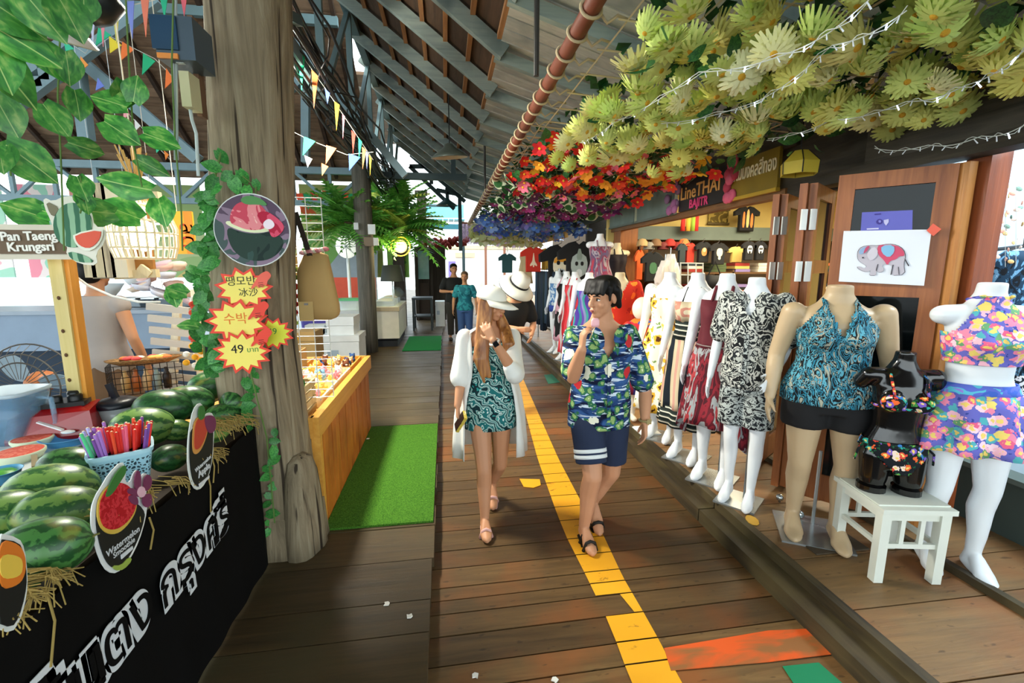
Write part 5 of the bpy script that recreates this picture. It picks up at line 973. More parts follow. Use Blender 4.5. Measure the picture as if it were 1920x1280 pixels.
es = thing('far_shop_front', 'pale sunlit shop front closing the far end of the walkway', 'shop', (1.2, 26, 0)); a, b = ay(842, 470, 26), ay(960, 590, 26)
ob('shop_wall', G().box(((a.x + b.x) / 2, 26.1, 1.4), (b.x - a.x + 1.5, .1, 2.9)), plain('#efeae0', .7), es); ob('shop_sign', G().box((ay(872, 478, 26).x, 26, ay(872, 478, 26).z), (1.1, .06, .25)), plain('#e7c49a', .6), es); ob('shop_band', G().box(((a.x + b.x) / 2, 26.0, ay(872, 472, 26).z + .25), (b.x - a.x + 1.5, .08, .18)), plain('#e9dca6', .6), es)
for i, (px, c, w_) in enumerate(((848, '#8a7ac8', .4), (915, '#e8e4e8', .5), (936, '#cfd8e0', .5), (889, '#f2eee6', .5))): p = ay(px, 522, 25.5); ob('hanging_cloth', G().box((p.x, 25.5, 1.3), (w_, .04, 1.5)), plain(c, .8), es)
for px in (911, 946): ob('shop_post', G().box((ay(px, 520, 24).x, 24, 1.5), (.12, .12, 3)), plain('#8a5a44', .7), es)
# ------------------------------------------------------------------ flower canopy over the shop side
PX, PZ = .74, 3.0
pol = thing('rope_lashed_pole', 'long red brown pole lashed with pale rope along the canopy edge', 'pole', (PX, 6, PZ))
pm_ = plain('#7a3f2a', .55, var=.25); rp = plain('#cbb893', .85)
for y0, y1 in ((.4, 4.6), (4.6, 9), (9, 13.5), (13.5, 17.5)): ob('pole_length', G().tube([(PX, y0, PZ), (PX, y1, PZ)], .044, 14), pm_, pol, True)
y = .7
while y < 14:
    g = G(); r = .053; g.tube([(PX + r * cos(a * pi / 8), y + .02 * sin(a * pi / 8), PZ + r * sin(a * pi / 8)) for a in range(17)], .009, 5, cap=False); ob('rope_loop', g, rp, pol, True)
    if y < 7: ob('rope_tail', G().tube([(PX + .05, y, PZ - .02), (PX + .09, y + .02, PZ - .05), (PX + .13, y - .02, PZ - .03), (PX + .2, y + .03, PZ - .02)], .008, 5), rp, pol, True)
    y += .24 if y < 7 else .34
ob('hanger_rod', G().tube([(PX - .12, 3.15, PZ - .02), (PX - .12, 3.15, zr(PX - .12))], .018, 8), plain('#3c3a36', .5), pol); ob('hanger_rod', G().tube([(PX - .08, 7.5, PZ - .02), (PX - .08, 7.5, zr(PX - .08))], .018, 8), plain('#3c3a36', .5), pol)
def petals(g, n, L, w_, z0, droop, r0=.008, off=0, k=0, cup=0.):
    g.k = k
    for i in range(n):
        a = 2 * pi * i / n + off + U(-.08, .08); c, s = cos(a), sin(a); l = L * U(.85, 1.1); q = []
        for t, ww in ((0, .35), (.55, 1), (1, .45)):
            rr = r0 + l * t; z = z0 - droop * t * t + cup * t
            q.append(((rr * c - s * w_ * ww / 2, rr * s + c * w_ * ww / 2, z), (rr * c + s * w_ * ww / 2, rr * s - c * w_ * ww / 2, z)))
        g.add([v for p in q for v in p], [(0, 1, 3, 2), (2, 3, 5, 4)])
def mum(droop, seed):
    random.seed(seed); g = G()
    petals(g, 23, .066, .016, .0, droop * .8, k=0); petals(g, 19, .056, .015, .008, droop * .45, k=0, off=.2); petals(g, 13, .04, .013, .014, droop * .2, k=0, off=.1)
    g.k = 1; g.ell((0, 0, .012), (.012, .012, .008), 9, 5); g.k = 2; g.tube([(0, 0, -.004), (0, 0, -.06)], .004, 4); return g
pet = NT('yellow_petal', .7, 0, .2); oi = pet.rnd(); pet.col(pet.ramp(oi, [(0, '#cfe67e'), (.4, '#e2ee8e'), (.75, '#efe678'), (1, '#f6f8c8')])); pet.b.inputs['Subsurface Weight'].default_value = 0
MUMM = [pet.m, plain('#d8a52e', .8), plain('#4f7a3a', .7)]
MUMS = [mum(d, 40 + i).mesh('flower', MUMM) for i, d in enumerate((.01, .03, .055, .08))]
random.seed(11)
def simple(n, L, w_, droop, seed, m, mc, cup=0.):
    random.seed(seed); g = G(); petals(g, n, L, w_, 0, droop, .004, cup=cup); g.k = 1; g.ell((0, 0, .004), (L * .22, L * .22, L * .16), 7, 4); g.k = 2; g.tube([(0, 0, 0), (0, 0, -.05)], .004, 4); me = g.mesh('flower', [m, mc, plain('#4f7a3a', .7)]); return me
def fset(cols, cc, L, w_=.05, n=6, dr=.0, cup=.02): return [simple(n, L, w_, dr, 60 + i, plain(c, .7, var=.1), plain(cc, .7), cup) for i, c in enumerate(cols)]
F_RED = fset(['#d8251f', '#e2482a', '#e8738c', '#efa02a', '#c81f2a', '#f0c22e'], '#f0b52e', .06)
F_PUR = fset(['#8e2f6a', '#6a2a5e', '#b23f86', '#55284f'], '#d8c8d0', .055)
F_BLU = fset(['#5a86d8', '#3f68c4', '#86a8e8', '#8a86d8'], '#d8e0a0', .075, .07, 5)
F_CRM = fset(['#dfe2b4', '#e8e4c4', '#c9d49a'], '#c9c46a', .075, .07, 5)
def netz(x): return PZ - .035 - .075 * (x - PX)
lfm = leafmat('#123f22', '#2f6e34', 'canopy_leaf', .5); lfm2 = leafmat('#1d5a32', '#4f8f42', 'canopy_leaf_light', .5)
CL = [leaf_mesh('leaf', lfm, 1, .8, fold=.15), leaf_mesh('leaf', lfm2, 1, .7, fold=.2)]
lwm = NT('white_rimmed_leaf', .5); lv = lwm.n('VectorMath', operation='LENGTH'); mp_ = lwm.n('Mapping'); mp_.inputs['Location'].default_value = (-.5, 0, 0); lwm.l(lwm.n('TexCoord').outputs['Object'], mp_.inputs[0]); lwm.l(mp_.outputs[0], lv.inputs[0]); lwm.col(lwm.ramp(lv.outputs['Value'], [(.3, '#2f6a34'), (.36, '#dfe6c4')])); CLW = leaf_mesh('leaf', lwm.m, 1, .9, fold=.15)
def downrot(t=.9):
    z = V((U(-t, t), U(-t, t) - .35, -1)).normalized(); x = V((U(-1, 1), U(-1, 1), 0)); x = (x - z * x.dot(z)).normalized(); return Matrix((x, z.cross(x), z)).transposed().to_euler()
def canopy(name, lb, y0, y1, xr, meshes, nflow, nleaf, s0, s1, depth, leafs, cell, wt=None, lsz=(.09, .16), bias=1.):
    t = thing(name, lb, 'flowers', ((xr[0] + xr[1]) / 2, (y0 + y1) / 2, PZ)); pts = []
    tries = 0
    while len(pts) < nflow and tries < nflow * 60:
        tries += 1; x, y = U(xr[0], xr[1]), y0 + (y1 - y0) * R() ** bias
        if x < xr[0] + .35 and R() < .45 or (name[0] == 'y' and x > 2.25 and y > 2.7): continue
        if any((x - a) ** 2 + (y - b) ** 2 < cell ** 2 for a, b in pts): continue
        pts.append((x, y)); sc_ = U(s0, s1); m = random.choices(meshes, wt)[0]
        o = link('flower', m, t, V((x, y, netz(x) - U(.05, depth))) - t.location, downrot()); o.scale = (sc_,) * 3
    for i in range(nleaf):
        x, y = U(xr[0], xr[1]), U(y0, y1); s_ = U(*lsz); e = downrot(1.3); o = link('leaf', random.choice(leafs), t, V((x, y, netz(x) - U(-.02, depth * .8))) - t.location, e); o.scale = (s_,) * 3
    # backing foliage: leaves nobody could count
    g = G(); area_ = (xr[1] - xr[0]) * (y1 - y0)
    for i in range(int(area_ * 150)):
        x, y = xr[0] + (xr[1] - xr[0]) * R() ** .8, U(y0 - .05, y1 + .05); s_ = U(.07, .13); M_ = TR((x, y, netz(x) + U(-.02, .07)), downrot(1.1), s_); g.add([(0, 0, 0), (.35, .38, .08), (1, 0, -.1), (.35, -.38, .08)], [(0, 1, 2), (0, 2, 3)], M_)
    stuff(ob('foliage', g, lfm, t))
    g = G(); y = y0
    while y < y1: g.tube([(xr[0] - .08, y, netz(xr[0])), (xr[1], y + U(-.2, .2), netz(xr[1]))], .006, 4); y += .32
    x = xr[0]
    while x < xr[1]: g.tube([(x, y0, netz(x)), (x + U(-.1, .1), y1, netz(x))], .006, 4); x += .32
    stuff(ob('netting', g, rp, t)); return t
canopy('yellow_flower_canopy', 'yellow green chrysanthemum canopy hanging over the near right walkway', .75, 4.1, (.95, 2.75), MUMS, 300, 150, 1.0, 1.55, .32, CL, .085, lsz=(.08, .15), bias=1.15)
canopy('red_flower_canopy', 'red, orange and pink flower canopy behind the yellow one', 4.1, 6.1, (.85, 2.55), F_RED, 200, 110, .9, 1.35, .26, CL, .085, (5, 4, 3, 4, 3, 2))
canopy('purple_flower_canopy', 'purple flower canopy with white rimmed leaves behind the red one', 5.9, 9.0, (.85, 2.6), F_PUR, 170, 240, 1., 1.5, .3, [CLW, CLW, CLW, CL[0]], .11, lsz=(.13, .22))
canopy('blue_flower_canopy', 'blue flower canopy behind the purple one', 8.9, 12.2, (.8, 2.9), F_BLU, 230, 70, 1.2, 1.8, .36, CL, .12)
canopy('cream_flower_canopy', 'narrow band of cream flowers behind the blue canopy', 12.2, 13.6, (.8, 2.7), F_CRM, 110, 20, 1.6, 2.4, .5, CL, .12)
lt_ = thing('lilac_fringe', 'pale lilac wisteria fringe hanging at the far end of the canopy', 'flowers', (1.6, 15, PZ))
g = G(); 
for i in range(2600):
    x, y = U(.5, 2.75), U(13.7, 17); z = netz(x) + .05; L = U(.25, .6); g.add([(x - .02, y, z), (x + .02, y, z), (x + U(-.03, .03), y + U(-.03, .03), z - L)], [(0, 1, 2)])
stuff(ob('fringe_strands', g, blot(['#a892b4', '#c9b8d0', '#dccfdc', '#9a86a8'], 9, 2, 'lilac_petals'), lt_)); ob('fringe_bar', G().bar((.5, 13.7, netz(.7) + .05), (2.75, 13.7, netz(.7)), .05, .05), pm_, lt_)
# string lights through the canopy
wr = plain('#cfd4cf', .5); blb = glow('#cfe0ff', 9, 'led'); bld = plain('#e6ebf2', .3)
def lights(lb, pts, n_, ev, lit):
    t = thing('string_lights', lb, 'lights', pts[0]); P = []
    for a, b in zip(pts[:-1], pts[1:]):
        for k in range(8): q = a.lerp(b, k / 8); P.append(q + V((0, 0, -.02 * sin(pi * k / 8))))
    P.append(pts[-1]); ob('wire', G().tube(P, .0022, 4), wr, t); ob('wire', G().tube([p + V((.012 * sin(i * 1.3), 0, .014 * cos(i * 1.3))) for i, p in enumerate(P)], .0018, 4), wr, t)
    for i in range(n_):
        f = (i + .5) / n_ * (len(P) - 1); q = P[int(f)].lerp(P[min(int(f) + 1, len(P) - 1)], f % 1); e = q + V((U(-.016, .016), U(-.01, .01), -.022)); ob('bulb', G().tube([q, e], [.002, .003], 5), blb if i % ev == lit else bld, t)
lights('string lights running from the upper canopy edge down to the left flowers', [ay(1640, -10, 1.35), ay(1490, 95, 1.7), ay(1310, 135, 2.1), ay(1150, 230, 2.9), ay(1090, 265, 3.6)], 26, 4, 1)
lights('second string of lights below the first across the yellow canopy', [ay(1700, 20, 1.4), ay(1560, 85, 1.7), ay(1420, 190, 2.2), ay(1240, 232, 2.8)], 20, 4, 1)
lights('string lights along the lower yellow flowers towards the door', [ay(1920, 95, 1.5), ay(1810, 160, 1.75), ay(1700, 190, 2.0), ay(1560, 225, 2.4), ay(1440, 260, 2.8)], 18, 3, 0)
lights('unlit string lights drooping over the dark fascia above the door', [ay(1925, 232, 1.75), ay(1840, 255, 1.95), ay(1740, 272, 2.2), ay(1640, 278, 2.5)], 12, 50, 1)
# golden lantern
p = ay(1500, 300, 3.0); gl_ = thing('golden_lantern', 'golden fabric lantern under the yellow flowers by the folded doors', 'lamp', p); gm = plain('#c9b23a', .5, var=.2)
for k in range(6):
    a0, a1 = k * pi / 3, (k + 1) * pi / 3; ob('lantern_panel', G().add([(.05 * cos(a0), .05 * sin(a0), .06), (.05 * cos(a1), .05 * sin(a1), .06), (.125 * cos(a1), .125 * sin(a1), -.02), (.125 * cos(a0), .125 * sin(a0), -.02), (.12 * cos(a1), .12 * sin(a1), -.1), (.12 * cos(a0), .12 * sin(a0), -.1)], [(0, 1, 2, 3), (3, 2, 4, 5)]), gm, gl_, W=False); ob('lantern_rib', G().tube([(.05 * cos(a0), .05 * sin(a0), .06), (.127 * cos(a0), .127 * sin(a0), -.02), (.122 * cos(a0), .122 * sin(a0), -.1)], .004, 4), plain('#1c1814', .5), gl_, W=False)
ob('hook', G().tube([(0, 0, .06), (0, 0, .25)], .005, 4), plain('#1c1814', .5), gl_, W=False)
# ------------------------------------------------------------------ shop shells
XF = 2.9
wf = struct(link('wall_right', None)); ym = plain('#dcc276', .7, var=.06); dkw = wood('#2a241c', '#4a4234', 1, 6, .7, .1, name='fascia_wood'); gyw = plain('#5e6a62', .6, var=.2)
ob('side_wall', G().box((5.4, 7.75, 1.9), (5.2, .1, 3.4)), ym, wf); ob('dark_panelling', G().box((5.4, 7.68, 1.2), (5, .04, 2.0)), plain('#4a3a28', .8, var=.3), wf); ob('back_wall', G().box((7.6, 5, 1.9), (.1, 6.2, 3.4)), ym, wf); ob('near_side_wall', G().box((5.6, 2.75, 1.9), (4., .1, 3.4)), plain('#6b4a2c', .7), wf)
ob('shop_ceiling', G().box((5.25, 5.2, 3.05), (4.7, 5.3, .08)), plain('#b9b096', .7), wf)
ob('fascia_board', G().box((2.86, 6.6, 2.85), (.06, 6.2, .25)), dkw, wf); ob('fascia_rail', G().box((2.9, 5.7, 2.37), (.1, 4.2, .07)), wood('#5e3f24', '#8a6238', 1, 6, .6, .1, name='rail_wood'), wf)
ob('grey_beam', G().box((5.3, 7.45, 2.31), (4.6, .18, .22)), gyw, wf)
cb_ = wood('#6a3c1a', '#9a5c28', 2, 6, .5, .1, name='brown_column_wood'); ob('column', G().box((3.02, 7.45, 1.3), (.3, .3, 2.3)), cb_, wf); ob('column', G().box((3.36, 7.55, 1.3), (.14, .2, 2.3)), cb_, wf)
# beyond: further shop walls
ob('far_shop_wall', G().box((4.6, 13.5, 1.6), (.1, 11.5, 3)), plain('#4a3b2a', .8), wf); ob('far_cross_wall', G().box((4, 9.9, 1.6), (1.8, .1, 3)), plain('#2c2620', .8), wf)
ob('far_fascia', G().box((2.88, 10.2, 2.75), (.06, 4.5, .3)), plain('#4c5a52', .6, var=.3), wf); ob('far_awning_board', G().box((2.8, 12.2, 2.55), (.08, 3.5, .25)), plain('#d8a85a', .6), wf)
# near shop
ob('near_fascia', G().box((2.86, 1.7, 2.75), (.06, 2.3, .75)), wood('#3a342c', '#5f574a', 1, 6, .7, .1), wf); ob('mid_fascia', G().box((2.9, 3.3, 2.62), (.06, .92, .62)), dkw, wf); ob('fascia_lip', G().box((2.82, 1.7, 2.36), (.05, 2.3, .06)), dkw, wf)
ob('near_back_wall', G().box((4.9, 1.3, 1.7), (.08, 3, 3.1)), plain('#b9d4e4', .6), wf); ob('near_cross_wall', G().box((3.95, 2.62, 1.7), (1.9, .06, 3.1)), plain('#b4c8d4', .6), wf); ob('near_ceiling', G().box((3.9, 1.1, 3.1), (2.1, 3.2, .06)), plain('#8b98a0', .6), wf)
ob('low_wall', G().box((3.25, 1.5, .36), (.08, 2.0, .36)), plain('#3d4a45', .7), wf); ob('low_wall_ledge', G().box((3.22, 1.5, .55), (.14, 2.0, .03)), plain('#59665f', .6), wf)
def tube_lamp(lb, c, d, e, col, watt, rot):
    t = thing('tube_lamp', lb, 'lamp', c); ob('tube', G().bar((-d[0] / 2, -d[1] / 2, 0), (d[0] / 2, d[1] / 2, 0), .05, .04), glow(col, e), t, W=False); ob('lamp_body', G().bar((-d[0] / 2, -d[1] / 2, .045), (d[0] / 2, d[1] / 2, .045), .07, .03), plain('#dfe3e4', .5), t, W=False)
tube_lamp('bright bluish tube lamp at the top right shop front', (3.1, 1.75, 2.42), (0, 1.2), 7, '#e4f1ff', 0, 0)
area('near_shop_lamp', (3.7, 1.7, 2.9), (0, 0, 0), 1.2, .4, 42, (.82, .92, 1))
tube_lamp('warm tube lamp on the yellow shop ceiling', (4.6, 5.4, 2.9), (1.4, 0), 7, '#ffe9b8', 0, 0)
area('yellow_shop_lamp', (4.7, 5.2, 2.95), (0, 0, 0), 2.6, 2.6, 150, (1, .88, .62)); area('far_shop_lamp', (3.6, 11.5, 2.85), (0, 0, 0), 1.5, 3, 40, (1, .9, .7))
# signs on the fascia
def fascia_y(px): return ax(px, 380, XF - .06).y
sgm = plain('#191a1c', .5)
y0_, y1_ = fascia_y(1366), fascia_y(1278)
sg = thing('shop_sign', 'black fascia sign lettered LineTHAI in orange with pink flower ends', 'sign', (XF - .08, (y0_ + y1_) / 2, 2.42)); ob('sign_board', G().box((XF - .08, (y0_ + y1_) / 2, 2.58), (.03, y1_ - y0_, .36)), sgm, sg)
ob('lettering', text('LineTHAI', .205, basis((XF - .1, (y0_ + y1_) / 2 + .03, 2.59), (0, -1, 0), (0, 0, 1), (-1, 0, 0)), .003, bold=.002), plain('#e0a85a', .5), sg); ob('lettering', text('BAJITR', .13, basis((XF - .1, (y0_ + y1_) / 2 + .03, 2.455), (0, -1, 0), (0, 0, 1), (-1, 0, 0)), .003, bold=.003), plain('#e0407a', .5), sg, label='pink second line of lettering')
for i in range(22): 
    yy = (y1_ + U(0, .28)) if i % 2 else (y0_ - U(.02, .16)); ob('sign_flower', G().ell((XF - .1 - U(0, .03), yy, 2.42 + U(0, .36)), (.03, .06, .06), 8, 5), plain(['#d8607e', '#a86a9a', '#b83a52', '#8a6a8a'][i % 4], .7), sg, True)
ya, yb = fascia_y(1462), fascia_y(1370); tg_ = thing('shop_sign', 'gold fascia sign with pale Thai lettering right of the black sign', 'sign', (XF - .08, (ya + yb) / 2, 2.42)); ob('sign_board', G().box((XF - .08, (ya + yb) / 2, 2.57), (.03, yb - ya - .02, .36)), plain('#8a7424', .35, var=.25), tg_); ob('gold_frame', G().box((XF - .09, (ya + yb) / 2, 2.4), (.04, yb - ya, .03)), plain('#c9a83a', .35, .3), tg_)
gx = text('ใบไม้มงคลสีทอง', .15, basis((XF - .1, (ya + yb) / 2, 2.62), (0, -1, 0), (0, 0, 1), (-1, 0, 0)), .003, bold=.002); yy = [v[1] for v in gx.v]; f = (yb - ya) * .92 / (max(yy) - min(yy)); gx.v = [(v[0], (ya + yb) / 2 + (v[1] - (ya + yb) / 2) * f, 2.62 + (v[2] - 2.62) * 1.15) for v in gx.v]; ob('lettering', gx, plain('#efe6c0', .4), tg_)
for i, (pa, pb) in enumerate(((1268, 1196), (1194, 1140))):
    a, b = fascia_y(pa), fascia_y(pb); t_ = thing('fascia_pane', ['nearer grey glass pane in the fascia beside the black sign', 'farther grey glass pane in the fascia above the brown column'][i], 'window', (XF - .08, (a + b) / 2, 2.42)); ob('pane', G().box((XF - .07, (a + b) / 2, 2.57), (.02, b - a - .05, .34)), plain('#7d8f88', .2, var=.35, sc_=3), t_); ob('pane_frame', G().box((XF - .075, (a + b) / 2, 2.4), (.04, b - a, .03)), gyw, t_); ob('pane_frame', G().box((XF - .075, a, 2.57), (.04, .04, .36)), gyw, t_)
# ------------------------------------------------------------------ doors
dw = wood('#7a4526', '#a8683a', 2, 6, .4, .08, name='door_wood'); dgl = NT('dark_door_glass', .08, 0, .25); dgl.col('#0c1518'); dgl.b.inputs['Alpha'].default_value = .96; hng = plain('#dfe3df', .35, .3)
def leafdoor(name, lb, A, B, z0, z1, mids=(1.75,), th=.045, stile=.085):
    A, B = V((A[0], A[1], 0)), V((B[0], B[1], 0)); d = (B - A).normalized(); L = (B - A).length; nrm = V((d.y, -d.x, 0)); t = thing(name, lb, 'door', (A.x, A.y, z0))
    M_ = Matrix(((d.x, nrm.x, 0, A.x), (d.y, nrm.y, 0, A.y), (0, 0, 1, 0), (0, 0, 0, 1)))
    for s in (stile / 2, L - stile / 2): ob('stile', G().box((s, 0, (z0 + z1) / 2), (stile, th, z1 - z0), M_), dw, t)
    zs = [z0 + .09] + list(mids) + [z1 - .045]
    for z in zs: ob('rail', G().box((L / 2, 0, z), (L - 2 * stile, th * .95, .09 if z != zs[0] else .18), M_), dw, t)
    for a, b in zip(zs[:-1], zs[1:]): ob('glass_pane', G().box((L / 2, 0, (a + b) / 2), (L - 2 * stile, .012, b - a - .08), M_), dgl.m, t)
    return t, M_, L
A_, B_ = az(1575, 330, 2.3), az(1800, 306, 2.3)
dr, DM, DL = leafdoor('glazed_door', 'open brown wooden glazed door with the elephant picture taped on', A_, B_, .2, 2.3, (1.62, 1.0))
B2 = V((B_.x + .06, B_.y - .03, 0)); ob('door_edge', G().bar((B_.x + .02, B_.y - .03, .2), (B_.x + .02, B_.y - .03, 2.3), .05, .05), wood('#a86a34', '#cf9450', 2, 6, .4, .05), dr, label='paler wood door edge'); 
jm = struct(link('trim_9', None)); ob('door_jamb', G().box((B_.x + .13, B_.y - .04, 1.25), (.13, .12, 2.2)), wood('#6a3318', '#8f4a26', 2, 6, .4, .08), jm); ob('door_head', G().box((2.75, 2.4, 2.36), (.14, 1.6, .08)), dkw, jm)
for z in (2.05, 1.62): ob('hinge', G().box((B_.x + .085, B_.y - .062, z), (.03, .03, .11)), plain('#8a8278', .4, .5), jm)
for i, (px, Y) in enumerate(((1470, 3.15), (1522, 2.72))):
    q = ay(px, 340, Y); nm = ['left', 'right'][i]
    for j in (0, 1):
        t_, M_, L_ = leafdoor('folded_door', f'{nm} folded glazed door pair seen edge on, ' + ['left leaf', 'right leaf'][j], (q.x - .035 + .055 * j, Y + .02 - .02 * j), (q.x + .38 + .055 * j, Y + .32 - .02 * j), .2, 2.28)
        for z in (2.05, 1.72): ob('hinge', G().box((q.x - .04 + .05 * j, Y - .012 - .02 * j, z), (.04, .012, .13)), hng, t_)
nrm = V((DM[0][1], DM[1][1], 0)); 
if nrm.y > 0: nrm = -nrm
def onp(px, py, off): d = _ray(px, py); P0 = V((A_.x, A_.y, 1)) + nrm * off; return _C + d * ((P0 - _C).dot(nrm) / d.dot(nrm))
def flatp(pts, m, off, parent, name, th=.002):
    ps = [onp(*p, off) for p in pts]; n = len(ps); vs = [p for p in ps] + [p + nrm * th for p in ps]
    return ob(name, G().add(vs, [tuple(range(n - 1, -1, -1)), tuple(range(n, 2 * n))] + [(i, (i + 1) % n, n + (i + 1) % n, n + i) for i in range(n)]), m, parent)
def C8(*pts): return [(1440 + x / 4, 320 + y / 4) for x, y in pts]
po_ = thing('purple_poster', 'purple blue poster with a round emblem inside the glazed door', 'poster', onp(1663, 430, .03)); flatp(C8((705, 312), (1085, 295), (1082, 450), (695, 450)), plain('#5b5cb8', .4), .03, po_, 'poster_sheet')
flatp(smoothp(C8((812, 372), (835, 358), (862, 370), (858, 395), (835, 405), (812, 395)), 2), plain('#3a2f8a', .5), .033, po_, 'emblem'); flatp(smoothp(C8((825, 375), (845, 368), (850, 385), (835, 392)), 2), plain('#7a78cc', .5), .036, po_, 'emblem'); flatp(C8((868, 370), (905, 362), (905, 385), (885, 412), (870, 392)), plain('#b9b8e0', .5), .033, po_, 'emblem'); flatp(C8((798, 322), (848, 318), (848, 328), (800, 332)), plain('#3a2f8a', .5), .033, po_, 'dark_line'); flatp(C8((740, 432), (830, 428), (830, 438), (742, 442)), plain('#c9c8e4', .5), .033, po_, 'pale_line')
el = thing('elephant_picture', 'white sheet with a drawn elephant in red and blue saddle cloth taped on the door', 'picture', onp(1655, 535, .05)); flatp(C8((568, 452), (1228, 440), (1170, 862), (530, 830)), plain('#dfe4ee', .5, var=.02), .045, el, 'paper_sheet')
egm = plain('#b9b4c0', .7); eo = plain('#3a3640', .7)
EB = [(672, 640), (675, 600), (705, 570), (760, 560), (830, 562), (900, 548), (965, 556), (1015, 590), (1032, 640), (1015, 700), (1028, 778), (915, 786), (935, 715), (900, 700), (850, 705), (875, 745), (840, 765), (810, 750), (812, 785), (757, 785), (775, 745), (740, 760), (700, 748), (665, 722), (690, 715), (720, 735), (745, 715), (700, 690), (676, 665)]
flatp(smoothp(C8(*shrink(EB, 1.022)), 1), eo, .048, el, 'ink_outline'); flatp(smoothp(C8(*EB), 1), egm, .051, el, 'elephant_body')
flatp(smoothp(C8((820, 565), (850, 555), (960, 555), (1018, 595), (1026, 640), (985, 640), (960, 665), (915, 675), (895, 712), (870, 670), (825, 630)), 1), plain('#c94a6a', .6), .054, el, 'red_saddle_cloth'); flatp(smoothp(C8((850, 560), (945, 556), (950, 610), (905, 655), (850, 615)), 1), plain('#7fb4d8', .6), .057, el, 'blue_saddle_panel'); flatp(smoothp(C8((680, 600), (715, 572), (760, 565), (735, 610), (690, 632)), 1), plain('#8aa8cc', .6), .054, el, 'head_cloth'); flatp(smoothp(C8((735, 568), (768, 562), (742, 605), (712, 625)), 1), plain('#b8496a', .6), .056, el, 'head_cloth'); flatp(smoothp(C8((745, 610), (790, 568), (825, 590), (820, 640), (770, 680), (745, 650)), 1), plain('#c9c4d0', .7), .055, el, 'ear')
flatp(C8((1018, 655), (1030, 660), (1060, 712), (1052, 716)), eo, .051, el, 'tail'); flatp(smoothp(C8((705, 648), (718, 645), (718, 656), (706, 658)), 1), eo, .055, el, 'eye'); flatp(C8((935, 705), (942, 705), (925, 780), (918, 780)), eo, .054, el, 'ink_line'); flatp(C8((975, 720), (980, 720), (985, 778), (980, 778)), eo, .054, el, 'ink_line'); flatp(C8((822, 700), (828, 700), (815, 750), (808, 750)), eo, .054, el, 'ink_line')
flatp(C8((1238, 395), (1300, 438), (1240, 490), (1188, 448)), plain('#e2604a', .5), .052, el, 'tape_corner', .003)
rmt_ = plain('#8a8f90', .4, .4)
# ------------------------------------------------------------------ clothes: hanging shirts, racks
def shirt(lb, c, w_, h, m, print_=None, pm2=None, rz_=0, group=None, name='hanging_shirt', cat='shirt', sleeve=1):
    """c = top centre, front faces -Y before the turn"""
    t = thing(name, lb, cat, (c[0], c[1], c[2] - h), group, rz_); W2 = w_ / 2; s = .28 * w_ * sleeve
    pts = [(-W2 * .9, 0), (W2 * .9, 0), (W2 * .92, h * .66), (W2 + s, h * .62), (W2 + s * 1.05, h * .78), (W2 * .8, h * .96), (W2 * .3, h), (0, h * .93), (-W2 * .3, h), (-W2 * .8, h * .96), (-W2 - s * 1.05, h * .78), (-W2 - s, h * .62), (-W2 * .92, h * .66)] if sleeve else [(-W2, 0), (W2, 0), (W2 * .75, h * .6), (W2 * .85, h * .75), (W2 * .55, h * .98), (W2 * .4, h), (W2 * .3, h * .82), (-W2 * .3, h * .82), (-W2 * .4, h), (-W2 * .55, h * .98), (-W2 * .85, h * .75), (-W2 * .75, h * .6)]
    g = G(); n = len(pts); g.loft([[(x * f, dy, h / 2 + (z - h / 2) * f) for x, z in pts] for f, dy in ((.95, .035), (1, .012), (1, -.012), (.94, -.035))]); sb0 = ob('shirt_body', g, m, t, W=False)
    ob('hanger', G().tube([(-W2 * .7, 0, h * .93), (0, 0, h * 1.03), (0, 0, h * 1.12), (.02, 0, h * 1.15)], .006, 5), plain('#3a3634', .5), t, W=False)
    if print_:
        for pl_, mm, k in print_: ob('print', G().prism([(x * w_, z * h) for x, z in smoothp(pl_, 1)], .003, Matrix(((1, 0, 0, 0), (0, 0, -1, -.036 - .003 * k), (0, 1, 0, 0), (0, 0, 0, 1)))), mm, sb0, W=False)
    return t
def dress(lb, c, w_, h, m, rz_=0, group=None, name='hanging_dress', cat='dress'):
    t = thing(name, lb, cat, (c[0], c[1], c[2] - h), group, rz_); rg = []
    for f, ww in ((0, 1.15), (.3, 1.), (.55, .8), (.68, .75), (.8, .9), (.92, .8), (1, .5)): rg.append(ring(0, 0, f * h, ww * w_ / 2, .07, 28, .14 if f < .6 else .02, 7, f))
    ob('dress_body', G().loft(rg), m, t, True, W=False); ob('hanger', G().tube([(-w_ * .25, 0, h * .99), (0, 0, h * 1.04), (0, 0, h * 1.1)], .006, 5), plain('#3a3634', .5), t, W=False); return t
blkc = plain('#141416', .85); BLOB = lambda s, x=0, z=.5: [(x - .3 * s, z), (x - .2 * s, z + .22 * s), (x + .2 * s, z + .22 * s), (x + .3 * s, z), (x + .18 * s, z - .2 * s), (x - .18 * s, z - .2 * s)]
def face_tiger(): return [(BLOB(1.1, 0, .52), plain('#e8dcc0', .8), 0), ([(-.3, .58), (-.22, .74), (.22, .74), (.3, .58), (.1, .62), (-.1, .62)], plain('#e09a2e', .8), 1), (BLOB(.22, -.12, .6), blkc, 2), (BLOB(.22, .12, .6), blkc, 2), ([(-.07, .44), (.07, .44), (0, .38)], blkc, 2), (BLOB(.5, 0, .36), plain('#c9d4dc', .8), 1)]
def face_grey(): return [(BLOB(1.1, 0, .5), plain('#9aa8a8', .8), 0), ([(-.14, .62), (0, .92), (.14, .62)], plain('#7f8f88', .8), 1), (BLOB(.2, -.1, .54), blkc, 2), (BLOB(.2, .1, .54), blkc, 2), (BLOB(.4, 0, .34), plain('#c2ccd0', .8), 1)]
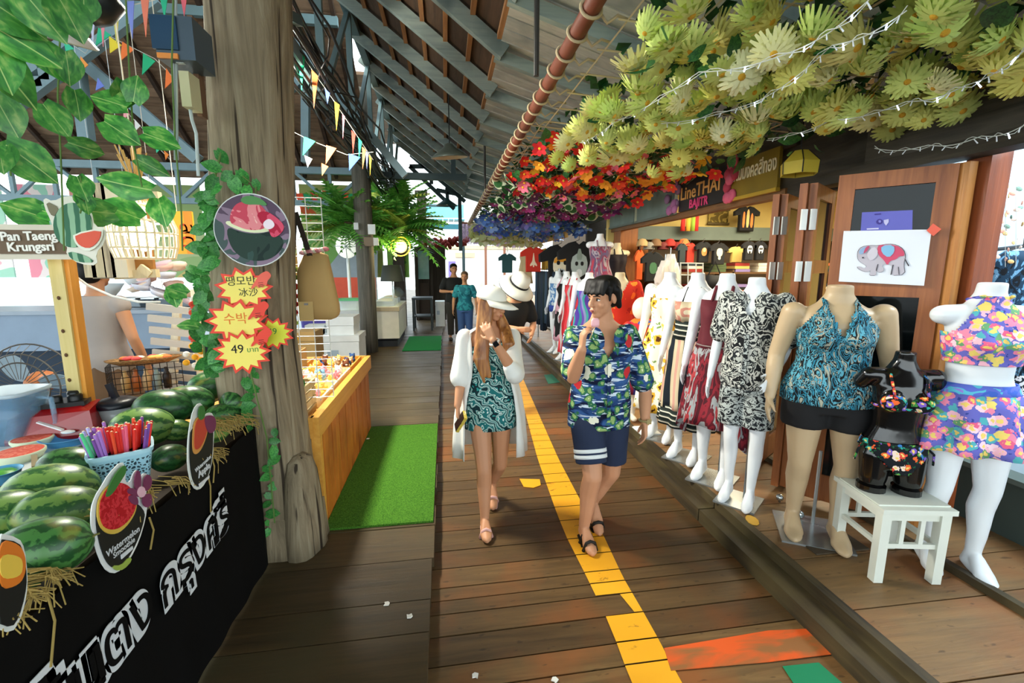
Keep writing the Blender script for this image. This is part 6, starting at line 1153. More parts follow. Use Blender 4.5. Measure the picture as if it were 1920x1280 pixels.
q = ay(1053, 458, 8.4); shirt('black shirt printed with a tiger face hanging left of the purple scarf', q, .55, .85, blkc, face_tiger()); q = ay(1086, 452, 7.9); shirt('black shirt printed with a grey animal face right of the tiger shirt', q, .5, .85, blkc, face_grey())
tm = [([(-.04, .2), (.04, .2), (.04, .3), (.2, .22), (.22, .3), (.08, .42), (.05, .6), (0, .82), (-.05, .6), (-.08, .42), (-.22, .3), (-.2, .22), (-.04, .3)], plain('#f0d8b8', .8), 0)]
q = ay(1000, 463, 9.2); shirt('bright red shirt printed with a pale temple spire far along the shop fronts', q, .34, .5, plain('#c9301e', .8), tm)
q = ay(1027, 465, 9.4); shirt('mustard yellow shirt hanging right of the red temple shirt', q, .28, .45, plain('#c9a03a', .8)); q = ay(951, 475, 12); ts_ = shirt('dark teal shirt hanging above the bucket hat far away', q, .3, .5, plain('#2f5a60', .8)); q = ay(985, 470, 10.5); bd_ = dress('beige cloth hanging left of the red temple shirt', q, .3, .75, plain('#c9b48a', .8))
for o_, h_ in ((bd_, .75), (ts_, .5)): ob('cord', G().tube([(0, 0, h_ * 1.1), (0, 0, 2.9 - o_.location.z)], .005, 4), rmt_, o_, W=False)
# rack of dark jeans between the far shops
rk = thing('clothes_rack', 'chrome clothes rack carrying dark denim beyond the bent over visitor', 'rack', (2.1, 9.2, .15)); rmt = plain('#a8b0b4', .3, .8)
for y in (8.3, 10.2): ob('upright', G().tube([(2.1, y, .15), (2.1, y, 1.72)], .018, 8), rmt, rk)
ob('rail', G().tube([(2.1, 8.3, 1.7), (2.1, 10.2, 1.7)], .018, 8), rmt, rk)
dn = ['#1f2d3f', '#26323a', '#18202c', '#34485c', '#1c2a30']
for i in range(9): dress(['navy', 'charcoal', 'near black', 'faded blue', 'dark teal'][i % 5] + ' garment on the far chrome rack, ' + ['nearest', 'second', 'third', 'fourth', 'fifth', 'sixth', 'seventh', 'eighth', 'farthest'][i] + ' hanger', (2.05, 8.4 + .2 * i, 1.66), .34, U(1.0, 1.25), blot([dn[i % 5], dn[(i + 2) % 5]], 7, 2, 'denim'), radians(80), 'garments on the far rack', 'hanging_garment', 'garment')
# yellow shop: shirts, shelves, racks on the side wall (Y about 7.4)
def wsh(px0, px1, py0, py1, Y, lb, m, pr_=None, sl=1): 
    a, b = ay(px0, py0, Y), ay(px1, py1, Y); shirt(lb, ((a.x + b.x) / 2, Y, a.z), (b.x - a.x) / (1.5 if sl else 1), a.z - b.z, m, pr_, sleeve=sl)
orange = plain('#d87a3a', .8); figs = [([(-.3, .15), (-.16, .15), (-.16, .7), (-.24, .8), (-.3, .65)], orange, 0), ([(-.07, .15), (.1, .15), (.1, .75), (.02, .9), (-.07, .75)], plain('#d8b070', .8), 0), ([(.18, .15), (.34, .15), (.34, .6), (.26, .75), (.18, .6)], orange, 0)]
wsh(1378, 1420, 386, 434, 7.3, 'black shirt printed with three orange figures high on the yellow wall', blkc, figs)
a, b = ay(1331, 392, 7.6), ay(1370, 419, 7.6); fp = thing('framed_picture', 'olive woven picture high on the yellow shop wall', 'picture', ((a.x + b.x) / 2, 7.66, b.z)); ob('picture_sheet', G().box(((a.x + b.x) / 2, 7.66, (a.z + b.z) / 2), (b.x - a.x - .04, .02, a.z - b.z - .04)), blot(['#6a5a2a', '#a8924a', '#4a3f1e'], 9, 2, 'olive_print'), fp)
for s in (a.z, b.z): ob('picture_frame', G().box(((a.x + b.x) / 2, 7.65, s), (b.x - a.x, .03, .03)), plain('#5a4a24', .6), fp)
for i, (px, c) in enumerate(((1281, '#c22a24'), (1291, '#d8b040'), (1300, '#8fae3a'), (1306, '#c9302a'))): a, b = ay(px - 4, 404, 7.2), ay(px + 4, 433, 7.2); t_ = thing('hanging_scarf', ['red scarf hanging leftmost above the grey beam', 'yellow scarf hanging above the grey beam', 'green scarf hanging above the grey beam', 'short red scarf hanging rightmost above the grey beam'][i], 'scarf', ((a.x + b.x) / 2, 7.2, b.z)); ob('scarf_cloth', G().loft([ring(0, 0, 0, .04, .02, 12, .2, 3), ring(0, 0, a.z - b.z, .035, .015, 12)]), plain(c, .8), t_, True, W=False); ob('scarf_hook', G().tube([(0, 0, a.z - b.z), (0, .2, a.z - b.z + .03)], .006, 4), rmt, t_, W=False)
W1 = [(BLOB(.9, 0, .55), plain('#d8c8a8', .8), 0), (BLOB(.4, 0, .3), plain('#a8b0a8', .8), 1)]; W2_ = [(BLOB(1., 0, .55), plain('#e8e8e4', .8), 0), (BLOB(.3, -.1, .6), blkc, 1), (BLOB(.3, .1, .6), blkc, 1), (BLOB(.4, 0, .4), blkc, 1)]; W3 = [(BLOB(.9, 0, .5), plain('#c9864a', .8), 0), (BLOB(.5, 0, .6), plain('#e0b888', .8), 1)]
for px0, px1, py0, py1, Y, lb, c, pr_ in ((1283, 1303, 455, 494, 7.0, 'red orange shirt on the shop wall below the grey beam', '#c4382a', None), (1304, 1332, 453, 492, 6.9, 'black shirt with an orange face print below the grey beam', '#141416', W3), (1331, 1362, 455, 496, 6.8, 'black shirt with a tan portrait print below the grey beam', '#141416', W1), (1392, 1414, 452, 488, 6.9, 'black shirt with pale skull like print, left of a pair', '#1a1a1e', W2_), (1413, 1434, 452, 488, 6.9, 'black shirt with white mask print, right of a pair', '#101014', W2_), (1203, 1242, 472, 528, 6.6, 'black shirt with a green design right of the brown column', '#15181a', [(BLOB(.9, 0, .45), plain('#3f6a4a', .8), 0)]), (1190, 1206, 468, 525, 6.9, 'bright orange shirt hanging against the brown column', '#e2622a', None), (1270, 1286, 456, 492, 6.9, 'dark slate shirt left of the red orange shirt', '#2a3436', None), (1366, 1394, 462, 492, 7.2, 'pale yellow cloth shirt between the black shirts', '#d8bc6a', None)):
    wsh(px0, px1, py0, py1, Y, lb, plain(c, .85), pr_)
for i in range(7):
    p = ay(1204 + i * 13, 457 + (i % 2) * 6, 7.1); t_ = thing('cap', ['tan', 'grey', 'brown', 'maroon', 'red', 'dark red', 'orange'][i] + ' cap hanging in the row under the grey beam', 'cap', p, 'caps under the beam'); cm_ = plain(['#b89868', '#8a867c', '#7a5a3c', '#6a2a28', '#a82a22', '#7a1f1c', '#d8703a'][i], .8); ob('crown', G().lathe([(.09, -.04), (.085, .03), (.05, .075), (.001, .085)], (0, 0, 0), 14), cm_, t_, True, W=False); ob('brim', G().ell((-.03, -.1, -.035), (.08, .07, .012), 12, 6), cm_, t_, True, W=False)
for i, (px, py, w_) in enumerate(((1247, 500, .16), (1257, 488, .14), (1263, 504, .14), (1240, 512, .12))):
    p = ay(px, py, 5.6); t_ = thing('ruffled_blouse', 'white ruffled blouse hanging behind the mannequin necks, ' + ['left', 'upper', 'right', 'lower'][i] + ' of the cluster', 'blouse', (p.x, p.y, p.z - .1), 'white ruffled blouses'); rg = [ring(0, 0, z, w_ * f, .07, 24, .12, 6, z * 9) for z, f in ((-.12, .8), (-.04, .6), (.02, .75), (.1, .5), (.18, .3))]; ob('blouse_body', G().loft(rg), plain('#e2ddd2', .8), t_, True, W=False); ob('hanger', G().tube([(0, 0, .18), (0, 0, .26)], .006, 4), rmt, t_, W=False)
wr_ = thing('wire_shelf', 'white wire shelf rack behind the striped dress mannequin', 'rack', ay(1300, 530, 5.2)); 
for px in (1276, 1290, 1305, 1318): ob('wire', G().tube([ay(px, 493, 5.2), ay(px, 560, 5.2)], .008, 5), plain('#c9cec9', .4), wr_)
for py in (493, 515, 540): ob('wire', G().tube([ay(1275, py, 5.2), ay(1319, py + 1, 5.2)], .008, 5), plain('#c9cec9', .4), wr_)
p = ay(1340, 508, 5.0); hb = thing('shoulder_bag', 'black shoulder bag hanging between two mannequins', 'bag', (p.x, p.y, p.z - .25)); ob('bag_body', G().loft([ring(0, 0, 0, .12, .05, 20, sq=.6), ring(0, 0, .2, .1, .04, 20, sq=.6)]), plain('#18181a', .7), hb, True, W=False); ob('bag_strap', G().tube([(-.08, 0, .2), (0, 0, .36), (.08, 0, .2)], .008, 5), plain('#18181a', .7), hb, W=False)
# shelves with folded goods
shf = thing('display_shelf', 'dark wooden display shelf with folded goods deep in the yellow shop', 'shelf', (5.2, 7.2, .2)); sm_ = wood('#4a3420', '#6a4c2e', 0, 6, .6, .1, name='shelf_wood')
for z in (.5, .9, 1.3, 1.65): ob('board', G().box((5.3, 7.2, z), (4.0, .5, .03)), sm_, shf)
for x in (3.4, 4.7, 6, 7.2): ob('side_panel', G().box((x, 7.2, .95), (.03, .5, 1.5)), sm_, shf)
CC = [('#c9a35a', 'tan'), ('#8a2a24', 'dark red'), ('#d8d0bc', 'cream'), ('#2a3a44', 'navy'), ('#4a5a3a', 'olive'), ('#c4643a', 'rust'), ('#1a1a1c', 'black'), ('#7a6a9a', 'mauve')]
for r_, z in enumerate((.515, .915, 1.315, 1.665)):
    for i in range(9):
        k = (i * 3 + r_ * 2) % 8; x = 3.6 + i * .42; t_ = thing('folded_stack', f'{CC[k][1]} folded garments on the ' + ['lowest', 'second', 'third', 'top'][r_] + ' dark shelf, ' + ['first', 'second', 'third', 'fourth', 'fifth', 'sixth', 'seventh', 'eighth', 'ninth'][i] + ' pile from the column', 'clothes', (x, 7.1, z), 'folded garments on the dark shelf')
        for q in range(3): ob('folded_garment', G().box((U(-.01, .01), 0, .025 + .05 * q), (.26, .3, .045)), plain(CC[(k + q * (i % 2)) % 8][0], .85), t_, W=False)
tbl = thing('goods_table', 'low pale display table with black boxes behind the man', 'table', (2.75, 5.35, .2)); 
ob('table_top', G().box((2.95, 5.35, 1.12), (.7, .6, .05)), plain('#c9a86a', .6), tbl); ob('table_body', G().box((2.95, 5.38, .65), (.64, .5, .9)), plain('#8a7048', .6), tbl)
for i in range(2): tag(ob('black_box', G().box((2.78 + .34 * i, 5.25, 1.155), (.22, .2, .11)).box((2.78 + .34 * i, 5.25, 1.275), (.23, .21, .03)), plain('#1a1716', .6)), ['left', 'right'][i] + ' black gift box on the pale display table', 'box')
# near shop: hanging dresses at the right edge
pal = blot(['#10161e', '#1c3a52', '#6a9cc0', '#c9dce8'], 16, 4, 'palm_print_blue', 2, stretch=(1, 1, .5)); bw_ = blot(['#10161e', '#e4e6ea', '#1a2430', '#f0f0f0'], 14, 3, 'black_white_print', 2); rwf = floral('#ecd8d4', ['#d8604e', '#e88a7a', '#c94a4a'], 26, .4, name='red_white_floral')
for i, (px, py, Y, w_, h, m, lb) in enumerate(((1872, 520, 2.42, .34, .42, pal, 'dark blue palm print top hanging left at the near shop edge'), (1918, 470, 2.3, .34, .75, pal, 'long blue palm print dress cut by the right edge of the photo'), (1866, 700, 2.45, .24, .6, rwf, 'white dress with red flowers hanging behind the swimwear mannequin'), (1908, 690, 2.38, .28, .62, bw_, 'black and white print dress at the right edge of the photo'))): dress(lb, ay(px, py, Y), w_, h, m, -.5)
nr = thing('clothes_rail', 'dark double clothes rail at the right edge of the near shop', 'rail', ay(1880, 700, 1.9)); 
for py, Y in ((462, 2.42), (690, 2.46)): a, b = ay(1846, py + 8, Y), ay(1950, py - 4, Y); ob('rail', G().tube([a, b], .012, 8), plain('#2a2a2c', .4, .4), nr)
a = ay(1850, 470, 2.42); ob('upright', G().tube([(a.x, a.y, .2), (a.x, a.y, a.z)], .014, 8), plain('#2a2a2c', .4, .4), nr)
p = ay(1912, 825, 2.3); tag(ob('price_tag', G().box(tuple(p), (.05, .006, .06)).tube([(p.x, p.y, p.z + .03), (p.x, p.y + .02, p.z + .08)], .002, 4), plain('#e0923a', .6)), 'orange price tag on the black and white dress at the right edge', 'tag')
gm_ = thing('leaf_mobile', 'hanging mobile of pink and orange paper petals at the right edge', 'ornament', ay(1885, 330, 2.3))
for i in range(34): p = ay(1858 + U(0, 60), 345 + i * 4.4, 2.3 + U(-.1, .1)); ob('petal', G().ell((0, 0, 0), (.018, .004, .012), 7, 4, TR(p, (0, U(-1, 1), U(-1, 1)))), plain(['#e8a08a', '#d8b070', '#7a9a8a', '#e8d0c0'][i % 4], .6), gm_)
for px in (1865, 1885, 1905): ob('thread', G().tube([ay(px, 310, 2.2), ay(px, 500, 2.2)], .0015, 4), wr, gm_)
for i, (px0, py0, px1, py1) in enumerate(((1838, 372, 1850, 428), (1828, 432, 1848, 500))): a, b = ay(px0, py0, 2.5), ay(px1, py1, 2.5); tag(ob('paper_notice', G().box(((a.x + b.x) / 2, 2.56, (a.z + b.z) / 2), (b.x - a.x, .008, a.z - b.z)), plain('#dcdcc8', .6)), ['upper', 'lower'][i] + ' cream paper notice on the pale wall beside the door jamb', 'notice')
# ------------------------------------------------------------------ bodies
FT = [(.80, .085, .07, 0), (.84, .155, .105, .01), (.90, .172, .118, .012), (.97, .158, .105, .01), (1.06, .122, .086, 0), (1.14, .125, .09, 0), (1.24, .142, .1, 0), (1.32, .152, .095, .005), (1.38, .15, .072, .01), (1.42, .085, .058, .012), (1.45, .056, .052, .012), (1.525, .051, .05, .005)]
MT = [(.80, .085, .07, 0), (.84, .15, .1, .005), (.90, .163, .108, .005), (.97, .158, .105, 0), (1.06, .148, .1, 0), (1.14, .155, .105, 0), (1.24, .17, .115, 0), (1.32, .18, .112, .005), (1.38, .18, .085, .01), (1.43, .1, .065, .012), (1.46, .064, .06, .012), (1.535, .058, .058, .0)]
def lerp_ring(T, z):
    if z <= T[0][0]: return T[0][1:]
    for a, b in zip(T[:-1], T[1:]):
        if a[0] <= z <= b[0]: t = (z - a[0]) / (b[0] - a[0]); return tuple(a[i] + (b[i] - a[i]) * t for i in (1, 2, 3))
    return T[-1][1:]
def torso(g, T, z0, z1, inf=0., n=24, flat=None, M=None, steps=14, flare=0., fold=0, nf=0):
    rg = []
    for i in range(steps + 1):
        z = z0 + (z1 - z0) * i / steps; rx, ry, cy = lerp_ring(T, max(z, .87)) if z < .87 else lerp_ring(T, z); k = 1 + flare * (1 - i / steps); rg.append(ring(0, cy, z, (rx + inf) * k, (ry + inf) * k, n, fold * (1 - i / steps), nf))
    g.loft(rg, M=M)
def hand(g, W_, d, nrm, side, curl=.35, k=1., spread=.0):
    W_ = V(W_); d = V(d).normalized(); nrm = V(nrm); nrm = (nrm - d * nrm.dot(d)).normalized(); s = d.cross(nrm) * side
    for o in (-.024, -.008, .008, .024): g.cap(W_ + s * o * .5 * k + d * .01 * k, W_ + (s * o * 1.05 + d * .085) * k, .0155 * k, .0125 * k, 8)
    for j, (L, r) in enumerate(((.066, .0085), (.074, .009), (.068, .0085), (.052, .0075))):
        b = W_ + (d * (.086 - .004 * abs(j - 1)) + s * (.029 - .0195 * j)) * k; dr = (d + s * (spread * (1.5 - j))).normalized(); a = curl * .6; p = [b]
        for q in (.45, .32, .25): v = dr * cos(a) + nrm * sin(a); p.append(p[-1] + v * L * q * k); a += curl * .9
        g.chain(p, [r * k * 1.12, r * k, r * k * .92, r * k * .75], 8)
    b = W_ + (d * .025 + s * .022) * k; v = (d * .62 + s * .72 + nrm * .25).normalized(); v2 = (d * .9 + s * .3 + nrm * .3).normalized(); g.chain([b, b + v * .042 * k, b + v * .042 * k + v2 * .032 * k], [.0135 * k, .011 * k, .0085 * k], 8)
def leg(g, hip, knee, ank, toe, th=.086, kn=.052, cf=.052, an=.034, w=1., heel=None):
    hip, knee, ank, toe = V(hip), V(knee), V(ank), V(toe); c = knee.lerp(ank, .32); fwd = (toe - ank); fwd.z = 0; fwd = fwd.normalized() if fwd.length > .01 else V((0, -1, 0)); c -= fwd * .018
    g.chain([hip, hip.lerp(knee, .45), knee, c, knee.lerp(ank, .72), ank], [th * w, th * .84 * w, kn * w, cf * w, cf * .74 * w, an])
    hl = heel if heel else ank - fwd * .02 - V((0, 0, .045)); ball = V(hl).lerp(toe, .68); ball.z = max(ball.z, .024)
    g.chain([ank - V((0, 0, .01)), hl], [an, .032]); g.chain([hl, ball, toe], [.034, .033, .022]); sx_ = fwd.cross(V((0, 0, 1)))
    for q in (-.018, .018): g.cap(V(ank).lerp(ball, .35), ball + sx_ * q, .03, .026); g.cap(ball + sx_ * q, toe + sx_ * q * .8 - fwd * .012, .024, .019)
def armc(g, sh, el, wr, r=(.052, .038, .036, .025), n=12):
    sh, el, wr = V(sh), V(el), V(wr); g.chain([sh, sh.lerp(el, .4), el, el.lerp(wr, .3), wr], [r[0], r[0] * .92, r[1], r[2] * 1.05, r[3]], n)
def fem_extra(g, M=None):
    for s in (-1, 1):
        c = V((s * .068, -.068, 1.235)); b = V((s * .078, .055, .885)); 
        g.ell(c, (.06, .056, .06), 14, 9, M); g.ell(b, (.08, .075, .08), 14, 9, M)
BM = {}
def mannequin_mesh(kind):
    if kind in BM: return BM[kind]
    g = G(); T = MT if kind.startswith('male') else FT
    torso(g, T, .8, T[-1][0]); 
    if T is FT: fem_extra(g)
    w = 1.
    half = 'torso' in kind
    sx_ = .2 if T is MT else .172
    for s in (-1, 1):
        if half: g.cap((s * .09, 0, .87), (s * .095, -.01, .72), .092, .076)
        else: leg(g, (s * .085, 0, .87), (s * (.088 + .012 * (s > 0)), -.02, .47), (s * .085, .03 - .05 * (s > 0), .13), (s * .095, -.11 - .05 * (s > 0), .024), .09, .052, .052, .032, 1., (s * .085, .05 - .05 * (s > 0), .062))
        if 'armless' in kind: g.cap((s * .08, .01, 1.37), (s * (sx_ - .008), .01, 1.362), .05, .05); continue
        sh = (s * sx_, .01, 1.372)
        if 'akimbo' in kind: g.chain([(s * .1, .01, 1.37), sh, (s * .2, .03, 1.32)], [.05, .05, .044]); continue
        if 'bent' in kind and s > 0: el = (.225, .02, 1.1); wr = (.2, -.2, .95); armc(g, sh, el, wr); hand(g, wr, (-.15, -.8, -.5), (-.9, .2, -.2), -1, .15, 1., .1); continue
        el = (s * (sx_ + .05), .03, 1.1); wr = (s * (sx_ + .07), -.03, .86); armc(g, sh, el, wr); hand(g, wr, (s * .08, -.2, -1), (-s, 0, 0), -s, .22)
    me = vox(g, .0085, 5, 'mannequin_body'); BM[kind] = me; return me
MATW = plain('#e3e8ec', .35, var=.03, spec=.5); MATT = plain('#c2a884', .4, var=.05, spec=.45); MATB = plain('#0d0c0c', .14, var=.02, spec=.7)
def mannequin(name, lb, p, rz, kind, m, s=1., sx_=1., plate=True):
    t = thing(name, lb, 'mannequin', p, None, rz); t.scale = (s * sx_, s * sx_, s); me = mannequin_mesh(kind)
    o = link('body', me, t); 
    if not me.materials: me.materials.append(None)
    o.material_slots[0].link = 'OBJECT'; o.material_slots[0].material = m
    if plate: ob('base_plate', G().box((0, .02, .006), (.3, .3, .012)), plain('#aeb4b6', .25, .7), t, W=False); ob('support_rod', G().tube([(.02, .09, .01), (.02, .09, .5)], .008, 6), plain('#aeb4b6', .25, .7), t, W=False)
    return t
def gar(t, name, rings, m, open_=True, cut=None, solid=.004, label=None, cap0=False, cap1=False):
    g = G().loft(rings, True, cap0, cap1); o = ob(name, g, m, t, True, W=False, label=label)
    if solid: so_ = o.modifiers.new('thick', 'SOLIDIFY'); so_.thickness = solid
    return o
def rr(T, z, inf, kx=1, ky=1, fold=0, nf=0, ph=0, n=72, dz=None):
    rx, ry, cy = lerp_ring(T, max(z, .87)); out = ring(0, cy, z, (rx + inf) * kx, (ry + inf) * ky, n, fold, nf, ph)
    return [(x, y, z_ + dz(x, y)) for x, y, z_ in out] if dz else out
def bustr(z, inf=.012, n=72, fold=0, nf=0):
    rx, ry, cy = lerp_ring(FT, z); b = math.exp(-((z - 1.235) / .055) ** 2) * .052; out = []
    for k in range(n):
        a = 2 * pi * k / n; c, s = cos(a), sin(a); f = 1 + (fold * sin(nf * a) if fold else 0); y = (ry + inf) * s * f; lob = max(0, -s) * (math.exp(-((abs(c) - .5) / .38) ** 2)); out.append(((rx + inf) * c * f, cy + y - b * lob * 1.15, z))
    return out
def straps(t, m, pts, r=.009): 
    for p in pts: ob('strap', G().tube(p, r, 6), m, t, True, W=False)
SUNF = floral('#f2efe0', ['#e8b93a', '#e0a82a', '#f0cf5a'], 11, .46, '#7f9f5a', .2, name='sunflower_print', centre='#5a3216')
DZ = 1.02; zD = .15
# sunflower dress
t = mannequin('mannequin', 'white mannequin in a sunflower print dress, farthest of the front mannequin row', (1.99, 3.85, zD), radians(-48), 'fem', MATW, DZ)
gar(t, 'dress', [bustr(1.3), bustr(1.23), bustr(1.15)] + [rr(FT, z, .016 + .1 * (1.08 - z) ** 1.1, fold=.02 + .07 * (1.1 - z), nf=9) for z in (1.08, 1.0, .9, .78, .65, .5, .38, .28)], SUNF); straps(t, SUNF, [[(s * .1, -.085, 1.29), (s * .11, -.02, 1.39), (s * .1, .07, 1.33)] for s in (-1, 1)], .012)
# striped dress
t = mannequin('mannequin', 'white mannequin in a cream bodice dress with black striped band and dark panelled skirt', (1.98, 3.38, zD), radians(-52), 'fem_bent', MATW, DZ)
CRB = blot(['#d8c8a8', '#c98a78', '#e0d4b8', '#c9655c'], 7, 1, 'cream_bodice'); BWS = stripes(['#1b2422', '#1b2422', '#d8d4c4', '#2f3a36'], 2, .042, 'striped_band'); SKP = stripes(['#18202a', '#18202a', '#cdbfa0', '#c99a8c', '#cdbfa0'], 0, .14, 'panel_skirt', wob=.05)
gar(t, 'bodice', [bustr(1.3), bustr(1.25), bustr(1.2), bustr(1.13)], CRB); gar(t, 'waist_band', [rr(FT, z, .02, fold=.02, nf=14) for z in (1.15, 1.08, 1.0)], BWS); gar(t, 'skirt', [rr(FT, z, .02 + .09 * (1.0 - z), fold=.03 + .08 * (1.0 - z), nf=10) for z in (1.0, .9, .8, .7, .6, .5, .44)], SKP); gar(t, 'hem_band', [rr(FT, z, .02 + .09 * (1.0 - z), fold=.03 + .07 * (1.0 - z), nf=10) for z in (.46, .38, .3)], BWS); straps(t, blkc, [[(s * .07, -.09, 1.29), (s * .05, -.04, 1.41), (s * .03, .05, 1.44)] for s in (-1, 1)], .006)
# maroon dress
t = mannequin('mannequin', 'white mannequin in a maroon halter dress with uneven patterned hem', (1.97, 2.98, zD), radians(-50), 'fem', MATW, DZ)
MAR = plain('#5e1a26', .8, var=.3, sc_=9); MRP = blot(['#4a1722', '#8a2432', '#5e1a26', '#9aa0a4', '#a83a40', '#3a141e'], 7, 3, 'maroon_print', 1.4, stretch=(1.3, 1.3, .45)); pk = lambda x, y: -.16 * max(0, sin(2 * atan2(y, x) + 2.2)) ** 2
gar(t, 'halter_bodice', [bustr(1.34, .008), bustr(1.28), bustr(1.22), bustr(1.15, .02)] + [rr(FT, z, .03, fold=.04, nf=11) for z in (1.1, 1.04, 1.0)], MAR); gar(t, 'skirt', [rr(FT, z, .025 + .14 * (1.02 - z), fold=.02 + .1 * (1.02 - z), nf=8, dz=(lambda x, y, z=z: pk(x, y) * (1.02 - z) / .55)) for z in (1.02, .94, .84, .74, .64, .54, .46)], MRP); ob('waist_tie', G().tube([V(p) for p in rr(FT, 1.02, .036, n=24)] + [V(rr(FT, 1.02, .036, n=24)[0])], .006, 5), plain('#8a7a78', .7), t, True, W=False); straps(t, MAR, [[(s * .06, -.09, 1.33), (s * .055, -.03, 1.43), (0, .06, 1.46)] for s in (-1, 1)], .012)
# patterned shirt set
DAM = blot(['#14171a', '#c9cbc4', '#1d2226', '#b0b4ae', '#14171a'], 15, 4, 'damask_print', 1.5); DAM2 = blot(['#12151a', '#aeb6b4', '#1c2328', '#8a9490'], 16, 4, 'damask_print_dark', 1.8, stretch=(1, 1, 1.6))
t = mannequin('mannequin', 'white male mannequin in a black and white patterned shirt and matching shorts', (1.96, 2.65, zD), radians(-50), 'male_bent', MATW, 1.0, .87)
g = G(); torso(g, MT, .82, 1.43, .03, flare=.08)
for s in (-1, 1): g.chain([(s * .19, .01, 1.375), (s * .235, .025, 1.17)], [.073, .08])
ob_me = vox(g, .011, 4, 'shirt', [DAM], cut=lambda c: c.z > 1.3 and abs(c.x) < (c.z - 1.28) * .55 + .0 and c.y < .03); link('shirt', ob_me, t)
for s in (-1, 1): ob('collar', G().prism([(0, 0), (.07, .03), (.1, .1), (.03, .12), (-.02, .07)], .006, basis((s * .035, -.1, 1.33), (s * .9, -.2, .1), (0, .35, 1))), DAM, t, W=False)
ob('placket', G().bar((0, -.15, .86), (0, -.137, 1.28), .03, .006), DAM2, t, W=False)
g = G(); torso(g, MT, .78, .98, .03)
for s in (-1, 1): g.loft([ring(s * .085, 0, z, rx, rx * 1.05, 20) for z, rx in ((.56, .112), (.68, .112), (.82, .11))])
link('patterned_shorts', vox(g, .012, 3, 'patterned_shorts', [DAM2]), t)
# tan plus size mannequin, tankini
t = mannequin('mannequin', 'tan mannequin in a teal palm leaf halter top and black shorts', (2.165, 2.235, zD), radians(-30), 'fem', MATT, .985, 1.25)
TAN = blot(['#0e1418', '#2a7f9a', '#0e1418', '#5aa3b8', '#0e1418', '#a8a896', '#3f92ae', '#0e1418'], 13, 3, 'teal_palm_print', 2.2, stretch=(1.5, 1, .55))
def vneck(o, f):
    bm = bmesh.new(); bm.from_mesh(o.data); bmesh.ops.delete(bm, geom=[q for q in bm.faces if f(q.calc_center_median())], context='FACES'); bm.to_mesh(o.data); bm.free()
def subr(rings, k=4):
    out = []
    for a, b in zip(rings[:-1], rings[1:]):
        for i in range(k): out.append([tuple(V(p).lerp(V(q), i / k)) for p, q in zip(a, b)])
    return out + [rings[-1]]
o = gar(t, 'halter_top', subr([bustr(1.43, .006, 96), bustr(1.36, .008, 96), bustr(1.29, .012, 96), bustr(1.235, .012, 96), bustr(1.16, .014, 96)] + [rr(FT, z, .018 + .03 * (1.1 - z), n=96, fold=.012, nf=9) for z in (1.08, 1.0, .93, .85)], 6), TAN)
vneck(o, lambda c: (c.y < 0 and c.z > 1.24 and abs(c.x) < (c.z - 1.24) * .3) or (c.z > 1.27 and abs(c.x) > .155 - (c.z - 1.27) * .62) or (c.y > .03 and c.z > 1.2))
straps(t, TAN, [[(s * .06, -.05, 1.415), (s * .058, .0, 1.445), (s * .02, .06, 1.455), (0, .062, 1.455)] for s in (-1, 1)], .011)
g = G(); torso(g, FT, .8, .97, .014)
for s in (-1, 1): g.loft([ring(s * .085, 0, z, rx, rx * 1.05, 20) for z, rx in ((.7, .1), (.78, .103), (.86, .1))])
link('black_shorts', vox(g, .01, 3, 'black_shorts', [blkc]), t)
# white swimwear mannequin
PKF = floral('#6a6ac0', ['#f08aa8', '#f4b8c8', '#e8d070', '#58b0b8', '#f6d0dc', '#e8648a', '#f08aa8', '#6aa070'], 25, .6, '#3a4a9a', .3, name='pink_floral_print', centre='#f0d070')
t = mannequin('mannequin', 'white armless mannequin in a pink floral crop top and flared skirt', (2.64, 1.86, zD), radians(-24), 'fem_armless', MATW, 1.0, 1.08, False)
o = gar(t, 'crop_top', subr([bustr(1.46, .004, 96), bustr(1.42, .004, 96), bustr(1.36, .008, 96), bustr(1.29, .012, 96), bustr(1.235, .012, 96), bustr(1.15, .012, 96), bustr(1.13, .013, 96)], 6), PKF)
vneck(o, lambda c: (c.z > 1.28 and abs(c.x) > .15 - (c.z - 1.28) * .62) or (c.y > .03 and c.z > 1.22 and c.z < 1.425))
gar(t, 'skirt_waistband', [rr(FT, z, .008) for z in (1.03, .99, .965)], blot(['#3f62c0', '#5a6ac8', '#58b8d0', '#8a7ad0'], 14, 2, 'blue_waistband')); gar(t, 'flared_skirt', [rr(FT, z, .01 + .22 * (.98 - z), fold=.02 + .4 * (.98 - z), nf=9) for z in (.98, .92, .86, .8, .74, .69)], PKF)
straps(t, PKF, [[(s * .05, -.045, 1.46), (s * .07, .03, 1.44), (0, .06, 1.45)] for s in (-1, 1)], .008)
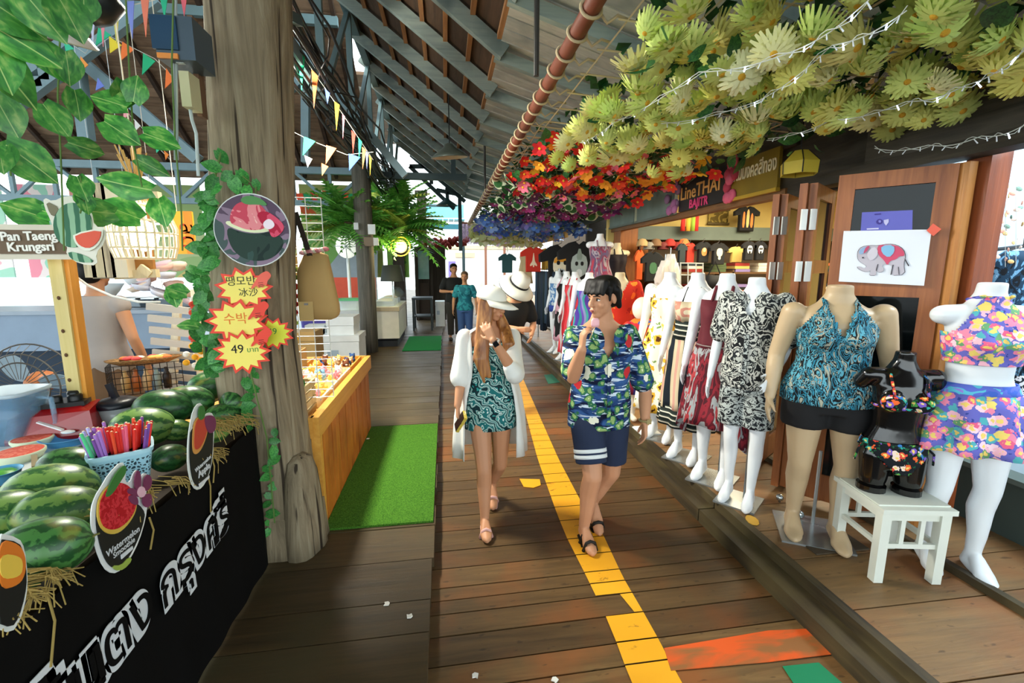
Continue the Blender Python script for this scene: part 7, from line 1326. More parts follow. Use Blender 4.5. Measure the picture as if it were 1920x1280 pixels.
# black bikini torso on stool
S0 = az(1600, 1020, .15); 
sb_ = [az(1572, 1022, .15), az(1640, 1087, .15), az(1748, 1090, .15)]
stl = thing('stool', 'white slatted wooden stool under the black bikini torso', 'stool', ((sb_[0].x + sb_[2].x) / 2, (sb_[0].y + sb_[2].y) / 2, .15)); stw = plain('#d9ddd2', .55, var=.1)
A1, B1 = sb_[1], sb_[2]; dX = (B1 - A1); dX.z = 0; Lx = dX.length; dX.normalize(); dY = V((-dX.y, dX.x, 0)); C1 = sb_[0]; Ly = max(.2, (C1 - A1).dot(dY)); hs = .4
SM = Matrix(((dX.x, dY.x, 0, A1.x), (dX.y, dY.y, 0, A1.y), (0, 0, 1, .15), (0, 0, 0, 1)))
ob('seat', G().box((Lx / 2, Ly / 2, hs), (Lx + .07, Ly + .08, .026), SM), stw, stl)
for i in range(3): ob('seat_slat', G().box((Lx / 2, Ly * (i + .5) / 3, hs + .016), (Lx + .06, Ly / 3, .008), SM), stw, stl)
for x in (0, Lx):
    for y in (0, Ly): ob('leg', G().box((x, y, hs / 2 - .01), (.045, .045, hs - .02), SM, tap=1.05), stw, stl)
for y in (0, Ly): ob('rail', G().box((Lx / 2, y, hs - .04), (Lx, .02, .04), SM), stw, stl); ob('rail', G().box((Lx / 2, y, .2), (Lx, .02, .025), SM), stw, stl)
for x in (0, Lx): ob('rail', G().box((x, Ly / 2, hs - .04), (.02, Ly, .04), SM), stw, stl); ob('rail', G().box((x, Ly / 2, .2), (.02, Ly, .025), SM), stw, stl)
for k in (1, 2): ob('spindle', G().box((Lx * k / 3, 0, .29), (.022, .016, .16), SM), stw, stl); ob('spindle', G().box((Lx * k / 3, Ly, .29), (.022, .016, .16), SM), stw, stl)
tpz = .15 + hs + .02; ctr = SM @ V((Lx * .45, Ly * .55, 0))
BKF = floral('#10161c', ['#e8642e', '#e04a3a', '#2fa89a', '#f0d8c8', '#7a5ac0', '#4a9a4a', '#3a7ac0'], 26, .48, '#1f5a3a', .3, name='bikini_print', centre='#f0d070')
ks = .85; t = thing('mannequin_torso', 'glossy black torso mannequin in a tropical bikini standing on the white stool', 'mannequin', (ctr.x, ctr.y, tpz - .637 * ks), None, radians(-22)); t.scale = (ks, ks, ks)
me = mannequin_mesh('fem_torso_akimbo'); o = link('body', me, t); 
if not me.materials: me.materials.append(None)
o.material_slots[0].link = 'OBJECT'; o.material_slots[0].material = MATB
for s in (-1, 1): ob('thigh_cut', G().lathe([(.001, -.006), (.078, -.006), (.078, .03), (.001, .03)], (s * .095, -.008, .643), 18), MATB, t, W=False)
for s in (-1, 1):
    ob('bikini_cup', G().ell((s * .07, -.078, 1.225), (.066, .058, .058), 18, 11), BKF, t, True, W=False)
    ob('strap', G().tube([(s * .085, -.11, 1.275), (s * .09, -.06, 1.37), (s * .07, .01, 1.42), (s * .02, .06, 1.44)], .008, 6), BKF, t, True, W=False); ob('tie', G().tube([(s * .165, 0, .94), (s * .2, -.03, .9), (s * .21, -.02, .83)], .007, 5), BKF, t, True, W=False)
ob('back_band', G().tube([V(p) for p in rr(FT, 1.19, .006, n=24)] + [V(rr(FT, 1.19, .006, n=24)[0])], .009, 6), BKF, t, True, W=False)
o = gar(t, 'bikini_brief', subr([rr(FT, z, .01 + .012 * (z < .87), n=96) for z in (.975, .94, .9, .86, .82, .79)], 5), BKF); vneck(o, lambda c: c.z < .94 - .0 and abs(c.x) > (c.z - .775) * 1.05 + .012 and (c.z < .945))
# mid distance mannequins
MULT = stripes(['#4a3a9a', '#2f7f8a', '#6a4ab0', '#8a8fc0', '#3fa09a', '#5a3a9a'], 0, .2, 'purple_teal_print', wob=.3); REDP = stripes(['#c4282e', '#d8404a', '#b8b0b0', '#b01f2a'], 0, .16, 'red_dress_print', wob=.2); PKB = blot(['#c998a8', '#141416', '#141416', '#b87f94'], 3, 1, 'pink_black_cloth')
def simple_dress(t, m, ztop, zhem, fl=.1, strapl=True):
    gar(t, 'dress', [bustr(ztop, .012), bustr(1.23), bustr(1.14)] + [rr(FT, z, .018 + fl * (1.08 - z), fold=.03 + .08 * (1.08 - z), nf=9) for z in [1.08 - (1.08 - zhem) * i / 7 for i in range(8)]], m)
    if strapl: straps(t, m, [[(s * .07, -.09, ztop), (s * .06, -.03, 1.42), (0, .06, 1.45)] for s in (-1, 1)], .01)
def midm(lb, px, Y, rz, kind, m, f, s=1., top=None, z=zD):
    p = ay(px, 505, Y); t = mannequin('mannequin', lb, (max(p.x, 1.93), Y, z), rz, kind, m, s); f(t); return t
midm('white mannequin in a strapless purple and teal maxi dress behind the man', 1105, 6.0, radians(-30), 'fem', MATW, lambda t: simple_dress(t, MULT, 1.28, .25, .1, False))
midm('white mannequin in a long red print dress behind the purple dress', 1078, 6.9, radians(-50), 'fem_bent', MATW, lambda t: simple_dress(t, REDP, 1.32, .25, .08))
midm('white mannequin in a pink and black dress with a raised pale arm', 1062, 7.5, radians(-60), 'fem_bent', MATW, lambda t: simple_dress(t, PKB, 1.32, .35, .06))
midm('white mannequin in a blue print top and white legs far along the shop edge', 1046, 8.2, radians(-60), 'fem', MATW, lambda t: (gar(t, 'blue_top', [bustr(1.3), bustr(1.2)] + [rr(FT, z, .02, fold=.02, nf=8) for z in (1.1, 1.0, .9)], blot(['#5a86b8', '#c9d8e4', '#2f5a9a'], 9, 2, 'blue_white_print')), gar(t, 'blue_shorts', [rr(FT, z, .02) for z in (.98, .88, .78)], plain('#2f4aa0', .8))))
def orange_shirt(t):
    g = G(); torso(g, MT, .8, 1.43, .03, flare=.08)
    for s in (-1, 1): g.chain([(s * .19, .01, 1.375), (s * .24, .025, 1.15)], [.073, .08])
    link('shirt', vox(g, .014, 3, 'shirt', [floral('#c92f1e', ['#e8641e', '#f08a2e', '#a81a1a'], 12, .45, name='orange_shirt_print')], cut=lambda c: c.z > 1.27 and abs(c.x) < (c.z - 1.25) * .6 and c.y < .03), t); gar(t, 'red_trousers', [rr(MT, z, .03, fold=.05, nf=2) for z in (.95, .8, .6, .4, .25)], plain('#b03024', .8))
midm('cream male mannequin in an orange red print shirt behind the man', 1163, 5.25, radians(-20), 'male', plain('#d8c8a4', .4), orange_shirt)
SCF = blot(['#6a5a78', '#8a3a54', '#9a9098', '#5a4a68', '#a83a4a'], 6, 2, 'purple_scarf_print', 1, stretch=(2, 2, .4))
def raised(lb, px, Y, py, m, dm, hem):
    p = ay(px, py, Y); z = p.z - 1.525; t = thing('mannequin_torso', lb, 'mannequin', (p.x, Y, z)); me = mannequin_mesh('fem_torso_armless'); o = link('body', me, t); 
    if not me.materials: me.materials.append(None)
    o.material_slots[0].link = 'OBJECT'; o.material_slots[0].material = m
    ob('stand_pole', G().tube([(0, .0, .8), (0, 0, .18 - z)], .02, 8), plain('#8a8a8a', .4, .5), t, W=False); ob('stand_foot', G().lathe([(.001, 0), (.18, 0), (.16, .025), (.02, .03)], (0, 0, .17 - z), 18), plain('#8a8a8a', .4, .5), t, W=False); simple_dress(t, dm, 1.34, hem, .06); return t
raised('white torso on a tall stand draped with a long purple and crimson halter dress', 1126, 6.6, 438, MATW, SCF, .5); raised('small cream torso on a stand before the brown wooden column', 1158, 7.0, 455, plain('#d8c8a4', .4), plain('#2a2226', .85), .75)
# bust with white cap and bright child shirt
p = ay(1211, 560, 4.35); cz_ = .16; t = thing('child_mannequin', 'small rounded white child mannequin in an orange and blue patchwork shirt', 'mannequin', (1.97, 4.35, cz_)); k = (p.z - cz_)
g = G(); g.ell((0, 0, k - .1), (.1, .11, .12), 18, 12); g.cap((0, 0, k - .25), (0, 0, k - .2), .05, .05); g.cap((0, 0, k - .75), (0, 0, k - .35), .1, .1)
for s in (-1, 1): g.cap((s * .07, 0, k - .8), (s * .07, 0, .08), .06, .04); g.cap((s * .07, .02, .04), (s * .07, -.08, .035), .035, .03)
link('body', vox(g, .012, 3, 'body', [plain('#ece2d0', .4)]), t)
PW2 = floral('#d8402a', ['#e8862e', '#4a5ab0', '#f0a83a', '#c92f3a', '#6a6ac0'], 7, .6, name='patchwork_print'); gar(t, 'patchwork_shirt', [ring(0, 0, k - z, r, r * .8, 28) for z, r in ((.2, .07), (.24, .13), (.34, .16), (.5, .15), (.66, .17))], PW2); gar(t, 'bright_trousers', [ring(0, 0, z, r, r * .7, 28, .1, 2) for z, r in ((k - .66, .15), (k - .9, .16), (.3, .15))], stripes(['#e8622e', '#7a1f3a', '#3a3a9a', '#e8622e'], 0, .2, 'bright_striped_cloth'))
for s in (-1, 1): ob('sleeve', G().chain([(s * .14, 0, k - .28), (s * .2, 0, k - .45)], [.055, .06]), PW2, t, True, W=False)
tag(ob('white_footwear_card', G().box((1.93, 4.02, .156), (.2, .26, .012)).box((1.93, 4.02, .166), (.18, .24, .008)), plain('#dfe3e6', .4)), 'white card lying on the deck edge at the feet of the sunflower mannequin', 'card')
tag(ob('yellow_floor_sticker', G().prism(smoothp([(0, 0), (.05, -.02), (.09, .05), (.06, .11), (.01, .07)], 1), .004, TR((1.86, 2.38, .152))), plain('#d8a83a', .6)), 'yellow sticker on the deck edge before the patterned shirt mannequin', 'sticker')
rg_m = plain('#4a3f30', .9); tag(ob('worn_doormat', G().box((2.2, 2.2, .154), (.34, .3, .008), Matrix.Identity(4)), rg_m), 'worn brown doormat under the tan mannequin feet', 'mat')
for i, (px, py) in enumerate(((1462, 932), (1500, 963))): p = az(px, py, .19); tag(ob('chrome_ball', G().ell(p, (.025, .025, .025), 14, 9).tube([p - V((0, 0, .035)), p], .008, 6), plain('#c4cccc', .15, .9), smooth=True), ['left', 'right'][i] + ' small chrome ball foot behind the tan mannequin ankles', 'fitting')
# ------------------------------------------------------------------ people
SK1 = plain('#c68f6c', .5, var=.06, sc_=3, spec=.35); SK2 = plain('#c08a66', .5, var=.06, sc_=3, spec=.35)
def headm(c, yaw, pitch=0, roll=0, k=1.): return Matrix.Translation(V(c)) @ Euler((pitch, roll, yaw)).to_matrix().to_4x4() @ Matrix.Scale(k, 4)
def add_head(g, M):
    g.ell((0, .012, .035), (.076, .093, .09), 18, 12, M); g.ell((0, -.03, -.03), (.06, .062, .078), 16, 10, M); g.ell((0, -.058, -.088), (.03, .03, .024), 12, 8, M); g.ell((0, -.05, .03), (.062, .05, .05), 14, 9, M)
    for a, b, r0, r1 in (((0, -.094, .012), (0, -.113, -.028), .009, .013), ): g.cap(M @ V(a), M @ V(b), r0, r1, 8)
    for s in (-1, 1):
        g.ell((s * .012, -.104, -.03), (.009, .009, .008), 8, 6, M); g.ell((s * .076, .012, -.003), (.01, .02, .03), 10, 7, M); g.ell((s * .04, -.062, -.028), (.022, .022, .024), 10, 7, M); g.cap(M @ V((s * .015, -.09, .022)), M @ V((s * .05, -.072, .022)), .01, .008, 8)
    g.cap(M @ V((-.018, -.094, -.056)), M @ V((.018, -.094, -.056)), .008, .008, 8); g.cap(M @ V((-.015, -.09, -.066)), M @ V((.015, -.09, -.066)), .009, .009, 8)
def face(t, M, hair):
    wm_, im = plain('#e9e6e0', .3), plain('#20140e', .2); lm_ = plain('#a85a50', .5)
    for s in (-1, 1):
        eo_ = ob('eye', G().ell((s * .031, -.077, .004), (.0145, .012, .0085), 12, 8, M), wm_, t, True, W=False); ob('iris', G().ell((s * .031, -.087, .004), (.0065, .004, .0065), 10, 6, M), im, eo_, True, W=False)
        ob('eyelid', G().tube([M @ V((s * .046, -.078, .006)), M @ V((s * .031, -.0895, .0135)), M @ V((s * .016, -.082, .006))], .0025, 6), hair, t, True, W=False); ob('eyebrow', G().tube([M @ V((s * .053, -.08, .024)), M @ V((s * .035, -.095, .03)), M @ V((s * .014, -.1, .026))], [.002, .004, .0035], 6), hair, t, True, W=False)
    ob('lips', G().tube([M @ V((-.024, -.093, -.06)), M @ V((0, -.1045, -.057)), M @ V((.024, -.093, -.06))], [.002, .005, .002], 6).tube([M @ V((-.02, -.091, -.063)), M @ V((0, -.102, -.067)), M @ V((.02, -.091, -.063))], [.002, .006, .002], 6), lm_, t, True, W=False)
HAIRB = NT('black_hair', .6, 0, .25); HAIRB.col(HAIRB.ramp(HAIRB.noise(HAIRB.coord((40, 40, 6)), 3, 3), [(.3, '#060504'), (.7, '#120e0b')])); HAIRB = HAIRB.m
HAIRL = NT('light_brown_hair', .4, 0, .5); HAIRL.col(HAIRL.ramp(HAIRL.noise(HAIRL.coord((16, 16, 1.2)), 3, 2), [(.3, '#6e3f1e'), (.52, '#95602f'), (.75, '#bd8648')])); HAIRL = HAIRL.m
# --- man
mr = V((.95, 2.66, 0)); ms = .985
man = thing('person', 'dark haired man in a blue palm print shirt and navy shorts holding ice cream', 'person', mr); man.scale = (ms,) * 3
def Q(px, py, Y): p = (ay(px, py, Y) - mr) / ms; return p
g = G(); TM = TR((0, 0, 0), (0, 0, .08)); torso(g, MT, .8, 1.5, M=TM)
rs, ls = TM @ V((-.185, .01, 1.355)), TM @ V((.185, .01, 1.355)); rel, rwr = Q(1074, 706, 2.48), Q(1091, 655, 2.33); lel, lwr = Q(1210, 735, 2.68), Q(1209, 790, 2.56)
armc(g, rs, rel, rwr, (.056, .043, .042, .027)); hand(g, rwr, V((.05, -.02, 1)), V((1, .1, .1)), 1, .75, .95); armc(g, ls, lel, lwr, (.056, .042, .041, .027)); hand(g, lwr, (-.05, -.15, -1), (-1, .1, 0), 1, .4)
KR, KL = Q(1111, 893, 2.53), Q(1146, 885, 2.7); az1, az2 = az(1111, 1036, .025), az(1124, 998, .025); TR1, TL1 = (az1 - mr) / ms, (az2 - mr) / ms; AR, AL = TR1 + V((.0, .18, .075)), TL1 + V((.01, .16, .15)); HR, HL = AR + V((0, .035, -.05)), AL + V((0, .045, -.03))
leg(g, (-.09, 0, .87), KR, AR, TR1, .095, .06, .06, .036); leg(g, (.09, 0, .87), KL, AL, TL1, .095, .06, .06, .036, heel=HL)
g.cap((0, .01, 1.42), (-.005, -.0, 1.53), .062, .058); HM = headm(V((-.005, -.015, 1.585)), radians(-62), radians(6), 0, 1.02); add_head(g, HM)
me = vox(g, .0058, 4, 'body', [SK1]); link('body', me, man); face(man, HM, HAIRB)
g = G(); g.ell((0, .016, .068), (.09, .108, .072), 18, 12, HM); g.ell((0, .055, .015), (.085, .072, .082), 16, 10, HM)
for i in range(9): x = -.07 + .14 * i / 8; g.cap(HM @ V((x * .9, -.045, .1)), HM @ V((x * 1.02, -.093 + .5 * x * x * 6, .04 + .008 * (i % 2))), .026, .012, 8)
for s in (-1, 1): g.cap(HM @ V((s * .078, -.02, .07)), HM @ V((s * .078, -.03, -.005)), .018, .007, 8); g.cap(HM @ V((s * .08, .03, .05)), HM @ V((s * .07, .06, -.05)), .025, .018, 8)
link('hair', vox(g, .006, 2, 'hair', [HAIRB]), man)
HW = NT('palm_print_shirt', .8, 0, .2)
def hawaii():
    t = HW; vec = t.coord(); n3 = t.n('TexNoise'); t.l(vec, n3.inputs['Vector']); n3.inputs['Scale'].default_value = 18; n3.inputs['Detail'].default_value = 3
    v2 = t.n('VectorMath', operation='MULTIPLY_ADD'); t.l(n3.outputs['Color'], v2.inputs[0]); v2.inputs[1].default_value = (.07,) * 3; t.l(vec, v2.inputs[2])
    c = t.ramp(t.noise(t.coord((1, 1, 2.2)), 7, 3, .8), [(.42, '#0b1430'), (.5, '#17305e'), (.62, '#34598f')])
    wv = t.noise(t.coord((2.2, 2.2, 13)), 4.2, 2, .8); c = t.mix(t.ramp(wv, [(.57, '#000000'), (.59, '#ffffff')]), c, '#c9d8e4')
    vo = t.n('TexVoronoi'); t.l(v2.outputs[0], vo.inputs['Vector']); vo.inputs['Scale'].default_value = 16; c = t.mix(t.math('LESS_THAN', vo.outputs['Distance'], .46), c, '#2f6a4c'); c = t.mix(t.math('LESS_THAN', vo.outputs['Distance'], .3), c, '#8fae6a'); c = t.mix(t.math('LESS_THAN', vo.outputs['Distance'], .1), c, '#d8dfb8')
    v3 = t.n('TexVoronoi'); t.l(v2.outputs[0], v3.inputs['Vector']); v3.inputs['Scale'].default_value = 9; sp = t.n('SeparateColor'); t.l(v3.outputs['Color'], sp.inputs[0])
    fl_c = t.ramp(sp.outputs[0], [(0, '#e8e6d0'), (.5, '#c92f34'), (.75, '#e8e6d0')], 'CONSTANT'); msk = t.math('MULTIPLY', t.math('LESS_THAN', v3.outputs['Distance'], .36), t.math('GREATER_THAN', sp.outputs[1], .42)); c = t.mix(msk, c, fl_c); t.col(c)
hawaii(); HW = HW.m
g = G(); torso(g, MT, .77, 1.415, .024, flare=.17, M=TM); 
g.chain([rs, V(rs).lerp(rel, .86)], [.066, .074]); g.chain([ls, V(ls).lerp(lel, .8)], [.066, .078]); g.ell((0, .02, 1.4), (.12, .08, .05), 16, 8)
link('shirt', vox(g, .008, 4, 'shirt', [HW], cut=lambda c: c.z > 1.235 and abs(c.x + .005) < (c.z - 1.235) * .6 and c.y < .05), man)
for s in (-1, 1): ob('collar', G().prism(smoothp([(0, 0), (.06, .03), (.085, .12), (.03, .14), (-.015, .08)], 1), .007, basis((s * .04, -.155, 1.29), (s * .88, -.25, .12), (0, .38, 1))), HW, man, W=False)
ob('shirt_placket', G().bar((.0, -.168, .84), (.0, -.15, 1.21), .022, .004), HW, man, W=False)
NV = plain('#1e2a44', .85, var=.15); g = G(); torso(g, MT, .8, 1.0, .026); kr_, kl_ = KR, KL
for h_, k_ in (((-.09, 0, .87), kr_), ((.09, 0, .87), kl_)):
    h_ = V(h_); e = h_.lerp(k_, .8); x, y, d = frame(e - h_); g.loft([[tuple(h_.lerp(k_, f) + x * r * cos(2 * pi * i / 20) + y * r * sin(2 * pi * i / 20)) for i in range(20)] for f, r in ((0, .11), (.3, .108), (.6, .1), (.8, .098))])
link('shorts', vox(g, .009, 3, 'shorts', [NV]), man)
h_ = V((-.09, 0, .87)); x, y, d = frame(kr_ - h_)
for f0, f1 in ((.58, .635), (.665, .72)): ob('white_stripe', G().loft([[tuple(h_.lerp(kr_, f) + x * .1045 * cos(2 * pi * i / 28) + y * .1045 * sin(2 * pi * i / 28)) for i in range(28)] for f in (f0, f1)]), plain('#dfe4e4', .8), man, True, W=False, label='white stripe on the right leg')
sdm = plain('#15130f', .6)
def sandal(t, heel, toe, m, straps_, wd=.044, th=.022):
    heel, toe = V(heel), V(toe); d = (toe - heel).normalized(); s = d.cross(V((0, 0, 1))).normalized(); nn = s.cross(d); pl_ = []
    for f, w_ in ((-.03, .3), (.0, .75), (.3, .8), (.65, 1.05), (.92, .85), (1.06, .35)): pl_.append((f, w_ * wd))
    L = (toe - heel).length; poly = [heel + d * L * f + s * w_ for f, w_ in pl_] + [heel + d * L * f - s * w_ for f, w_ in pl_[::-1]]; n = len(poly); off = -nn * .036
    ob('sandal_sole', G().add([p + off - nn * th for p in poly] + [p + off for p in poly], [tuple(range(n)), tuple(range(2 * n - 1, n - 1, -1))] + [(i, n + i, n + (i + 1) % n, (i + 1) % n) for i in range(n)]), m, t, W=False)
    for f in straps_: c = heel + d * L * f; ob('sandal_strap', G().tube([c - s * wd + off * .8, c - s * wd * .6 + nn * .028, c + nn * .04, c + s * wd * .6 + nn * .028, c + s * wd + off * .8], .011, 6), m, t, True, W=False)
sandal(man, HR, TR1 + V((0, -.0, .005)), sdm, (.42, .78)); sandal(man, HL, TL1, sdm, (.42, .78))
ob('wristwatch', G().tube([lwr + V((.034 * cos(a), .034 * sin(a), .01)) for a in [i * pi / 8 for i in range(17)]], .008, 6, cap=False).box(tuple(lwr + V((.01, -.036, .01))), (.03, .01, .03)), plain('#b8a878', .3, .6), man, W=False)
ic = ay(1116, 605, 2.3); ict = thing('ice_cream', 'pink watermelon shaped ice cream on a stick held up by the man', 'ice cream', ic); ob('ice_pop', G().loft([ring(0, 0, z, rx, .011, 18, sq=.7) for z, rx in ((-.022, .018), (-.01, .023), (.012, .022), (.025, .014))]), plain('#efb3b8', .4), ict, True, W=False); ob('stick', G().bar((0, 0, -.02), (-.03, -.0, -.09), .009, .003), plain('#d8b98a', .6), ict, W=False)
# --- woman
wrt = V((.28, 2.98, 0)); ws_ = .945
wo = thing('person', 'woman in a white cap and open white cardigan over a teal swirl dress', 'person', wrt); wo.scale = (ws_,) * 3
def P(px, py, Y): return (ay(px, py, Y) - wrt) / ws_
g = G(); torso(g, FT, .8, 1.5); fem_extra(g)
rs, ls = V((-.17, .01, 1.365)), V((.17, .01, 1.365)); rel, rwr = P(866, 700, 2.98), P(858, 760, 2.88); lel, lwr = P(964, 698, 2.76), P(925, 638, 2.7)
armc(g, rs, rel, rwr); hand(g, rwr, (.02, -.25, -1), (1, .1, 0), -1, .55, .95); armc(g, ls, lel, lwr); hand(g, lwr, (P(903, 598, 2.76) - lwr), (.2, 1, .1), 1, .3, .95, .08)
az1, az2 = az(913, 1012, .025), az(924, 951, .025); TR1, TL1 = (az1 - wrt) / ws_, (az2 - wrt) / ws_; AR, AL = TR1 + V((.0, .165, .072)), TL1 + V((.015, .15, .14)); HR, HL = AR + V((0, .035, -.05)), AL + V((0, .042, -.03))
leg(g, (-.08, 0, .87), P(908, 882, 2.84), AR, TR1, .088, .053, .054, .033); leg(g, (.085, 0, .87), P(938, 870, 3.02), AL, TL1, .088, .053, .054, .033, heel=HL)
g.cap((0, .01, 1.44), (.0, -.0, 1.55), .053, .05); HM = headm(V((.015, -.025, 1.6)), radians(48), radians(12), 0, .97); add_head(g, HM)
link('body', vox(g, .0058, 4, 'body', [SK2]), wo); face(wo, HM, plain('#3a2416', .6))
g = G(); g.ell((0, .03, .03), (.085, .09, .09), 16, 10, HM)
for i in range(7):
    f = i / 6; a = HM @ V((-.07 + .02 * f, .03 - .06 * f, .02)); b = V((-.085 + .05 * f + U(-.01, .01), -.1 - .03 * f, 1.36)); c = V((-.1 + .06 * f, -.15, 1.24)); e = V((-.06 + .05 * f + U(-.015, .015), -.165, 1.08 + U(0, .05))); g.chain([a, b, c, e], [.03, .03, .026, .01], 8)
for i in range(5):
    f = i / 4; a = HM @ V((.06, .05 - .03 * f, .0)); b = V((.1 + .02 * f, -.02, 1.42)); c = V((.11 + .03 * f, -.11, 1.33)); e = V((.1 + .04 * f, -.12, 1.22 + U(0, .03))); g.chain([a, b, c, e], [.03, .034, .03, .012], 8)
link('hair', vox(g, .0065, 2, 'hair', [HAIRL]), wo)
capm = plain('#e6e3d6', .75, var=.05, bump=.1)
g = G(); rg = []
for i in range(9):
    a = i / 8 * pi / 2; rg.append([tuple(HM @ V((.098 * cos(a) ** .8 * cos(2 * pi * k / 28) if i < 8 else .002 * cos(2 * pi * k / 28), .006 + (.117 * cos(a) ** .8 if i < 8 else .002) * sin(2 * pi * k / 28), .035 + .095 * sin(a)))) for k in range(28)])
ob('cap_crown', g.loft(rg), capm, wo, True, W=False)
g = G(); top = []; 
for i in range(15):
    a = pi * (1.06 + .88 * i / 14); top.append((HM @ V((.095 * cos(a), .006 + .112 * sin(a), .045)), HM @ V((.1 * cos(a), -.02 + .205 * sin(a), .022 - .02 * abs(cos(a))))))
g.add([p for q in top for p in q], [(2 * i, 2 * i + 1, 2 * i + 3, 2 * i + 2) for i in range(14)]); o = ob('cap_brim', g, capm, wo, True, W=False); q = o.modifiers.new('thick', 'SOLIDIFY'); q.thickness = .006
ob('cap_button', G().ell((0, .006, .132), (.01, .01, .006), 8, 5, HM), capm, wo, True, W=False)
DRS = swirl(['#0f2a30', '#2f8f8a', '#d4e4de', '#12343a', '#4aa89c', '#d4e4de', '#1d6a6c'], 6, 14, 'teal_swirl_print')
gar(wo, 'dress', subr([bustr(1.31, .01, 80), bustr(1.26, .012, 80), bustr(1.2, .013, 80), bustr(1.13, .016, 80)] + [rr(FT, z, .02 + .03 * (1.1 - z), n=80, fold=.012, nf=10) for z in (1.06, .98, .9, .8, .71)], 2), DRS, cap0=False); straps(wo, DRS, [[(s * .08, -.1, 1.3), (s * .09, -.03, 1.4), (s * .08, .06, 1.35)] for s in (-1, 1)], .009)
CAR = plain('#e3e4de', .85, var=.06, bump=.15)
def arcr(z, rx, ry, gap, fold=.04, n=48, cy=.02, rgap=None):
    out = []; rgap = rgap or gap
    for k in range(n + 1): a = -pi / 2 + gap + (2 * pi - gap - rgap) * k / n; f = 1 + fold * sin(a * 11 + z * 3); out.append((rx * f * cos(a), cy + ry * f * sin(a), z))
    return out
g = G(); g.loft([arcr(z, rx, ry, gp, fd) for z, rx, ry, gp, fd in ((.5, .27, .2, .78, .07), (.62, .265, .195, .78, .06), (.8, .25, .18, .8, .05), (.95, .225, .165, .8, .04), (1.1, .19, .145, .75, .03), (1.24, .19, .15, .7, .02), (1.33, .19, .125, .75, .0), (1.395, .165, .09, .95, 0), (1.425, .1, .072, 1.1, 0), (1.44, .075, .065, 1.2, 0))], False)
o = ob('cardigan', g, CAR, wo, True, W=False); q = o.modifiers.new('thick', 'SOLIDIFY'); q.thickness = .006
g = G(); g.chain([rs, V(rs).lerp(rel, .5), V(rel).lerp(rwr, .12)], [.06, .066, .082], 16); g.chain([ls, V(ls).lerp(lel, .6), V(lel) + V((.008, .015, -.015))], [.058, .062, .068], 16); g.cap(lel, V(lel).lerp(lwr, .16), .066, .055, 14); link('cardigan_sleeves', vox(g, .009, 3, 'cardigan_sleeves', [CAR]), wo)
dw_ = (V(lwr) - V(lel)).normalized(); x, y, d = frame(dw_); wc = V(lel).lerp(lwr, .95); ob('smartwatch_band', G().tube([wc + x * .031 * cos(a) + y * .031 * sin(a) for a in [i * pi / 8 for i in range(17)]], .008, 6, cap=False), plain('#d8d4cc', .4), wo, True, W=False)
fv = (_C - (wrt + wc * ws_)).normalized(); fv = (fv - dw_ * fv.dot(dw_)).normalized(); ob('smartwatch_face', G().box((0, 0, 0), (.034, .036, .012), basis(tuple(wc + fv * .034), dw_.cross(fv), dw_, fv)), plain('#111417', .15), wo, W=False)
sandal(wo, HR, TR1, plain('#d8a8a0', .6), (.7,), .042, .016); sandal(wo, HL, TL1, plain('#d8a8a0', .6), (.7,), .042, .016)
ph = ay(864, 790, 2.82); pt = thing('smartphone', 'phone in a yellow floral case held down in the right hand of the woman', 'phone', ph); ob('phone_case', G().box((0, 0, 0), (.02, .07, .13), TR((0, 0, 0), (.5, .35, .3))), floral('#c9b24a', ['#e8e0b0', '#6a5a2a', '#d8c870'], 60, .4, name='phone_case'), pt, W=False); ob('phone_screen', G().box((-.011, 0, 0), (.004, .064, .122), TR((0, 0, 0), (.5, .35, .3))), plain('#14161a', .15), pt, W=False)
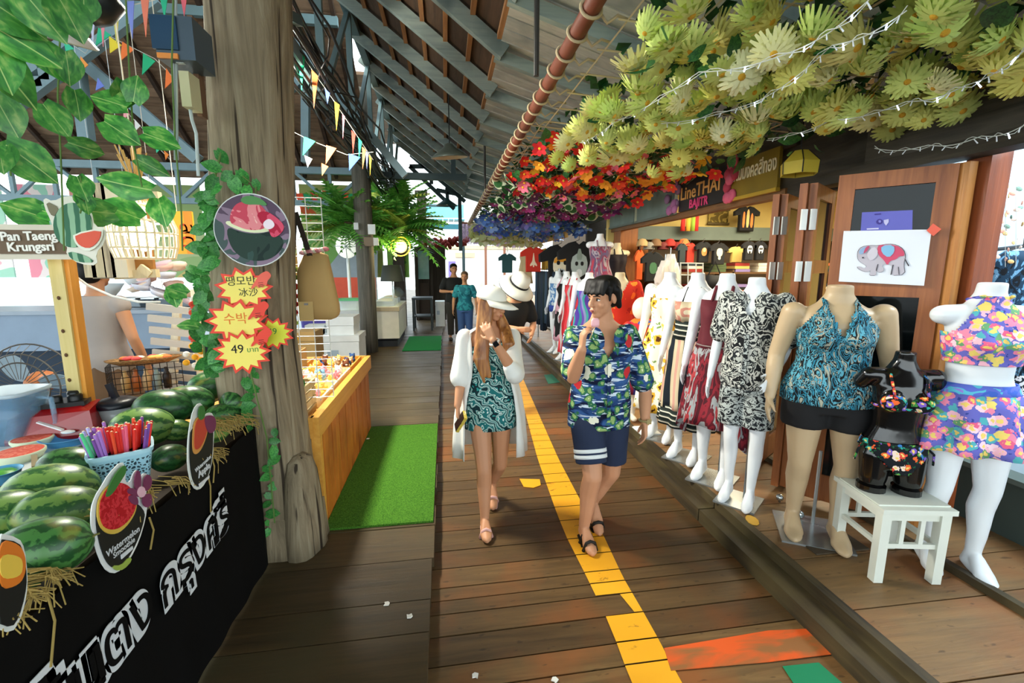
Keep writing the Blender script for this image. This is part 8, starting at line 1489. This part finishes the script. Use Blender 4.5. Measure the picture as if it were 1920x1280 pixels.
# --- other people
def passer(lb, p, s, yaw, top, bottom, skin, hair, lean=0., male=False, skirt=False, arms=None, hatf=None, hy=0., hp=0., sleeve=.55, hem=.5, longh=False):
    t = thing('person', lb, 'person', p, None, yaw); t.scale = (s,) * 3; T = MT if male else FT; g = G(); LM = Matrix.Translation(V((0, 0, .9))) @ Matrix.Rotation(lean, 4, 'X') @ Matrix.Translation(V((0, 0, -.9)))
    torso(g, T, .8, 1.5, M=LM); 
    if not male: fem_extra(g, LM)
    sw = .195 if male else .172; S = [LM @ V((q * sw, .01, 1.365)) for q in (-1, 1)]; A = arms or [((-.26, .03, 1.1), (-.27, -.06, .86)), ((.26, .03, 1.1), (.27, -.06, .86))]
    for q, (sh, (e, w_)) in enumerate(zip(S, A)): armc(g, sh, e, w_); hand(g, w_, (V(w_) - V(e)), ((1 if q == 0 else -1), 0, .1), -1 if q == 0 else 1, .4)
    leg(g, (-.088, 0, .87), (-.095, -.03, .47), (-.1, .02, .085), (-.11, -.15, .026)); leg(g, (.088, 0, .87), (.1, .0, .47), (.1, .1, .085), (.11, -.07, .026))
    g.cap(LM @ V((0, .01, 1.44)), LM @ V((0, -.005, 1.56)), .056, .054); HM = LM @ headm((0, -.015, 1.61), hy, hp); add_head(g, HM); link('body', vox(g, .0095, 4, 'body', [skin]), t); face(t, HM, hair)
    g = G(); g.ell((0, .02, .06), (.088, .106, .078), 14, 9, HM); g.ell((0, .055, .0), (.084, .07, .09), 14, 9, HM)
    if longh:
        for q in range(5): x = -.06 + .03 * q; g.chain([HM @ V((x, .08, 0)), HM @ V((x, .1, -.12)), HM @ V((x * .8, .09, -.26))], [.035, .032, .015], 8)
    link('hair', vox(g, .01, 2, 'hair', [hair]), t)
    g = G(); torso(g, T, .84, 1.43, .026, M=LM, flare=.06)
    if not male: 
        for q in (-1, 1): g.ell((q * .068, -.068, 1.235), (.078, .074, .076), 14, 9, LM)
    for sh, (e, w_) in zip(S, A): g.chain([sh, V(sh).lerp(V(e), sleeve * 1.2)], [.07, .072])
    link('top', vox(g, .012, 4, 'top', [top], cut=lambda c: False), t)
    g = G(); torso(g, T, .8, .98, .024)
    if skirt: g.loft([ring(0, .01, z, rx, ry, 32, .05, 8) for z, rx, ry in ((hem, .25, .2), (.7, .235, .185), (.95, .17, .13))])
    else:
        for q in (-1, 1): g.loft([ring(q * .092, .0 + (.06 if q > 0 else 0) * (.87 - z), z, r, r, 18) for z, r in ((hem, .07), (.6, .088), (.87, .108))])
    link('skirt' if skirt else 'trousers', vox(g, .012, 3, 'bottom', [bottom]), t)
    for q, ty, ay_ in ((-1, -.15, .02), (1, -.07, .1)): ob('shoe', G().chain([(q * .1, ay_ + .02, .03), (q * .108, ty + .05, .032), (q * .11, ty, .03)], [.042, .044, .034]), plain('#3a3632', .7), t, True, W=False)
    if hatf: hatf(t, HM)
    return t
def bucket(t, HM):
    wmm, bmm = plain('#dfe0d4', .8), plain('#191a1a', .8); ob('hat_crown', G().lathe([(.112, .03), (.105, .09), (.085, .135), (.001, .145)], (0, .01, 0), 24, HM), wmm, t, True, W=False); ob('hat_band', G().lathe([(.115, .03), (.112, .062)], (0, .01, 0), 24, HM), bmm, t, True, W=False); o = ob('hat_brim', G().lathe([(.112, .035), (.16, .0), (.2, -.035)], (0, .01, 0), 28, HM), wmm, t, True, W=False); q = o.modifiers.new('thick', 'SOLIDIFY'); q.thickness = .006; ob('hat_edge', G().tube([HM @ V((.2 * cos(a * pi / 14), .01 + .2 * sin(a * pi / 14), -.035)) for a in range(29)], .007, 5, cap=False), bmm, t, True, W=False)
p = ay(952, 560, 4.9); passer('visitor in a white and black striped bucket hat leaning over behind the woman', (p.x, 5.1, 0), 1.0, radians(20), plain('#16181a', .85), plain('#8a7a5c', .85), SK1, HAIRB, radians(24), True, arms=[((-.24, -.2, 1.12), (-.05, -.38, 1.1)), ((.25, -.2, 1.12), (.12, -.38, 1.02))], hatf=bucket, hy=.5, hp=.35, hem=.5)
p = az(872, 650, 0); passer('far visitor in a teal blouse and blue jeans walking down the walkway', (p.x + .02, 10.1, 0), .95, radians(-8), blot(['#1c6a7c', '#2f8f9c', '#14505e'], 9, 2, 'teal_blouse'), plain('#3f5f94', .85), SK2, plain('#5a4632', .6), 0, False, hem=.12)
passer('far visitor in a black shirt walking behind the one in the teal blouse', (.2, 11.0, 0), 1.05, radians(10), plain('#1b1e20', .85), plain('#33302e', .85), SK1, HAIRB, 0, True, hem=.12, arms=[((-.3, .0, 1.12), (-.12, -.2, 1.12)), ((.28, .0, 1.12), (.12, -.2, 1.1))])
p = ay(178, 590, 3.9); passer('seller in a sleeveless white top and brown skirt seen from behind in the stall', (p.x, 3.95, .1), 1.0, radians(172), plain('#a59c96', .85), plain('#6e543c', .85, bump=.2), SK2, HAIRB, 0, False, True, hem=.45, sleeve=.05)
